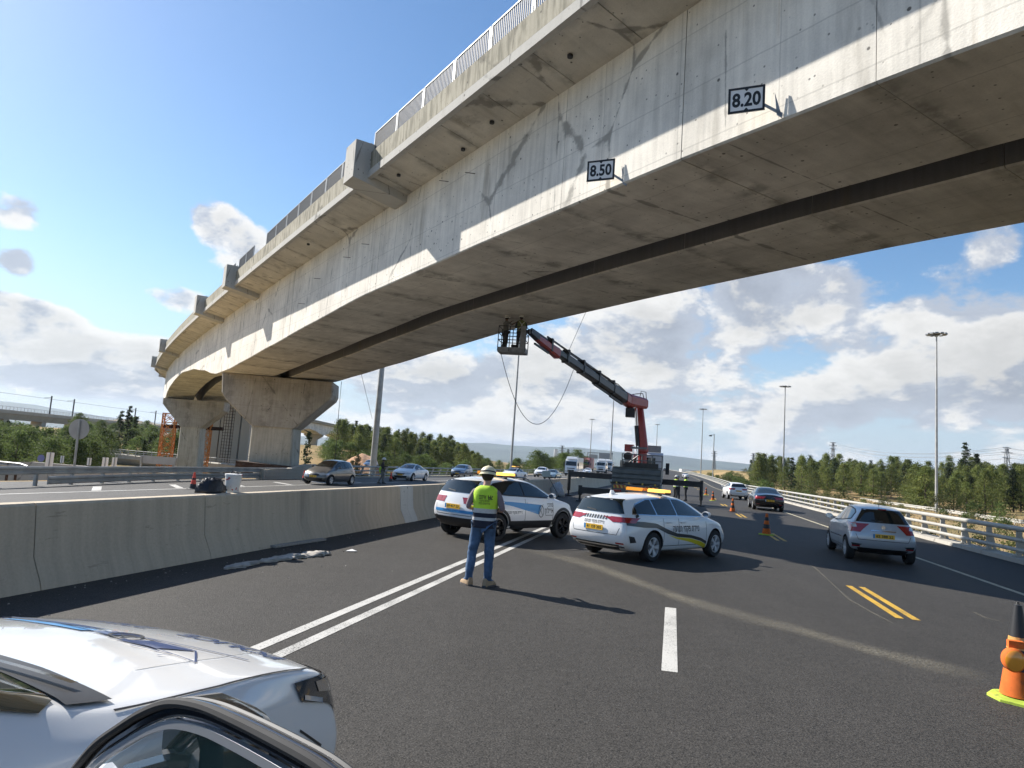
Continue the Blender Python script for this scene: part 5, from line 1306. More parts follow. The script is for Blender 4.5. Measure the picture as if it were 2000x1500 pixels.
VB = ([(.86, .90, 1), (.90, .965, 1), (.965, 1.005, 2), (1.005, 1.085, 1), (1.085, 1.135, 2)], .86)
person('man standing with his back turned in lime and navy vest, cream helmet and jeans', (-.27, 10.52, 0), R_(-6), 1.74,
       dict(nod=-10, hd=(.0, .05, 1.63), tp=(0, .05, 1.71), nk=(0, .02, 1.525), an=((-.175, -.02, .10), (.115, -.01, .10)), to=((-.27, .10, .04), (.19, .13, .04)), kn=((-.15, .02, .50), (.105, .03, .50)),
            el=((-.262, -.05, 1.15), (.275, -.06, 1.13)), wr=((-.14, .18, 1.12), (.15, .18, 1.13)), sh=(.175, -.02, 1.405)),
       vest=VB, helmet='helmet', vest_text=[('איתם', -.03, 1.315, .105, .055), ('הנדסה פיקוח', .0, 1.262, .15, .026), ('פרויקטים בע"מ', .0, 1.222, .17, .026)])
WV = ([(1.0, 1.05, 2), (1.12, 1.17, 2)], .95)
person('worker in lime vest and white helmet right of the crane truck, left of the pair', (11.9, 48.6, 0), R_(-60), 1.72, dict(nod=-15), trousers='darkcloth', shirt='darkcloth', skin='skindark', vest=WV, shoes='black', detail=0)
person('worker in lime vest and dark clothes right of the crane truck, right of the pair', (12.75, 49.2, 0), R_(80), 1.78, dict(nod=-5, el=((-.25, .02, 1.14), (.27, .05, 1.14))), trousers='darkcloth', shirt='darkcloth', skin='skindark', vest=WV, shoes='black', detail=0)
person('dark clothed worker hidden between the pair of vest wearing workers', (12.45, 50.3, 0), R_(150), 1.72, {}, trousers='darkcloth', shirt='darkcloth', skin='skindark', helmet=None, shoes='black', detail=0)
zz_ = road_z(-8.5, 48.2)
wk = person('worker with white helmet and lime vest over one arm, walking beyond the barrier', (-8.5, 48.2, zz_), R_(-75), 1.76, dict(kn=((-.10, .10, .52), (.11, -.04, .50)), an=((-.12, .12, .10), (.12, -.22, .12)), to=((-.13, .28, .04), (.13, -.07, .04)), el=((-.26, -.12, 1.16), (.25, .06, 1.14))), trousers='greycloth', shirt='darkcloth', skin='skindark', shoes='black', detail=0)
mb = MB(); mb.loft([[(-.30 + .04 * math.cos(a) * w, -.10 + .10 * math.sin(a) * w, z) for a in [2 * math.pi * j / 10 for j in range(10)]] for z, w in ((1.18, .6), (1.05, 1.1), (.85, 1.2), (.70, .5))]); mb.build('folded_vest', M['vlime'], wk, smooth=True)

# ------------------------------------------------------------------ crane truck
M['trucktone'] = pbr('dark_grey_green_steel', (.135, .15, .155), .55, .1, var=(2.5, .2, 5))
M['cranered'] = pbr('crane_red_paint', (.33, .032, .03), .45, coat=.3, var=(3, .15, 4))
M['craneblack'] = pbr('crane_boom_black', (.030, .033, .040), .4, .3, var=(3, .2, 4))
M['chev_red'] = pbr('chevron_red', (.45, .07, .03), .4); M['chev_yel'] = pbr('chevron_yellow', (.70, .50, .08), .4)
M['cabwhite'] = pbr('truck_cab_white', (.62, .64, .66), .4, coat=.3)
M['alu'] = pbr('scuffed_aluminium', (.21, .21, .215), .55, .3, var=(4, .3, 4))
TR = V((6.85, 36.6, 0)); TH = RHEAD; TD = V((math.cos(TH), math.sin(TH), 0)); TS = V((-math.sin(TH), math.cos(TH), 0))
def tk(x, y, z): return TR + TD * x + TS * y + V((0, 0, z))
tr = thing('crane_truck', 'dark grey flatbed truck with red folding crane and extended outriggers', 'crane truck', TR)
def tbox(x0, x1, y0, y1, z0, z1, name, mat, parent=None, label=None):
    mb = MB(); mb.box(tk((x0 + x1) / 2, (y0 + y1) / 2, (z0 + z1) / 2), (x1 - x0, y1 - y0, z1 - z0), TH); return mb.build(name, mat, parent or tr, TR, label=label)
tbox(.3, 10.2, -.45, .45, .78, 1.05, 'chassis', M['darksteel'])
tbox(.06, 6.0, -1.24, 1.24, 1.16, 1.30, 'bed_floor', M['trucktone'])
for sg in (-1, 1):
    tbox(.06, 6.0, sg * 1.25 - .025, sg * 1.25 + .025, 1.30, 1.95, 'side_board', M['trucktone'])
mb = MB(); prof = [(0, 1.17), (-.05, 1.22), (-.05, 1.36), (0, 1.41), (-.05, 1.46), (-.05, 1.60), (0, 1.65), (-.05, 1.70), (-.05, 1.86), (0, 1.92), (-.03, 2.02), (.05, 2.02), (.05, 1.17)]
mb.loft([[tk(x, y, z) for x, z in prof] for y in (-1.25, 1.25)]); tg = mb.build('tailgate', M['trucktone'], tr, TR)
mb = MB(); [mb.box(tk(-.075, y, 1.18), (.03, .08, .10), TH) for y in (-1.0, -.35, .35, 1.0)]; mb.build('hinge', M['chev_yel'], tg, TR)
tbox(-.02, .06, -1.25, 1.25, .62, 1.12, 'rear_panel', M['trucktone'])
for y0 in (-1.15, .50):
    b = MB(); b.box(tk(-.03, y0 + .325, .98), (.012, .65, .17), TH); ch = b.build('chevron_board', M['chev_yel'], tr, TR)
    c_ = MB()
    for k in range(3):
        a = y0 + .03 + k * .21; sg = 1
        c_.prism([tk(-.038, a, .895), tk(-.038, a + .11, .895), tk(-.038, a + .19, 1.065), tk(-.038, a + .08, 1.065)], TD * -.003)
    c_.build('chevron_stripe', M['chev_red'], ch, TR)
for sg in (-1, 1):
    tbox(-.05, .0, sg * .95 - .22, sg * .95 + .22, .70, .82, 'tail_light', M['redlens'])
    tbox(-.04, -.01, sg * .45 - .06, sg * .45 + .06, .66, .76, 'tow_eye', M['darksteel'])
tbox(-.06, .04, -1.2, 1.2, .44, .54, 'underrun_bar', M['darksteel'])
for x in (1.7, 3.05, 9.1):
    for sg in (-1, 1):
        mb = MB(); p = tk(x, sg * 1.02, .50); mb.lathe([(.24, -.19), (.46, -.19), (.50, -.14), (.50, .14), (.46, .19), (.24, .19)], (0, 0, 0), 'Y', 24)
        mb.v = [tuple(p + TD * q[0] + TS * q[1] + V((0, 0, q[2]))) for q in mb.v]; w = mb.build('wheel', M['rubber'], tr, TR, smooth=True)
        mb = MB(); mb.lathe([(.24, -.15), (.18, -.12), (.08, -.16)], (0, 0, 0), 'Y', 16); mb.v = [tuple(p + TD * q[0] - TS * (sg * q[1]) * -1 + V((0, 0, q[2]))) for q in mb.v]; mb.build('hub', M['alu'], w, TR)
for x in (1.7, 3.05):
    for sg in (-1, 1): tbox(x - .55, x + .55, sg * 1.0 - .23, sg * 1.0 + .23, 1.04, 1.08, 'mudguard', M['black'])
# headboard frame with mesh bars
hb = MB()
for y in (-1.2, -.6, 0, .6, 1.2): hb.bar(tk(5.95, y, 1.3), tk(5.95, y, 2.85), .06, .06)
for z in (1.7, 2.1, 2.5, 2.85): hb.bar(tk(5.95, -1.22, z), tk(5.95, 1.22, z), .05, .05)
for a, b_ in ((-1.2, -.6), (.6, 1.2)): hb.bar(tk(5.95, a, 1.7), tk(5.95, b_, 2.5), .04, .04)
hb.build('headboard', M['trucktone'], tr, TR)
tbox(5.6, 5.9, -1.0, 1.0, 1.3, 2.35, 'tool_chest', M['darksteel'])
for y in (-.42, -.62): tbox(5.52, 5.58, y - .09, y + .09, 1.80, 2.0, 'warning_plate', M['chev_yel'])
# cab beyond the crane
mb = MB(); prof = [(8.3, .75), (8.3, 2.95), (8.5, 3.1), (10.1, 3.1), (10.55, 2.3), (10.65, 1.3), (10.6, .75)]
mb.loft([[tk(x, y, z) for x, z in prof] for y in (-1.22, -1.15, 1.15, 1.22)]); mb.build('cab', M['cabwhite'], tr, TR)
tbox(8.27, 8.30, -.75, .75, 2.1, 2.75, 'rear_window', M['glass'])
for sg in (-1, 1): tbox(10.2, 10.32, sg * 1.50 - .12, sg * 1.50 + .12, 1.75, 2.5, 'mirror', M['black'])
tbox(8.5, 9.6, -1.05, .15, 3.14, 3.55, 'roof_box', M['galvdull'])
for (y, z, r) in ((.95, 2.75, .34), (.95, 2.15, .32)):
    mb = MB(); rings = [[tk(x, y + r * .9 * math.cos(a), z + r * .75 * math.sin(a)) for a in [2 * math.pi * (j + .5) / 12 for j in range(12)]] for x in (7.5, 8.2)]; mb.loft(rings); mb.build('fluid_tank', M['darksteel'], tr, TR, smooth=True)
tbox(7.5, 8.2, .62, 1.20, 3.05, 3.5, 'hose_reel', M['cranered'])
# outriggers
def rigger(x, z, y0, y1, name='outrigger', foot=True):
    mb = MB(); mb.bar(tk(x, y0, z), tk(x, y1, z), .30, .34); o = mb.build(name, M['craneblack'], tr, TR)
    if foot:
        mb = MB(); mb.tube([tk(x, y1, z + .25), tk(x, y1, .35)], .11, 10); mb.tube([tk(x, y1, .36), tk(x, y1, .06)], .06, 10); mb.lathe([(.22, .0), (.22, .06), (.1, .09)], tk(x, y1, .0), 'Z', 14); mb.build('outrigger_leg', M['darksteel'], o, TR, smooth=True)
rigger(7.05, 1.38, .8, 4.55); rigger(7.05, 1.30, -.8, -3.6); rigger(.75, .62, .7, 3.0); 
tbox(6.6, 7.45, -1.22, 1.22, 1.06, 1.5, 'crane_base', M['craneblack'])
# crane column and boom
base_ = tk(7.05, .05, 1.5)
el_ = aty(1250, 792, 43.6); knee = aty(1240, 792, 43.2); top_ = aty(1098, 690, 33.2); mid_ = aty(1066, 668, 31.2); tip = aty(1034, 651, 29.9)
mb = MB(); mb.lathe([(.42, 0), (.42, .5), (.30, .6), (.30, 1.5), (.38, 1.6), (.38, 1.75)], base_, 'Z', 18); col_ = mb.build('crane_column', M['cranered'], tr, TR, smooth=True)
mb = MB(); [mb.tube([base_ + TS * (.28 + .13 * k) - TD * .35 + V((0, 0, .3)), base_ + TS * (.28 + .13 * k) - TD * .36 + V((0, 0, 1.9))], .055, 8) for k in (0, 2)]; mb.build('swing_cylinder', M['chrome'], col_, TR, smooth=True)
mb = MB(); mb.box(base_ + V((0, 0, 1.78)) - TD * .2 + TS * .2, (.5, 1.0, .12), TH); mb.build('column_collar', M['alu'], col_, TR)
a0 = base_ + V((0, 0, 1.6)) - TS * .12
def boxbeam(a, b, wa, ha, wb, hb_, mat, name, parent=None, cap=None):
    a, b = V(a), V(b); d = (b - a).normalized(); sx = d.cross(V((0, 0, 1))).normalized(); sz = sx.cross(d); rings = []
    for p, w, h in ((a, wa, ha), (b, wb, hb_)): rings.append([p + sx * (i * w / 2) + sz * (j * h / 2) for i, j in ((-1, -.6), (-.6, -1), (.6, -1), (1, -.6), (1, .6), (.6, 1), (-.6, 1), (-1, .6))])
    mb = MB(); mb.loft(rings); return mb.build(name, mat, parent or tr, TR)
b1 = boxbeam(a0, el_, .40, .50, .30, .38, M['cranered'], 'main_boom')
d1_ = (el_ - a0); boxbeam(a0 + TS * .36 + d1_ * .05, a0 + TS * .33 + d1_ * .55, .26, .26, .26, .26, M['craneblack'], 'lift_cylinder', b1)
mb = MB(); mb.tube([a0 + TS * .34 + d1_ * .52, a0 + TS * .31 + d1_ * .95], .08, 8); mb.build('cylinder_rod', M['chrome'], b1, TR, smooth=True)
jd = (tip - knee); jn = jd.normalized(); ju = (jn.cross(V((0, 0, 1))).normalized()).cross(jn)
boxbeam(el_ + V((0.25, 0, .12)), knee + jd * .10 + ju * .02, .60, .66, .66, .74, M['cranered'], 'knuckle', tr)
mb = MB(); p = knee + jd * .05 - ju * .62; mb.box(p, (.62, .55, .55), TH); mb.build('winch', M['craneblack'], tr, TR)
boxbeam(knee + jd * .06, knee + jd * .30, .58, .64, .56, .62, M['craneblack'], 'boom_section', tr)
boxbeam(knee + jd * .055, knee + jd * .15, .63, .69, .62, .68, M['cranered'], 'boom_sleeve', tr)
for k_, (u0, u1, o_) in enumerate(((.02, .52, .36), (.10, .80, .33))):
    mb = MB(); mb.tube([knee + jd * lerp(u0, u1, q / 8) + ju * (o_ + .05 * math.sin(q * 2.1 + k_)) + jn.cross(ju) * (-.18 + .05 * math.sin(q * 1.3)) for q in range(9)], .028, 6); mb.build('hydraulic_hose', M['black'], tr, TR, smooth=True)
ext = [(.28, .46, .50, .56), (.44, .60, .44, .49), (.58, .74, .38, .43), (.72, .84, .32, .36)]
for a, b_, w, h in ext: boxbeam(knee + jd * a, knee + jd * b_, w, h, w, h, M['craneblack'], 'boom_section', tr)
boxbeam(knee + jd * .80 - ju * .06, knee + jd * .955 + ju * .02, .40, .52, .24, .28, M['cranered'], 'jib_section', tr)
boxbeam(knee + jd * .945 + ju * .05, knee + jd * 1.0 + ju * .08, .26, .36, .22, .24, M['craneblack'], 'jib_head', tr)
for (a, b_, off_, r) in ((.16, .30, -.42, .075), (.30, .47, -.36, .06), (.14, .26, .44, .05), (.30, .60, .46, .055), (.45, .72, .40, .05), (.60, .88, .42, .045), (.86, .96, -.30, .05), (.88, .99, .26, .05)):
    mb = MB(); mb.bar(knee + jd * a + ju * off_, knee + jd * b_ + ju * (off_ * .95), r * 1.6, r * 1.6); mb.build('extension_cylinder', M['craneblack'], tr, TR)
for a in (.30, .45, .60, .73, .86):
    mb = MB(); mb.box(knee + jd * a + ju * .10, (.52 - a * .2, .16, .9 - a * .35), mat=Matrix((jn.cross(ju), jn, ju)).transposed()); mb.build('boom_bracket', M['darksteel'], tr, TR)
mb = MB(); mb.tube([el_ + V((.2, -.2, .4)), el_ + V((.1, -.2, .75)), el_ + V((-.3, -.2, .70)), knee + jd * .08 + ju * .4], .03, 6); mb.tube([el_ + V((.35, -.2, .3)), el_ + V((.3, -.2, .85)), el_ + V((0, -.2, .9)), el_ + V((-.1, -.1, .3))], .025, 6)
mb.tube([base_ + TS * .9 + V((0, 0, .7)), base_ + TS * .7 - TD * .4 + V((0, 0, .9)), base_ + TS * .2 - TD * .5 + V((0, 0, 1.3))], .05, 6); mb.build('hydraulic_hose', M['black'], tr, TR, smooth=True)

# work basket hung on the jib, two workers inside
bc = aty(1001, 689, 29.8); BW, BD, BH = 1.20, .80, 1.10
bk_ = thing('work_basket', 'grey aluminium work basket on the crane tip under the bridge edge', 'basket', bc)
bx = V((.985, -.17, 0)).normalized(); by = V((.17, .985, 0)).normalized()
def bq(x, y, z): return bc + bx * x + by * y + V((0, 0, z))
mb = MB(); mb.box(bc, (BW, BD, .07), math.atan2(bx.y, bx.x)); mb.build('basket_floor', M['alu'], bk_, bc)
for y, x0, x1 in ((-BD / 2, -BW / 2, BW / 2), (BD / 2, -BW / 2, BW / 2)):
    mb = MB(); mb.bar(bq(x0, y, .09), bq(x1, y, .09), .03, .17); mb.build('toe_board', M['alu'], bk_, bc)
for x in (-BW / 2, BW / 2):
    mb = MB(); mb.bar(bq(x, -BD / 2, .09), bq(x, BD / 2, .09), .03, .17); mb.build('toe_board', M['alu'], bk_, bc)
for x in (-BW / 2, -.1, BW / 2):
    for y in (-BD / 2, BD / 2): mb = MB(); mb.tube([bq(x, y, 0), bq(x, y, BH)], .022, 6); mb.build('basket_post', M['darksteel'], bk_, bc)
for z in (.5, .8, BH):
    mb = MB()
    for a, b_ in ((( -1, -1), (1, -1)), ((1, -1), (1, 1)), ((1, 1), (-1, 1)), ((-1, 1), (-1, -1))): mb.tube([bq(a[0] * BW / 2, a[1] * BD / 2, z), bq(b_[0] * BW / 2, b_[1] * BD / 2, z)], .020, 6)
    mb.build('basket_rail', M['darksteel'], bk_, bc)
mb = MB(); mb.box(bq(BW / 2 - .12, -BD / 2 - .03, .62), (.22, .05, 1.0), math.atan2(bx.y, bx.x)); mb.build('mast_plate', M['alu'], bk_, bc)
mb = MB(); mb.bar(bq(BW / 2 + .02, 0, .95), tip + V((0, 0, .05)), .14, .16); mb.build('coupling', M['craneblack'], bk_, bc)
up_ = dict(sh=(.17, -.01, 1.41), nod=12)
p = bq(-.38, .05, .04); person('dark clothed worker with raised arms at the left end of the crane basket', p, R_(-60), 1.62, dict(el=((-.26, .10, 1.30), (.28, .14, 1.28)), wr=((-.16, .32, 1.50), (.22, .40, 1.44)), nod=15), trousers='darkcloth', shirt='greycloth', skin='skindark', shoes='black', detail=0)
p = bq(.30, .0, .04); person('worker with green harness vest at the right end of the crane basket', p, R_(10), 1.66, dict(nod=8), trousers='darkcloth', shirt='darkcloth', skin='skindark', vest=([(1.0, 1.06, 1)], .95), shoes='black', detail=0, harness=True, vmat='vdull')
mb = MB(); mb.lathe([(.11, 0), (.12, .28), (.125, .29)], bq(.05, -.1, .04), 'Z', 14); bu = mb.build('tool_bucket', M['black'], None, smooth=True); tag(bu, 'black bucket on the floor of the crane basket between the workers', 'bucket')
# ropes
def rope(name, label, pts, r, mat='darksteel'):
    o = MB().tube(pts, r, 5).build(name, M[mat], None, pts[0], smooth=True); o.location = pts[0]; return tag(o, label, 'cable')
def sag(a, b, depth, n=24):
    return [a.lerp(b, i / n) - V((0, 0, depth * 4 * (i / n) * (1 - i / n))) for i in range(n + 1)]
a = aty(979, 692, 29.8); b_ = knee + jd * .66 - ju * .3
rope('hanging_cable', 'thin cable hanging in a loop between the crane basket and the boom', sag(a, b_, 2.9), .014)
rope('hanging_cable', 'thin straight cable running from the bridge edge down to the crane boom', [aty(1152, 592, 31.5), knee + jd * .72 + ju * .3], .010)
rope('hanging_cable', 'dark cable hanging from the bridge edge beside the nearer pier', [aty(667, 745, 52), aty(662, 800, 52), aty(654, 905, 52.3)], .022, 'black')
rope('hanging_cable', 'thin stay wire running from the bridge to the thick lamp pole', [aty(705, 728, 60), aty(727, 818, 79)], .018, 'black')
# ------------------------------------------------------------------ police car in the foreground, front door open
GL['police'] = dict(st=[(-.22, 1.27), (0, 1.38), (.5, 1.46), (.9, 1.46), (1.2, 1.40), (1.48, 1.29), (1.80, 1.11)], sb=[(-.26, 1.18), (.3, 1.13), (1.2, 1.10), (1.86, 1.07)], rt=[(.50, 1.45), (-.50, 1.45)], rb=[(.66, 1.13), (-.66, 1.13)], wt=[(-.53, 1.47), (.53, 1.47)], wb=[(-.735, 1.085), (.735, 1.085)], pil=(.9,))
M['policewhite'] = pbr('police_white_paint', (.80, .81, .82), .16, coat=1.0)
M['lampdark'] = pbr('smoked_headlamp', (.05, .055, .06), .06, coat=1.0, spec=.8)
M['doorglass'] = pbr('green_door_glass', (.10, .17, .14), .02, spec=.7, alpha=.42)
t, c = std_car('police_car', 'white police car in the foreground with lettered bonnet and open front door', (-2.58, .255, 0), 71, 'police', 'policewhite', 4, 1.0, front=False, sides=('L',), mirr=False, plate='40 118 26', cat='police car')
c.patch('door_opening', 'R', [(.92, 1.42), (1.2, 1.37), (1.48, 1.26), (1.80, 1.075), (1.94, .96)], [(.92, .36), (1.2, .36), (1.48, .36), (1.80, .38), (1.98, .42)], M['black'], 60, 40, .014)
for sg in (-1, 1):
    c.patch('headlight', 'F', [(sg * .50, .80), (sg * .82, .83)], [(sg * .50, .70), (sg * .82, .69)], M['lampdark'], 16, 6, .010)
    sd_ = 'R' if sg < 0 else 'L'
    c.patch('headlight', sd_, [(3.10, .90), (3.46, .86)], [(3.14, .82), (3.46, .72)], M['lampdark'], 12, 6, .010)
    c.patch('lamp_element', sd_, [(3.26, .865), (3.40, .85)], [(3.28, .82), (3.40, .79)], M['chrome'], 8, 4, .014); c.line('running_light', sd_, [(3.16, .83), (3.30, .78), (3.45, .735)], .018, M['clearlens'], .014)
    c.line('bonnet_gap', 'T', [(2.28, sg * .765), (2.7, sg * .785), (3.2, sg * .775), (3.42, sg * .72)], .009, M['black'], .003)
    c.line('bumper_gap', sd_, [(3.12, .72), (3.30, .60)], .010, M['black'], .003)
c.patch('grille', 'F', [(-.46, .72), (.46, .72)], [(-.44, .48), (.44, .48)], M['black'], 14, 5, .008)
c.patch('cowl', 'T', [(2.31, -.72), (2.37, -.35), (2.39, 0), (2.37, .35), (2.31, .72)], [(2.15, -.72), (2.22, -.35), (2.24, 0), (2.22, .35), (2.15, .72)], M['black'], 30, 4, .010)
c.line('wiper', 'T', [(2.27, -.60), (2.24, -.1), (2.14, .05)], .03, M['blackgloss'], .03); c.line('wiper', 'T', [(2.28, .05), (2.22, .5), (2.10, .62)], .03, M['blackgloss'], .03)
c.line('bonnet_crease', 'T', [(2.6, -.50), (3.0, -.53), (3.3, -.50)], .012, M['policewhite'], .004)
def bonnet(name, vs_, fs_, cx, cy, h, w, mat, eps=.004):
    x0, x1 = min(q[0] for q in vs_), max(q[0] for q in vs_); k = w / (x1 - x0); mb = MB()
    c.put(mb, 'T', [(cx - (y_ - .5) * h, cy + (x_ - (x0 + x1) / 2) * k) for x_, y_ in vs_], fs_, eps); mb.build(name, mat, t, fix=False)
def subdiv(vs_, fs_, cuts=2):
    bm = bmesh.new(); bv = [bm.verts.new((a, b, 0)) for a, b in vs_]
    for f in fs_:
        try: bm.faces.new([bv[i] for i in f])
        except ValueError: pass
    bmesh.ops.triangulate(bm, faces=bm.faces); bmesh.ops.subdivide_edges(bm, edges=bm.edges, cuts=cuts, use_grid_fill=True)
    bm.verts.index_update(); out = [(v_.co.x, v_.co.y) for v_ in bm.verts], [tuple(v_.index for v_ in f.verts) for f in bm.faces]; bm.free(); return out
bonnet('bonnet_lettering', *subdiv(*glyph_mesh('POLICE', False)), 3.26, -.36, .10, .54, M['bluedark'])
bonnet('bonnet_lettering', *subdiv(*glyph_mesh('משטרה', True)), 3.26, .32, .095, .46, M['bluedark'])
def poly(pts, mat, name='bonnet_emblem', eps=.004):
    n = len(pts); cx_, cy_ = sum(p[0] for p in pts) / n, sum(p[1] for p in pts) / n
    vs_, fs_ = subdiv(pts + [(cx_, cy_)], [(i, (i + 1) % n, n) for i in range(n)], 3); mb = MB(); c.put(mb, 'T', vs_, fs_, eps); mb.build(name, mat, t, fix=False)
poly([(2.98, -.42), (2.88, -.30), (2.88, -.10), (2.98, -.20)], M['bluedark']); poly([(2.92, .0), (3.03, -.10), (3.03, .02), (2.95, .10)], M['bluedark'])
poly([(2.92, .14), (2.98, .10), (2.99, .62), (2.96, .66)], M['bluefilm']); poly([(2.99, .16), (3.03, .12), (3.03, .52), (3.01, .55)], M['bluedark'])
for pts in ([(2.84, -.55), (2.98, -.42), (3.06, .80), (2.84, -.55)], [(3.06, -.62), (2.98, .05), (3.05, .85)], [(2.80, -.40), (2.86, -.42), (2.84, -.22)]): c.line('bonnet_outline', 'T', pts, .008, M['bluedark'], .005)
mb = MB(); pts = []
for k in range(25): a = 2 * math.pi * k / 24; pts += [(2.97 + .065 * math.cos(a), -.06 + .075 * math.sin(a)), (2.97 + .050 * math.cos(a), -.06 + .060 * math.sin(a))]
c.put(mb, 'T', pts, [(2 * i, 2 * i + 1, 2 * i + 3, 2 * i + 2) for i in range(24)], .006); c.line('', 'T', [(2.94, -.08), (2.97, -.03), (3.0, -.08), (2.96, -.06)], .012, None, .006, mb=mb); mb.build('bonnet_emblem', M['ink'], t, fix=False)
c.line('wheel_arch', 'R', [(2.72 + .41 * math.cos(R_(k)), .34 + .41 * math.sin(R_(k))) for k in range(0, 181, 12)], .05, M['black'], .006)
# the open door: panel below, window frame above, built in the car's own coordinates
th_ = R_(71); Hn = V((2.02, -.93, 0)); Mi = Matrix.Rotation(-th_, 3, 'Z')
dd = (Mi @ V((.725, -.689, 0))).normalized(); dn = V((-dd.y, dd.x, 0)); dn = dn if (Matrix.Rotation(th_, 3, 'Z') @ dn).y > 0 else -dn
def dq(u, z, o=0.0): return Hn + dd * u + dn * o + V((0, 0, z))
mb = MB(); mb.loft([[dq(u, z, o) for u, z in ((.02, .36), (1.10, .33), (1.20, .60), (1.20, .985), (.06, 1.02))] for o in (-.045, .07)]); door = mb.build('front_door', M['policewhite'], t, smooth=True)
arc = [(.0, .985), (.16, 1.115), (.31, 1.205), (.44, 1.275), (.56, 1.325), (.69, 1.355), (.82, 1.370), (.99, 1.382), (1.12, 1.386), (1.19, 1.372), (1.218, 1.32), (1.21, 1.2), (1.20, .98)]
def smooth_path(p, n=5):
    P3 = [V((a, b, 0)) for a, b in p]; P3 = [P3[0]] + P3 + [P3[-1]]; out = []
    for i in range(1, len(P3) - 2): out += [catmull(P3[i - 1], P3[i], P3[i + 1], P3[i + 2], k / n) for k in range(n)]
    return [(q.x, q.y) for q in out] + [p[-1]]
fp = smooth_path(arc, 8); ctr_ = (.72, 1.16)
def inset(p, d):
    i = min(range(len(fp)), key=lambda k: (fp[k][0] - p[0]) ** 2 + (fp[k][1] - p[1]) ** 2)
    q, r = fp[max(i - 2, 0)], fp[min(i + 2, len(fp) - 1)]; tx, ty = r[0] - q[0], r[1] - q[1]; l = math.hypot(tx, ty) or 1
    return p[0] + ty / l * d, p[1] - tx / l * d
def frame(name, d0, d1, o0_, o1_, mat):
    rings = [[dq(*inset(p, d0), o0_), dq(*inset(p, d1), o0_), dq(*inset(p, d1), o1_), dq(*inset(p, d0), o1_)] for p in fp]
    ob = MB().loft(rings).build(name, mat, door, smooth=True, sharp=40); bv_ = ob.modifiers.new('b', 'BEVEL'); bv_.width = .008; bv_.segments = 3; bv_.limit_method = 'ANGLE'
frame('window_frame', .0, .036, -.006, .014, M['blackgloss'])
frame('inner_trim', .038, .054, -.014, -.002, pbr('satin_grey_trim', (.36, .37, .385), .38, .3))
mb = MB(); mb.tube([dq(*inset(p, .006), -.012) for p in fp], .010, 8); mb.build('door_seal', M['rubber'], door, smooth=True)
mb = MB(); mb.tube([dq(*inset(p, .008), .019) for p in fp], .008, 8); mb.build('weather_strip', M['black'], door, smooth=True)
gp = [inset(p, .050) for p in fp]; mb = MB(); mb.add([dq(a, b, .012) for a, b in gp] + [dq(ctr_[0], 1.0, .012)], [(i, i + 1, len(gp)) for i in range(len(gp) - 1)]); mb.build('window', M['doorglass'], door, fix=False)
mb = MB(); rings = []
for o_, s_ in ((.12, .7), (.15, 1.0), (.24, .95), (.30, .6)): rings.append([dq(.34 + .15 * s_ * math.copysign(abs(math.cos(a)) ** .6, math.cos(a)), 1.135 + .085 * s_ * math.copysign(abs(math.sin(a)) ** .6, math.sin(a)), o_) for a in [2 * math.pi * k / 20 for k in range(20)]])
mb.loft(rings); mb.bar(dq(.20, 1.03, .05), dq(.28, 1.07, .17), .05, .05); mi_ = mb.build('wing_mirror', M['blackgloss'], door, smooth=True)
mb = MB(); mb.add([dq(.34 + .105 * math.copysign(abs(math.cos(a)) ** .6, math.cos(a)), 1.13 + .058 * math.copysign(abs(math.sin(a)) ** .6, math.sin(a)), .116) for a in [2 * math.pi * k / 20 for k in range(20)]], [tuple(range(20))]); mb.build('mirror_glass', M['glass'], door)

# ------------------------------------------------------------------ traffic cones
def cone(label, loc, rz=0.0, bands=None, h=.72, base='lime', group='traffic cones', rb=.15, top='black'):
    o = thing('traffic_cone', label, 'traffic cone', loc, rz, group)
    mb = MB(); mb.lathe([(.27, 0), (.27, .022), (.245, .034), (.16, .04)], n=8); mb.build('base', M[base], o)
    R1 = lambda z: lerp(rb, .035, z / h)
    for i, (a, b_, m_) in enumerate(bands or ((.04, .22, 'orange'), (.22, .36, 'black'), (.36, .48, 'orange'), (.48, .60, 'black'), (.60, .72, 'orange'))):
        mb = MB(); e = .002 if m_ in ('black', 'reflect') else 0; mb.lathe([(R1(a) + e, a), (R1(b_) + e, b_)], n=20, caps=(b_ > h - .02)); mb.build('cone_band', M[m_], o, smooth=True, sharp=60)
    return o
near = cone('big black and orange traffic cone with round orange warning lamp, nearest to the camera', atz(1990, 1368, 0), R_(20), ((.05, .30, 'orange'), (.30, .50, 'black'), (.50, .62, 'reflect'), (.62, .93, 'black')), h=.93, rb=.17)
near.scale = (.92, .92, .92)
mb = MB(); mb.lathe([(.085, -.05), (.10, -.03), (.10, .03), (.085, .05)], (0, 0, 0), 'Y', 24); lamp = mb.build('warning_lamp', M['orange'], near, smooth=True, sharp=50); lamp.location = (-.185, -.075, .42); lamp.rotation_euler = (0, 0, R_(-40)); lamp.scale = (1, 1, 1.15)
mb = MB(); mb.lathe([(.085, -.052), (.07, -.062), (.02, -.068)], (0, 0, 0), 'Y', 24); mb.build('lens', M['amberlens'], lamp, smooth=True)
mb = MB(); mb.box((.03, .04, .125), (.13, .07, .06)); mb.build('lamp_clip', M['orange'], lamp)
mb = MB(); mb.tube([(-.02, 0, .93), (-.012, 0, .955), (.012, 0, .955), (.02, 0, .93)], .006, 6); mb.build('carry_loop', M['black'], near)
vs_, fs_ = glyph_mesh('R.K.S', False); mb = MB()
for x_, y_ in vs_:
    a = -R_(95) + x_ * .42; z_ = .535 + y_ * .05; r_ = lerp(.17, .035, z_ / .93) + .0045; mb.v.append((r_ * math.cos(a - .75), r_ * math.sin(a - .75), z_))
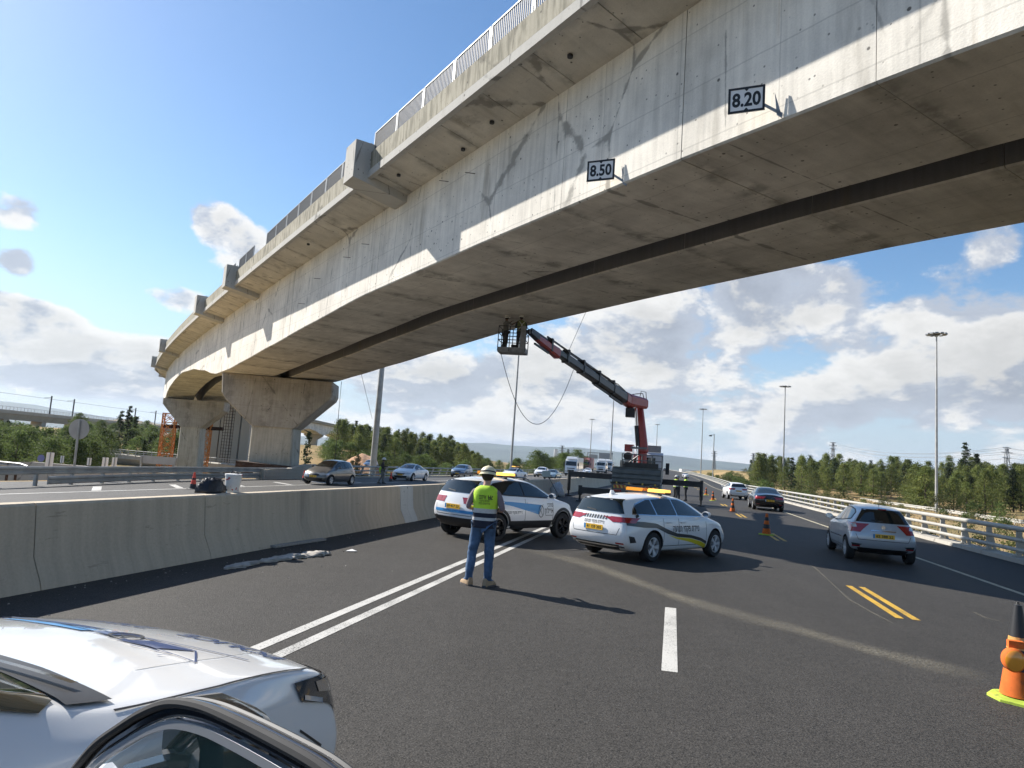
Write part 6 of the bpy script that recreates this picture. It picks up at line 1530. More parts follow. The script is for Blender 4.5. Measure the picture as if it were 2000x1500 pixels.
mb.f = [list(f) for f in fs_]; mb.mi = [0] * len(fs_); mb.uv = [None] * len(fs_); mb.build('band_lettering', M['ink'], near, fix=False)
c1 = cone('orange and black banded cone left of the silver hatchback, on a lime base', (9.0, 23.9, 0))
cone('second cone ahead, between the patrol estate and the black sedan', (12.5, 38.2, 0), base='black')
cone('third cone ahead, small and red, before the white hatchback', (16.0, 53.6, 0), base='lime')
cone('fourth and farthest cone on the open lane, beside the vest wearing workers', (19.5, 67.6, 0), base='lime')
RB = ((.04, .22, 'black'), (.22, .40, 'redorange'), (.40, .47, 'black'), (.47, .72, 'redorange'))
cone('red and black cone beyond the barrier, left of the black bag', (-13.4, 30.2, road_z(-13.4, 30.2)), bands=RB, base='black')
cone('red and black cone beyond the barrier, beside the grey hatchback bumper', (-13.1, 45.6, road_z(-13.1, 45.6)), bands=RB, base='black')
cone('red and black cone beyond the barrier in front of the white sedan', (-8.9, 54.4, road_z(-8.9, 54.4)), bands=RB, base='black')

# ------------------------------------------------------------------ things lying about
M['bagblack'] = pbr('black_nylon_bag', (.012, .013, .018), .45, var=(9, .4, 4), bump=(14, .6, .03))
M['clothgrey'] = pbr('dusty_cloth', (.40, .37, .33), .95, var=(7, .3, 5), bump=(22, .7, .02))
M['pailwhite'] = pbr('paint_pail_white', (.72, .70, .66), .45, var=(5, .06, 4), dirt=((.45, .05, .045), 8.5, .60, .03))
M['plastic'] = pbr('pale_plastic_bag', (.62, .66, .70), .3, var=(6, .2, 4), bump=(20, .8, .03))
M['wood'] = pbr('grey_plank', (.33, .31, .28), .85, var=(6, .25, 5, (1, 12, 1)))
def blob(name, mat, c, sx, sy, sz, lumps, seed, n=(18, 12), flat=.25, rz=0.0, f=3.2):
    mb = MB(); rings = []; rot = Matrix.Rotation(rz, 3, 'Z')
    for i in range(n[1] + 1):
        ph = math.pi * i / n[1]; rr = []
        for j in range(n[0]):
            a = 2 * math.pi * j / n[0]; d = V((math.sin(ph) * math.cos(a), math.sin(ph) * math.sin(a), math.cos(ph)))
            k = 1 + lumps * mn.noise(d * f + V((seed, 0, 0))) + lumps * .5 * mn.noise(d * f * 2.3 + V((0, seed, 0)))
            p = V((d.x * sx * k, d.y * sy * k, max(-flat, d.z) * sz * k + flat * sz)); rr.append(rot @ p)
        rings.append(rr)
    mb.loft(rings, caps=False); o = mb.build(name, M[mat], None, smooth=True, sharp=0); o.location = c; return o
b_ = atz(413, 962, .98); o = blob('duffel_bag', 'bagblack', b_ + RN * .0, .17, .33, .20, .35, 3.0, rz=-.24); tag(o, 'crumpled black bag lying on top of the median barrier', 'bag')
o2 = MB().tube([V((.02, .2, .06)), V((.10, .30, .02)), V((.13, .38, -.05))], .012, 6).build('strap', M['bluefilm'], o, smooth=True)
pl_ = thing('paint_pail', 'white paint pail with red splashes standing on the median barrier', 'bucket', atz(453, 961, .98))
mb = MB(); mb.lathe([(.118, 0), (.125, .02), (.140, .28), (.148, .285), (.148, .315), (.142, .318)], n=24); mb.build('pail', M['pailwhite'], pl_, smooth=True, sharp=50)
mb = MB(); mb.lathe([(.142, .319), (.05, .325), (.001, .326)], n=24); mb.build('lid', M['signwhite'], pl_)
mb = MB(); mb.tube([V((-.06, 0, .33)), V((-.03, .02, .36)), V((.05, -.02, .35)), V((.08, 0, .33))], .014, 6); mb.build('rag', M['bagblack'], pl_, smooth=True)
# long crumpled cloth on the asphalt
ln_ = [atz(440, 1113, 0), atz(480, 1104, 0), atz(520, 1098, 0), atz(565, 1090, 0), atz(610, 1085, 0), atz(642, 1082, 0)]
mb = MB(); rings = []; nn = 90
for i in range(nn + 1):
    t_ = i / nn * (len(ln_) - 1); k = min(int(t_), len(ln_) - 2); p = ln_[k].lerp(ln_[k + 1], t_ - k); d = (ln_[k + 1] - ln_[k]).normalized(); s_ = V((-d.y, d.x, 0))
    w = (.10 + .05 * mn.noise(V((i * .05, 3, 0))) + .05 * sstep(36, 52, i)) * min(1, .3 + min(i, nn - i) * .08); h = .045 + .03 * mn.noise(V((i * .07, 9, 0))) + .015 * sstep(40, 56, i)
    k_ = 1 - .6 * math.exp(-((i - 31) / 4.2) ** 2); w *= k_
    rr = []
    for j in range(22):
        a = 2 * math.pi * j / 22; q = 1 + .75 * mn.noise(V((i * .22, math.cos(a) * 3, math.sin(a) * 3 + 5))) + .25 * mn.noise(V((i * .5, math.cos(a) * 6, math.sin(a) * 6)))
        rr.append(p + s_ * (math.cos(a) * w * q) + V((0, 0, max(.004, h * .85 * (.35 + math.sin(a) * .75 * q)))))
    rings.append(rr)
o = mb.loft(rings).build('crumpled_cloth', M['clothgrey'], None, ln_[2], smooth=True, sharp=0); o.location = ln_[2]; tag(o, 'long crumpled grey cloth lying on the asphalt near the barrier', 'cloth')
a, b_ = atz(533, 1071, 0), atz(632, 1056, 0); o = MB().bar(a + V((0, 0, .03)), b_ + V((0, 0, .03)), .12, .04).build('plank', M['wood'], None, a); o.location = a; tag(o, 'weathered grey plank lying against the foot of the barrier', 'plank')
o = MB(); p = atz(686, 1077, 0); o.add([V((-.09, -.05, .01)), V((.08, -.06, .02)), V((.10, .05, .008)), V((.0, .07, .035)), V((-.08, .05, .01))], [(0, 1, 3), (1, 2, 3), (0, 3, 4)]); o = o.build('paper_scrap', M['signwhite'], None); o.location = p; so_ = o.modifiers.new('s', 'SOLIDIFY'); so_.thickness = .004; tag(o, 'small white paper scrap on the road just right of the grey cloth', 'litter')
p = atz(1088, 969, 0); o = blob('plastic_sack', 'plastic', p, .42, .30, .62, .45, 8.0, f=2.6); tag(o, 'pale plastic sack standing at the foot of the barrier beyond the crossover', 'bag')
hs = thing('hand_sign', 'small pale board on a thin dark pole leaning on the barrier behind the crossover', 'sign', p + V((.1, -.3, 0)))
mb = MB(); mb.tube([V((0, 0, 0)), V((-.72, .1, 1.15))], .018, 6); mb.build('pole', M['black'], hs)
mb = MB(); mb.box((-.85, .1, 1.30), (.50, .03, .36)); mb.build('board', pbr('pale_board', (.45, .52, .50), .5), hs)
p = P(57.0, -7.41, .98); o = blob('cloth_bundle', 'clothgrey', p, .2, .42, .16, .4, 5.5, rz=-.24); tag(o, 'pale cloth bundle on top of the barrier in front of the white sedan', 'cloth')
# grit along the foot of the barrier
gm = MB(); rnd = random.Random(5)
for k in range(330):
    s = rnd.uniform(4, 34); v_ = -7.0 + abs(rnd.gauss(0, .38)) if k % 5 else rnd.uniform(-7.0, -4.2); p = P(s, v_, .002); r_ = rnd.uniform(.005, .02) * (1.5 if rnd.random() < .06 else 1)
    q = [p + V((rnd.uniform(-1, 1), rnd.uniform(-1, 1), 0)).normalized() * r_ for _ in range(3)]; gm.add(q + [p + V((0, 0, r_ * .8))], [(0, 1, 3), (1, 2, 3), (2, 0, 3), (0, 2, 1)])
kind(gm.build('grit', pbr('pale_grit', (.27, .255, .23), .9, var=(3, .5, 3))), 'stuff')
# ------------------------------------------------------------------ left verge: guardrails, signs, railings
def wbeam(path, z0, h=.31):
    prof = [(0, -.155), (.05, -.12), (.05, -.06), (0, -.02), (0, .02), (.05, .06), (.05, .12), (0, .155), (-.02, .155), (-.02, -.155)]
    rings = []
    for i, p in enumerate(path):
        d = (path[min(i + 1, len(path) - 1)] - path[max(i - 1, 0)]); d.z = 0; d.normalize(); n = V((d.y, -d.x, 0)); rings.append([p + n * a + V((0, 0, z0 + b * h / .31)) for a, b in prof])
    return MB().loft(rings)
def vline(tab, s): return interp(tab, s)
GV = [(-30, -21.3), (5, -22.4), (20, -23.3), (30.2, -25.2), (38, -25.8), (46, -25.95)]
gr_ = thing('guardrail', 'grey double steel guardrail along the far side of the oncoming lanes, on the left', 'guardrail', P(20, -23.3))
og = P(20, -23.3)
for a, b_ in zip(range(-30, 46, 4), range(-26, 47, 4)):
    wbeam([P(lerp(a, b_, k / 4) + .0, vline(GV, lerp(a, b_, k / 4))) for k in range(5)], .60).build('rail_beam', M['galvdull'], gr_, og)
for a, b_ in zip(range(22, 46, 4), range(26, 47, 4)):
    wbeam([P(lerp(a, b_, k / 4), vline(GV, lerp(a, b_, k / 4)) + .05 + .4 * max(0, (30 - lerp(a, b_, k / 4)) / 8)) for k in range(5)], .26 - .02).build('rail_beam', M['galvdull'], gr_, og)
pm = None
for k in range(-14, 24):
    s = k * 2.0; p = P(s, vline(GV, s) - .12)
    if pm is None: mb = MB(); mb.box(V((0, 0, .34)), (.10, .12, .72), RHEAD); pm = mb.mesh('rail_post', M['galvdull'])
    o = link('rail_post', pm, gr_); o.location = p - og
# concrete transition and the three-pipe railing after it
ct = thing('concrete_end_block', 'ribbed concrete barrier end rising beside the grey hatchback', 'barrier', P(44, -25.9))
mb = MB(); prof = [(40.0, .62), (43.0, .70), (45.2, 1.0), (46.6, 1.06), (46.8, 1.0), (46.8, -.05), (40.0, -.05)]
mb.loft([[P(s, -25.75 + w, z) for s, z in prof] for w in (-.22, .22)], uvs=[(s, z) for _ in (0, 1) for s, z in prof]); mb.build('end_block', M['farconc'], ct, P(44, -25.9))
for z in (.22, .46, .68): mb = MB(); mb.bar(P(40.2, -25.5, z), P(46.2, -25.5, z + .03), .04, .07); mb.build('rib', M['farconc'], ct, P(44, -25.9))
pr = thing('pipe_railing', 'steel pipe railing with slanted posts beyond the oncoming lanes', 'railing', P(60, -26.1)); op = P(60, -26.1)
for z, r in ((.95, .08), (.60, .06), (.28, .06)):
    a = 47.2
    while a < 300: e = min(a + 12, 300); MB().tube([P(lerp(a, e, k / 3), -26.0, z) for k in range(4)], r, 6).build('pipe', M['galvdull'], pr, op, smooth=True); a = e
pm = None; s = 48
while s < 300:
    p = P(s, -26.15)
    if pm is None: mb = MB(); mb.bar(V((0, 0, 0)) - RN * .25, RN * .10 + V((0, 0, .95)), .16, .07, up=RA); pm = mb.mesh('railing_post', M['galvdull'])
    o = link('railing_post', pm, pr); o.location = p - op; s += 2.6 if s < 120 else 6
kb = MB(); kb.loft([[P(s, -26.5, -.3), P(s, -26.5, .10), P(s, -25.9, .10), P(s, -25.9, -.05)] for s in [47 + 6 * k for k in range(45)]], closed=False, caps=False, uvs=[(s, q) for s in range(45) for q in (0, .4, 1, 1.2)]); kind(kb.build('far_kerb', M['farconc']), 'structure')
def panel_sign(label, px, py0, py1, Y, w, mat='signwhite', rz=0.3):
    a, b_ = aty(px, py1, Y), aty(px, py0, Y); o = thing('marker_panel', label, 'road sign', a, rz, 'white marker panels on the slip road'); h = b_.z - a.z
    mb = MB(); mb.box((0, 0, h * .56), (w, .03, h * .86)); mb.build('panel', M[mat], o); mb = MB(); mb.box((w * .02, -.035, h * .5 - .4), (.05, .04, h + .8)); mb.build('post', M['galv'], o)
panel_sign('tallest white marker panel, left of the round sign pole', 94, 883, 919, 44, .42)
panel_sign('narrow white marker panel just left of the round sign pole', 120, 890, 906, 52, .22)
panel_sign('tilted white marker panel right of the round sign pole', 173, 894, 911, 50, .26, rz=.9)
panel_sign('white marker panel, left one of the close pair by the brown wall', 203, 893, 921, 44, .34)
panel_sign('white marker panel, right one of the close pair by the brown wall', 221, 893, 921, 44, .28)
rs = thing('round_sign', 'back of a round traffic sign on a tall grey pole on the left', 'road sign', aty(144, 925, 34)); po = rs.location.copy()
mb = MB(); q = aty(153, 838, 34) - po; mb.lathe([(.50, -.012), (.50, .012)], q + V((0, .06, 0)), 'Y', 28); mb.build('sign_disc', M['signback'], rs)
mb = MB(); mb.tube([V((0, 0, -.6)), V((q.x, q.y, q.z + .42))], .055, 10); mb.build('pole', M['galvdull'], rs, smooth=True)
bs_ = thing('blue_sign', 'small round blue sign beside the tallest white marker panel', 'road sign', aty(80, 915, 55)); po = bs_.location.copy()
mb = MB(); q = aty(80, 895, 55) - po; mb.lathe([(.28, -.01), (.28, .01)], q, 'Y', 20); mb.build('sign_disc', pbr('faded_blue_sign', (.14, .16, .36), .5), bs_); mb = MB(); mb.tube([V((0, .03, -.5)), V((0, .03, q.z))], .03, 8); mb.build('pole', M['galv'], bs_)
bb = thing('sign_board_back', 'wide grey sign board seen from behind, under the slimmer pier', 'road sign', aty(310, 925, 58)); po = bb.location.copy()
mb = MB(); a, b_ = aty(275, 889, 58) - po, aty(345, 909, 58) - po; mb.box(((a.x + b_.x) / 2, 0, (a.z + b_.z) / 2), (b_.x - a.x, .06, a.z - b_.z)); mb.build('board', M['signback'], bb)
for x in (a.x + .12, b_.x - .12): mb = MB(); mb.box((x, -.06, (a.z - .8) / 2 - .3), (.12, .1, a.z + 1.2)); mb.build('post', M['galvdull'], bb)
# slip road behind the left guardrail with its pale parapet
sp_ = [aty(-60, 902, 50), aty(60, 902, 50), aty(160, 910, 48), aty(290, 922, 46), aty(420, 930, 52)]
mb = MB(); rings = []
for p in sp_: rings.append([V((p.x, p.y, p.z)), V((p.x, p.y + .35, p.z)), V((p.x, p.y + .35, -3)), V((p.x, p.y, -3))])
o = mb.loft(rings, uvs=[(i * 4, q) for i in range(len(sp_)) for q in (0, .3, 3, 3.4)]).build('slip_road_parapet', M['kerb'], None, sp_[2]); o.location = sp_[2]; tag(o, 'low pale concrete parapet of the slip road behind the left guardrail', 'wall')
ge = thing('guardrail_end', 'short steel guardrail end at the far left edge, behind the long guardrail', 'guardrail', aty(20, 915, 40)); po = ge.location.copy()
wbeam([aty(-60, 898, 42), aty(0, 901, 41), aty(40, 905, 40), aty(54, 910, 39.6)], -.1, .24).build('rail_beam', M['galv'], ge, po)
for px in (14, 31): mb = MB(); p = aty(px, 908, 40.5); mb.box(p + V((0, .1, -.4)), (.1, .1, 1.0)); mb.build('post', M['rust'], ge, po)

# low overpass with railing and retaining wall
ov = thing('low_overpass', 'low concrete overpass with grey railing behind the slimmer pier', 'bridge', aty(230, 890, 112)); po = ov.location.copy()
A, B = aty(60, 862, 128), aty(520, 902, 104); ad = (B - A).normalized(); an_ = V((-ad.y, ad.x, 0)).normalized()
LL = (B - A).length
mb = MB(); mb.loft([[p + an_ * a + V((0, 0, z)) for a, z in ((0, -.95), (0, -1.55), (.6, -2.3), (5, -2.3), (5, -.95))] for p in (A, B)], uvs=[(u, q) for u in (0, LL) for q in (0, .6, 1.5, 6, 7)]); mb.build('deck', M['farconc'], ov, po)
for z in (-.08, -.40, -.70): mb = MB(); mb.tube([A + V((0, 0, z)), B + V((0, 0, z))], .06, 6); mb.build('rail', M['galvdull'], ov, po)
k = 0
while k < LL: mb = MB(); p = A + ad * k; mb.box(p + V((0, 0, -.5)), (.10, .10, .95)); mb.build('railing_post', M['galvdull'], ov, po); k += 1.9
mb = MB(); mb.prism([A + ad * 14 + an_ * 1.0 + V((0, 0, -2.32)), A + ad * 40 + an_ * 1.0 + V((0, 0, -2.32)), A + ad * 40 + an_ * 1.0 + V((0, 0, -7)), A + ad * 14 + an_ * 1.0 + V((0, 0, -7))], an_ * 3); mb.build('abutment', M['farconc'], ov, po)
for k in (9, 11): mb = MB(); mb.box(A + ad * k + an_ * 1.5 + V((0, 0, -4.3)), (.4, .4, 4)); mb.build('prop', M['darksteel'], ov, po)
# orange trestle towers beside the slimmer pier
M['trestle'] = pbr('orange_trestle_paint', (.55, .20, .035), .6, var=(1.5, .25, 4))
def lattice(name, label, cat, foot, w0, w1, h, mat, arms=(), group=None, n=6, r=.07):
    o = thing(name, label, cat, foot, .25, group); mb = MB(); lv = [(w0 + (w1 - w0) * i / n, h * i / n) for i in range(n + 1)]
    cs = ((-1, -1), (1, -1), (1, 1), (-1, 1))
    for a, b_ in cs: mb.bar((a * w0 / 2, b_ * w0 / 2, -1.5), (a * w1 / 2, b_ * w1 / 2, h), r * 1.5)
    mb.build('leg_frame', mat, o); mb = MB()
    for (w, z), (w2, z2) in zip(lv, lv[1:]):
        for i in range(4):
            a, b_ = cs[i], cs[(i + 1) % 4]; mb.bar((a[0] * w / 2, a[1] * w / 2, z), (b_[0] * w2 / 2, b_[1] * w2 / 2, z2), r); mb.bar((b_[0] * w / 2, b_[1] * w / 2, z), (a[0] * w2 / 2, a[1] * w2 / 2, z2), r); mb.bar((a[0] * w2 / 2, a[1] * w2 / 2, z2), (b_[0] * w2 / 2, b_[1] * w2 / 2, z2), r)
    mb.build('bracing', mat, o)
    for z, l in arms: mb = MB(); mb.bar((-l, 0, z), (l, 0, z), r * 2, r * 2); mb.build('cross_arm', mat, o)
    return o
for px, py0, lab in ((333, 808, 'orange lattice trestle tower left of the slimmer pier'), (402, 826, 'orange lattice trestle tower right of the slimmer pier')):
    tp = aty(px, py0, 99); lattice('trestle_tower', lab, 'scaffold tower', V((tp.x, tp.y, -3.5)), 1.6, 1.6, tp.z + 3.5, M['trestle'], group='orange trestle towers', n=7, r=.085)
sw = thing('trestle_beam', 'rusty steel beam lying across the two orange trestle towers', 'beam', aty(366, 835, 99.5)); a, b_ = aty(318, 832, 99.5), aty(436, 838, 99.5); mb = MB(); mb.bar(a, b_, .35, .5); mb.build('beam', M['rust'], sw, sw.location)
# columns under construction with rebar cages behind the nearer pier
for px, w, py0, lab in ((423, 26, 792, 'square unfinished concrete column left of the rebar cage'), (449, 20, 786, 'unfinished concrete column carrying a rebar cage on top'), (466, 15, 800, 'slender concrete column with small capital right of the rebar cage'), (484, 16, 812, 'unfinished concrete column just left of the nearer pier')):
    Y = 128; tp = aty(px, py0, Y); W = w / 1350 * Y; o = thing('unfinished_column', lab, 'column', V((tp.x, tp.y, -4)), .1, 'unfinished columns')
    mb = MB(); mb.box((0, 0, (tp.z + 4) / 2), (W, W * .8, tp.z + 4)); mb.build('shaft', M['farconc'], o)
    mb = MB(); mb.box((0, 0, tp.z + 4 + .2), (W * 1.25, W, .5)); mb.build('capital', M['farconc'], o)
tp = aty(452, 782, 124); rc = thing('rebar_cage', 'dark rebar ladder cage rising beside the unfinished columns', 'rebar cage', V((tp.x, tp.y, -4))); mb = MB(); h = tp.z + 4
for x in (-.9, -.45, 0, .45, .9): mb.bar((x, 0, 0), (x, 0, h + .6), .07)
z = .4
while z < h + .5: mb.bar((-1.0, 0, z), (1.0, 0, z), .06); z += .55
kind(mb.build('rebar', M['rust'], rc), 'stuff')

# far railway viaduct on the left with catenary masts
va = thing('far_viaduct', 'long low railway viaduct crossing the far left behind the trees', 'bridge', aty(0, 830, 205)); po = va.location.copy()
A, B = aty(-160, 786, 190), aty(345, 835, 330); A.z = B.z = 7.3; ad = (B - A).normalized(); an_ = V((-ad.y, ad.x, 0)); LL = (B - A).length
mb = MB(); mb.loft([[p + an_ * a + V((0, 0, z)) for a, z in ((0, 0), (0, -1.1), (.5, -1.2), (1.4, -3.0), (6, -3.0), (7.5, -1.1), (7.5, 0))] for p in [A + ad * (LL * k / 12) for k in range(13)]], uvs=[(LL * k / 12, q) for k in range(13) for q in (0, 1, 1.5, 3.4, 8, 10, 11)]); mb.build('deck', M['farconc'], va, po)
mb = MB(); k = 0
while k < LL: mb.bar(A + ad * k, A + ad * k + V((0, 0, 1.1)), .09); k += 1.6
mb.bar(A + V((0, 0, 1.1)), B + V((0, 0, 1.1)), .09); kind(mb.build('railing', M['galvdull'], va, po), 'stuff')
for k in range(1, 8): mb = MB(); mb.box(A + ad * (LL * k / 8) + an_ * 3.7 + V((0, 0, -8)), (2.2, 4, 10.2), math.atan2(ad.y, ad.x)); mb.build('pier', M['farconc'], va, po)
for px in (101, 146, 268, 308):
    r_ = ray(px, 800); t_ = ((A - CO).cross(ad)).z / (r_.cross(ad)).z; p = CO + r_ * t_; p.z = 7.3; o = thing('catenary_mast', {101: 'leftmost dark catenary mast on the far viaduct', 146: 'second dark catenary mast from the left on the far viaduct', 268: 'third catenary mast from the left on the far viaduct', 308: 'catenary mast on the far viaduct just left of the slimmer pier'}[px], 'mast', p + an_ * .6, 0, 'catenary masts')
    mb = MB(); mb.bar((0, 0, 0), (0, 0, 6.4), .34); mb.build('pole', M['darksteel'], o); mb = MB(); mb.bar((0, 0, 5.8), an_ * 2.6 + V((0, 0, 5.6)), .12); mb.build('bracket', M['darksteel'], o)
a = A + an_ * 2.8 + V((0, 0, 5.4)); o = MB().tube([a, B + an_ * 2.8 + V((0, 0, 5.4))], .05, 4).build('catenary_wire', M['darksteel'], None, a); o.location = a; tag(o, 'thin overhead wire along the far railway viaduct', 'cable')

# ------------------------------------------------------------------ light masts and power line
def gz(p):
    s = p.x * .2334 + p.y * .9724; v = p.x * .9724 - p.y * .2334 - bend(s); return terr(s, v)
def mast(label, px, py, Y, h, r, heads=10, group='high light masts', lamp=True, top=None):
    p = aty(px, py, Y); p.z = gz(p); o = thing('light_mast', label, 'lamp post', p, 0, group)
    mb = MB(); mb.tube([V((0, 0, -.3)), V((0, 0, h * .5)), V((0, 0, h))], [r, r * .75, r * .45], 12); mb.build('pole', M['galvdull'], o, smooth=True, sharp=60)
    if lamp:
        mb = MB(); mb.lathe([(.5, h - .3), (.62, h - .15), (.4, h + .05), (.12, h + .15)], n=14); mb.build('lamp_carrier', M['darksteel'], o)
        for k in range(heads): a = 2 * math.pi * k / heads; mb = MB(); mb.box((1.25 * math.cos(a), 1.25 * math.sin(a), h - .15), (.75, .5, .24), a); mb.build('lamp_head', M['galv'], o)
    return o
mast('thick grey lamp pole rising behind the white sedan to the bridge', 728, 915, 81.5, 30, .40)
mast('light mast beyond the barrier directly below the crane basket', 997, 925, 113.8, 30, .19)
mast('light mast whose top is hidden behind the crane boom', 1191, 925, 235, 29, .26)
mast('far light mast between the box lorry and the boom', 1152, 900, 392, 29.5, .30)
mast('light mast just right of the crane truck, far off', 1368, 940, 292, 29.5, .26)
mast('farthest light mast, small, above the crane cab', 1281, 900, 432, 28, .3)
mast('tall light mast above the white hatchback', 1529, 945, 203, 29.5, .27)
mast('tallest light mast, right of the silver hatchback', 1829, 1000, 117, 30.5, .24, 12)
p = aty(1392, 930, 186); p.z = gz(p); o = thing('street_lamp', 'shorter street lamp with a single bent arm right of the crane truck', 'lamp post', p); mb = MB(); mb.tube([V((0, 0, -.3)), V((0, 0, 12.6))], [.16, .11], 8); mb.build('pole', M['galvdull'], o)
mb = MB(); mb.bar((0, 0, 12.4), (-1.0, 0, 12.3), .12); mb.box((-1.0, 0, 12.1), (.7, .35, .3)); mb.build('lamp_arm', M['darksteel'], o)
tops = []
for px, py, Y, h, lab in ((1968, 1010, 178, 13.5, 'white lattice pylon at the right edge, nearest of the power line'), (1626, 935, 345, 16, 'lattice pylon in the pine wood, middle one on the right'), (1471, 910, 520, 17, 'small lattice pylon far off, left end of the pine wood'), (1097, 895, 620, 22, 'distant lattice pylon above the trees left of the box lorry'), (1394, 920, 560, 19, 'distant pylon behind the short street lamp')):
    p = aty(px, py, Y); p.z = gz(p); o = lattice('power_pylon', lab, 'pylon', p, h * .13, h * .035, h, M['galv'], ((h * .80, h * .11), (h * .90, h * .14), (h * .99, h * .10)), 'power line pylons', 6, .0009 * Y ** .85 * 1.15); tops.append(p + V((0, 0, h)))
for k, (dz, dx) in enumerate(((-.2, 1.2), (-1.4, 1.7), (-2.7, 1.3), (-.2, -1.2), (-1.4, -1.7))):
    a = tops[0] + V((dx, 0, dz)); b_ = tops[1] + V((dx, 0, dz)); e = tops[0] + (tops[0] - tops[1]).normalized() * 120 + V((dx, 0, dz))
    o = MB().tube(sag(e, a, 2.0, 10) + sag(a, b_, 3.2, 16)[1:], .045, 4).build('power_line', M['galv'], None, a); o.location = a; tag(o, 'thin power line wire sagging across the pine wood on the right', 'cable', 'power line wires')
sg_ = thing('sign_gantry', 'pair of dark sign boards on a gantry far beyond the oncoming traffic', 'road sign', P(262, -20)); po = sg_.location.copy()
for px0, px1, py0, py1 in ((1151, 1167, 887, 896), (1170, 1193, 885, 897)):
    a, b_ = aty(px0, py0, 262), aty(px1, py1, 262); mb = MB(); mb.box(((a.x + b_.x) / 2, 262, (a.z + b_.z) / 2), (b_.x - a.x, .2, a.z - b_.z)); mb.build('sign_board', M['signback'], sg_, po)
for px in (1148, 1196): a = aty(px, 884, 262.4); mb = MB(); mb.bar((a.x, a.y, rz(262)), a, .3); mb.build('post', M['galvdull'], sg_, po)
mb = MB(); mb.bar(aty(1147, 884, 262.5), aty(1197, 886, 262.5), .3); mb.build('crossbeam', M['galvdull'], sg_, po)
# second guardrail on the service road to the right
sr = thing('service_road_guardrail', 'long pale guardrail of the lower service road beyond the bushes on the right', 'guardrail', aty(1750, 985, 150))
po = sr.location.copy(); pts = []
for px, py, Y in ((1560, 953, 300), (1600, 959, 245), (1660, 970, 185), (1740, 981, 145), (1830, 993, 120), (1925, 1007, 103), (2050, 1024, 90)):
    p = aty(px, py, Y); pts.append(p)
for a, b_ in zip(pts, pts[1:]): wbeam([a, b_], -.2, .55).build('rail_beam', M['rail'], sr, po)
for a, b_ in zip(pts, pts[1:]):
    n = max(2, int((b_ - a).length / 5))
    for k in range(n): p = a.lerp(b_, k / n); mb = MB(); mb.bar(p + V((0, .1, -1.6)), p + V((0, .1, 0)), .14); mb.build('rail_post', M['rail'], sr, po)

# ------------------------------------------------------------------ hills
HR = [(-900, 40), (-200, 46), (0, 49), (60, 47), (120, 40), (190, 33), (320, 26), (600, 22), (900, 30), (945, 33), (1100, 36), (1340, 34), (1420, 31), (1520, 26), (1700, 40), (1950, 55), (2200, 50), (3000, 42)]
hb = MB(); cols = []; xs = [-900 + 26 * i for i in range(151)]
for i, px in enumerate(xs):
    r_ = ray(px, 833 + .07 * px); r_.z = 0; d = r_.normalized(); k = 1 / (r_.length / FPX) if False else 1.0; hh = interp(HR, px) / FPX * (FPX / r_.length)
    hh *= 1 + .10 * mn.noise(V((i * .21, 0, 0))) + .05 * mn.noise(V((i * .7, 3, 0))); row = []
    for R0, f in ((4300, -.004), (5200, .28), (6000, .62), (6600, 1.0), (7400, .75), (8600, 0)): row.append(V((d.x * R0, d.y * R0, -6 + max(0, f) * (hh * 6600 + 8) * (1 + .22 * mn.noise(V((i * .33, R0 * .004, 7))) * (f < 1))))); 
    cols.append(row)
n = 6; hb.add([p for r in cols for p in r], [(i * n + k, (i + 1) * n + k, (i + 1) * n + k + 1, i * n + k + 1) for i in range(len(cols) - 1) for k in range(n - 1)])
M['hill'] = pbr('scrub_hills', (.055, .075, .062), .95, var=(.0025, .4, 8))
kind(hb.build('hills', M['hill'], smooth=True, sharp=0), 'structure')
hb = MB(); cols = []
for i in range(41):
    px = 150 + 6.2 * i; r_ = ray(px, 833 + .07 * px); r_.z = 0; d = r_.normalized(); h = interp([(150, 0), (185, 21), (230, 28), (290, 26), (340, 22), (400, 0)], px) / FPX * 1000
    cols.append([V((d.x * R0, d.y * R0, -6 + f * (h + 7) * (1 + .1 * mn.noise(V((i * .5, R0 * .01, 0)))))) for R0, f in ((820, 0), (900, .5), (1000, 1), (1150, .7), (1300, 0))])
hb.add([p for r in cols for p in r], [(i * 5 + k, (i + 1) * 5 + k, (i + 1) * 5 + k + 1, i * 5 + k + 1) for i in range(40) for k in range(4)])
M['hillbrown'] = pbr('brown_hill', (.20, .15, .095), .95, var=(.03, .4, 7), dirt=((.07, .085, .045), .05, .52, .08))
kind(hb.build('brown_hill', M['hillbrown'], smooth=True, sharp=0), 'structure')
# bare earth mound beside the nearer pier
mb = MB(); cols = []
for i in range(17):
    row = []
    for j in range(7):
        p = aty(640 + 6.5 * i, 905, 112 + 4 * j); hgt = interp([(640, 0), (665, 1.6), (690, 3.7), (715, 4.3), (735, 3.2), (744, 0)], 640 + 6.5 * i) * math.sin(math.pi * min(1, (j + .3) / 6.3)); p.z = -2.2 + hgt * .92 + .9 * mn.noise(V((i * .45, j * .6, 2))); row.append(p)
    cols.append(row)
mb.add([p for r in cols for p in r], [(i * 7 + k, (i + 1) * 7 + k, (i + 1) * 7 + k + 1, i * 7 + k + 1) for i in range(16) for k in range(6)])
M["earth"] = pbr('orange_earth', (.34, .19, .10), .95, var=(.5, .4, 6), bump=(.9, .8, .4))
kind(mb.build('earth_mound', M['earth'], smooth=True, sharp=0), 'structure')

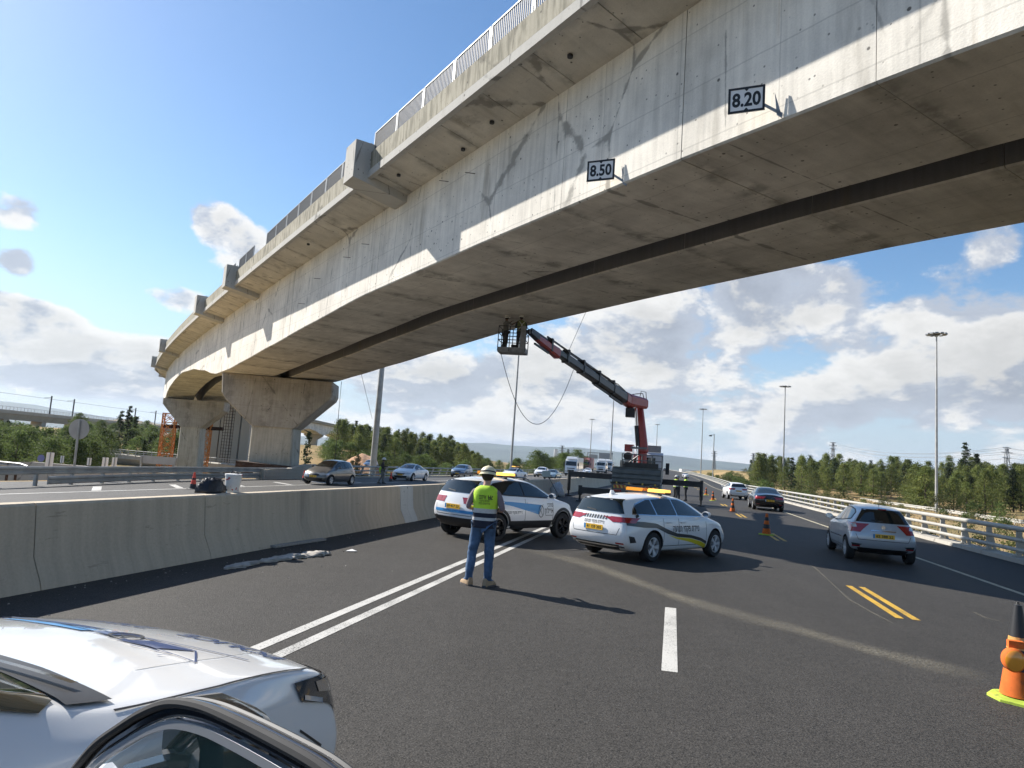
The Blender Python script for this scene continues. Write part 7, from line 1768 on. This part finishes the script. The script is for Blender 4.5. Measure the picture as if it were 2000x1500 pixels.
# ------------------------------------------------------------------ trees and bushes
def leaf_mat(name, a, b, c):
    mt = bpy.data.materials.new(name); mt.use_nodes = True
    N, L, mth, noise, voro, smooth, mix = node_tools(mt); bs = N['Principled BSDF']
    ob = N.new('ShaderNodeTexCoord').outputs['Object']; oi = N.new('ShaderNodeObjectInfo').outputs['Random']
    n1 = noise(ob, .55, 4); n2 = noise(ob, 3.0, 3)
    col = mix(smooth(n1, .35, .65), a, b); col = mix(smooth(n2, .5, .75, 0, .7), col, c)
    sc = N.new('ShaderNodeVectorMath'); sc.operation = 'SCALE'; L.new(col, sc.inputs[0]); L.new(mth('MULTIPLY_ADD', oi, .7, .65), sc.inputs['Scale'])
    L.new(sc.outputs[0], bs.inputs['Base Color']); bs.inputs['Roughness'].default_value = .7; bs.inputs['Specular IOR Level'].default_value = .2
    tr_ = N.new('ShaderNodeBsdfTranslucent'); L.new(sc.outputs[0], tr_.inputs[0]); ms = N.new('ShaderNodeMixShader'); ms.inputs[0].default_value = .42
    L.new(bs.outputs[0], ms.inputs[1]); L.new(tr_.outputs[0], ms.inputs[2]); L.new(ms.outputs[0], N['Material Output'].inputs[0]); return mt
M['pineleaf'] = leaf_mat('pine_needles', (.10, .135, .038), (.185, .205, .06), (.27, .265, .09))
M['darkleaf'] = leaf_mat('cypress_foliage', (.036, .055, .026), (.055, .075, .035), (.085, .10, .045))
M['broadleaf'] = leaf_mat('broad_foliage', (.07, .11, .032), (.125, .165, .048), (.20, .235, .08))
M['shrubleaf'] = leaf_mat('dry_shrub', (.085, .10, .035), (.14, .15, .055), (.20, .17, .08))
M['bark'] = pbr('bark', (.10, .07, .05), .95, var=(4, .3, 5))
def crown_mesh(name, mat, h, shape, ncl, nleaf, size, seed, spread=.5, droop=0.0):
    """shape: (height fraction, radius) profile; leaf clusters thrown through its volume, each of many small leaves."""
    rn = random.Random(seed); mb = MB()
    for k in range(ncl):
        f = rn.random() ** .85; f = lerp(shape[0][0], shape[-1][0], f); r = interp(shape, f)
        a = rn.uniform(0, 6.283); rr = r * (rn.random() ** .45) * (1 + .35 * mn.noise(V((math.cos(a) * 1.5, math.sin(a) * 1.5, f * 5 + seed))))
        c = V((rr * math.cos(a), rr * math.sin(a), f * h)); cs = spread * rn.uniform(.6, 1.3)
        for q in range(nleaf):
            p = c + V((rn.gauss(0, cs), rn.gauss(0, cs), rn.gauss(0, cs * .6)))
            u = V((rn.gauss(0, 1), rn.gauss(0, 1), rn.gauss(0, .7))).normalized(); w = u.cross(V((rn.gauss(0, 1), rn.gauss(0, 1), rn.gauss(0, 1)))).normalized(); s_ = size * rn.uniform(.6, 1.3)
            o = len(mb.v); mb.v += [tuple(p + u * s_), tuple(p + w * s_ * .55), tuple(p - u * s_), tuple(p - w * s_ * .55)]; mb.f.append([o, o + 1, o + 2, o + 3]); mb.mi.append(0); mb.uv.append(None)
    return mb.mesh(name, mat, fix=False)
def trunk_mesh(h, r, seed, limbs=5):
    rn = random.Random(seed); mb = MB(); mb.tube([V((0, 0, -.6)), V((rn.uniform(-.1, .1), 0, h * .4)), V((rn.uniform(-.2, .2), rn.uniform(-.2, .2), h * .85))], [r, r * .7, r * .25], 7)
    for k in range(limbs):
        z = h * rn.uniform(.3, .75); a = rn.uniform(0, 6.28); l = h * rn.uniform(.12, .24); mb.tube([V((0, 0, z)), V((math.cos(a) * l, math.sin(a) * l, z + l * .6))], [r * .4, r * .1], 5)
    return mb.mesh('trunk', M['bark'])
PINE = [(.08, 1.5), (.22, 2.4), (.42, 2.5), (.62, 2.0), (.80, 1.25), (.93, .55), (1.0, .10)]
protos = {}
def proto(kind_, i):
    key = (kind_, i)
    if key not in protos:
        s_ = i * 7 + 3
        if kind_ == 'pine': protos[key] = (crown_mesh('crown', M['pineleaf'], 9.0, [(a, b * (1 + .12 * ((i * 37) % 5 - 2) / 2)) for a, b in PINE], 190, 20, .15, s_, .36), trunk_mesh(9, .20, s_))
        elif kind_ == 'fir': protos[key] = (crown_mesh('crown', M['darkleaf'], 9.0, [(.05, 1.7), (.3, 1.6), (.6, 1.0), (.85, .4), (1.0, .05)], 130, 20, .16, s_, .30), trunk_mesh(9, .16, s_, 2))
        elif kind_ == 'cypress': protos[key] = (crown_mesh('crown', M['darkleaf'], 9.0, [(.04, .45), (.15, .75), (.5, .72), (.8, .45), (1.0, .08)], 80, 18, .17, s_, .17), trunk_mesh(9, .12, s_, 0))
        elif kind_ == 'broad': protos[key] = (crown_mesh('crown', M['broadleaf'], 6.0, [(.12, 1.6), (.3, 2.6), (.55, 2.7), (.8, 1.9), (1.0, .5)], 150, 24, .14, s_, .40), trunk_mesh(6, .18, s_))
        elif kind_ == 'shrub': protos[key] = (crown_mesh('crown', M['shrubleaf'], 1.6, [(.08, .8), (.4, 1.05), (.8, .7), (1.0, .2)], 40, 16, .085, s_, .20), trunk_mesh(1.2, .04, s_, 3))
        elif kind_ == 'bush': protos[key] = (crown_mesh('crown', M['broadleaf'], 2.2, [(.05, 1.0), (.4, 1.3), (.8, .9), (1.0, .25)], 55, 18, .10, s_, .24), trunk_mesh(1.6, .05, s_, 3))
    return protos[key]
TN = {'pine': 'pine_tree', 'fir': 'dark_conifer', 'cypress': 'cypress_tree', 'broad': 'broadleaf_tree', 'shrub': 'shrub', 'bush': 'bush'}
BH_ = {'pine': 9, 'fir': 9, 'cypress': 9, 'broad': 6, 'shrub': 1.6, 'bush': 2.2}
rt_ = random.Random(21)
def plant(kind_, p, h, label, group, variants=6):
    cr, tk_ = proto(kind_, rt_.randrange(variants)); p = V(p); p.z = gz(p) - .1; k = h / BH_[kind_]
    o = thing(TN[kind_], label, 'tree' if kind_ in ('pine', 'fir', 'cypress', 'broad') else 'shrub', p, rt_.uniform(0, 6.28), group); q = k * rt_.uniform(.9, 1.15); o.scale = (q, q, k)
    link('crown', cr, o); link('trunk', tk_, o); return o
def at(px, Y):
    r_ = ray(px, 833 + .07 * px); r_.z = 0; return V((r_.x / r_.y * Y, Y, 0))
LB = {'rp': 'green pine of the wood on the right slope', 'rf': 'dark conifer among the pines on the right slope', 'lp': 'pine of the dense wood beyond the oncoming lanes', 'lf': 'dark conifer of the dense wood beyond the oncoming lanes', 'lb': 'leafy tree below the dense wood beyond the oncoming lanes',
      'bl': 'broad green tree in the grove at the far left', 'mb': 'green tree in the hollow behind the low overpass', 'rs': 'dry olive shrub on the verge right of the railing', 'rb': 'green bush on the verge right of the railing', 'ls': 'shrub at the foot of the left embankment'}
for k in range(190):                                                  # right-hand pine wood
    px = rt_.uniform(1478, 2160); Y = rt_.uniform(165, 250) if px < 1640 else rt_.uniform(126 + max(0, 1800 - px) * .2, 235)
    if 1610 < px < 1775 and Y < 172: Y += 55
    f = rt_.random() < .08; plant('fir' if f else 'pine', at(px, Y), rt_.uniform(5.6, 9.6), LB['rf' if f else 'rp'], 'pine wood on the right')
for k in range(118):                                                  # wood beyond the oncoming lanes
    px = rt_.uniform(655, 945); Y = rt_.uniform(158, 250); f = rt_.random() < .15
    plant('fir' if f else 'pine', at(px, Y), rt_.uniform(5.4, 8.3) * (.8 if px > 910 else 1), LB['lf' if f else 'lp'], 'dense wood beyond the oncoming lanes')
for k in range(64):
    px = rt_.uniform(640, 1150); Y = rt_.uniform(132, 165) if px < 930 else rt_.uniform(165, 250); plant('broad', at(px, Y), rt_.uniform(3.0, 5.2) if px < 1000 else rt_.uniform(4, 6.4), LB['lb'], 'leafy trees beyond the oncoming lanes')
for k in range(34):
    px = rt_.uniform(-120, 135); Y = rt_.uniform(72, 125); plant('broad', at(px, Y), rt_.uniform(3.6, 5.2) * (Y / 100) ** .6, LB['bl'], 'grove at the far left')
for k in range(40):
    px = rt_.uniform(130, 480); Y = rt_.uniform(140, 215); plant('broad', at(px, Y), rt_.uniform(3.0, 5.2), LB['mb'], 'trees behind the low overpass')
for k in range(10):
    px = rt_.uniform(150, 215); Y = rt_.uniform(80, 100); plant('broad', at(px, Y), rt_.uniform(3.2, 4.6), LB['bl'], 'grove at the far left')
for k in range(72):
    px = rt_.uniform(-60, 345); Y = rt_.uniform(118, 190); p = at(px, Y); h = rt_.uniform(1.2, 3.0) - gz(p); plant('broad' if rt_.random() < .75 else 'fir', p, max(2.2, min(h, 7.5)), LB['mb'], 'trees behind the low overpass')
for px, Y, h, lab in ((233, 150, 9.0, 'dark cypress in the left hollow, left of the tallest one'), (248, 152, 10.0, 'tallest dark cypress in the left hollow'), (262, 156, 7.6, 'shortest of the three dark cypresses in the left hollow'), (601, 108, 7.6, 'lone dark cypress right of the nearer pier'),
                      (1546, 128, 8.2, 'dark cypress beside the light mast above the white hatchback'), (1885, 205, 14.5, 'tallest cypress sticking out of the right pine wood'), (1908, 190, 11.5, 'thin cypress right of the tallest one in the right wood'), (1466, 240, 7.0, 'dark cypress at the left end of the right wood'), (1108, 300, 10.5, 'dark cypress behind the box lorry'), (700, 105, 4.6, 'dark conifer in front of the orange earth mound'), (690, 104, 3.6, 'smaller dark conifer in front of the orange earth mound')):
    plant('cypress' if h != 4.6 and h != 3.6 else 'fir', at(px, Y), h, lab, 'dark cypresses', 2)
for k in range(125):
    s = rt_.uniform(18, 330); v_ = rt_.uniform(12.2, 50) if s < 110 else rt_.uniform(12, 34); big = rt_.random()
    p = RA * s + RN * (v_ + bend(s)); plant('shrub' if big < .55 else 'bush', p, rt_.uniform(.7, 1.7) * (1 if s < 120 else 1.4), LB['rs' if big < .55 else 'rb'], 'scrub right of the railing', 3)
for k in range(95):
    s = rt_.uniform(95, 290); v_ = rt_.uniform(13, 62); p = RA * s + RN * (v_ + bend(s))
    if 100 < p.y < 160 and .235 < p.x / p.y - .0 and .45 < p.x / p.y < .60: continue
    plant('bush' if rt_.random() < .6 else 'shrub', p, rt_.uniform(1.3, 3.2), LB['rb'], 'scrub right of the railing', 3)
for k in range(40):
    s = rt_.uniform(60, 330); v_ = rt_.uniform(-60, -31); p = RA * s + RN * (v_ + bend(s)); plant('bush', p, rt_.uniform(1.2, 2.6), LB['ls'], 'shrubs left of the oncoming lanes', 3)
# dry grass on the right slope and verge
gm = MB(); rg = random.Random(9)
for k in range(14000):
    s = rg.uniform(16, 190); v_ = rg.uniform(10.6, 95) if k % 3 else rg.uniform(10.6, 17); p = RA * s + RN * v_; p.z = terr(s, v_) - .02; h = rg.uniform(.12, .45); a = rg.uniform(0, 6.28); w = rg.uniform(.02, .05) + s * .0006
    d = V((math.cos(a), math.sin(a), 0)); t_ = p + V((rg.gauss(0, .1), rg.gauss(0, .1), h)); gm.add([p - d * w, p + d * w, t_], [(0, 1, 2)])
M['drygrass'] = pbr('dry_grass', (.28, .21, .10), .9, var=(.3, .45, 4))
kind(gm.build('dry_grass', M['drygrass'], fix=False), 'stuff')
# pale far fields and sheds on the plain, and a water tower beyond the trees
mb = MB(); p = at(1360, 1500); mb.box((p.x, 1500, 9), (70, 20, 8)); o = mb.build('far_shed', M['signwhite'], None, (p.x, 1500, 4)); o.location = (p.x, 1500, 4); tag(o, 'long white shed on the plain far beyond the bend', 'building')
a = aty(1086, 877, 340); o = thing('water_tower', 'slim white tower above the trees left of the box lorry', 'tower', V((a.x, a.y, 0))); mb = MB(); mb.box((0, 0, a.z / 2), (1.6, 1.6, a.z)); mb.build('shaft', M['signwhite'], o)
# ------------------------------------------------------------------ haze
hz = MB(); hz.box((0, 3000, 150), (20000, 14000, 320)); hz = hz.build('haze', None)
M['haze'] = mt = bpy.data.materials.new('haze'); mt.use_nodes = True
mt.node_tree.nodes.clear(); vo = mt.node_tree.nodes.new('ShaderNodeVolumePrincipled'); ou = mt.node_tree.nodes.new('ShaderNodeOutputMaterial'); mt.node_tree.links.new(vo.outputs[0], ou.inputs['Volume'])
vo.inputs['Color'].default_value = (.70, .83, 1.0, 1); vo.inputs['Density'].default_value = 6.5e-5; vo.inputs['Anisotropy'].default_value = .25
hz.data.materials.clear(); hz.data.materials.append(mt); kind(hz, 'stuff')
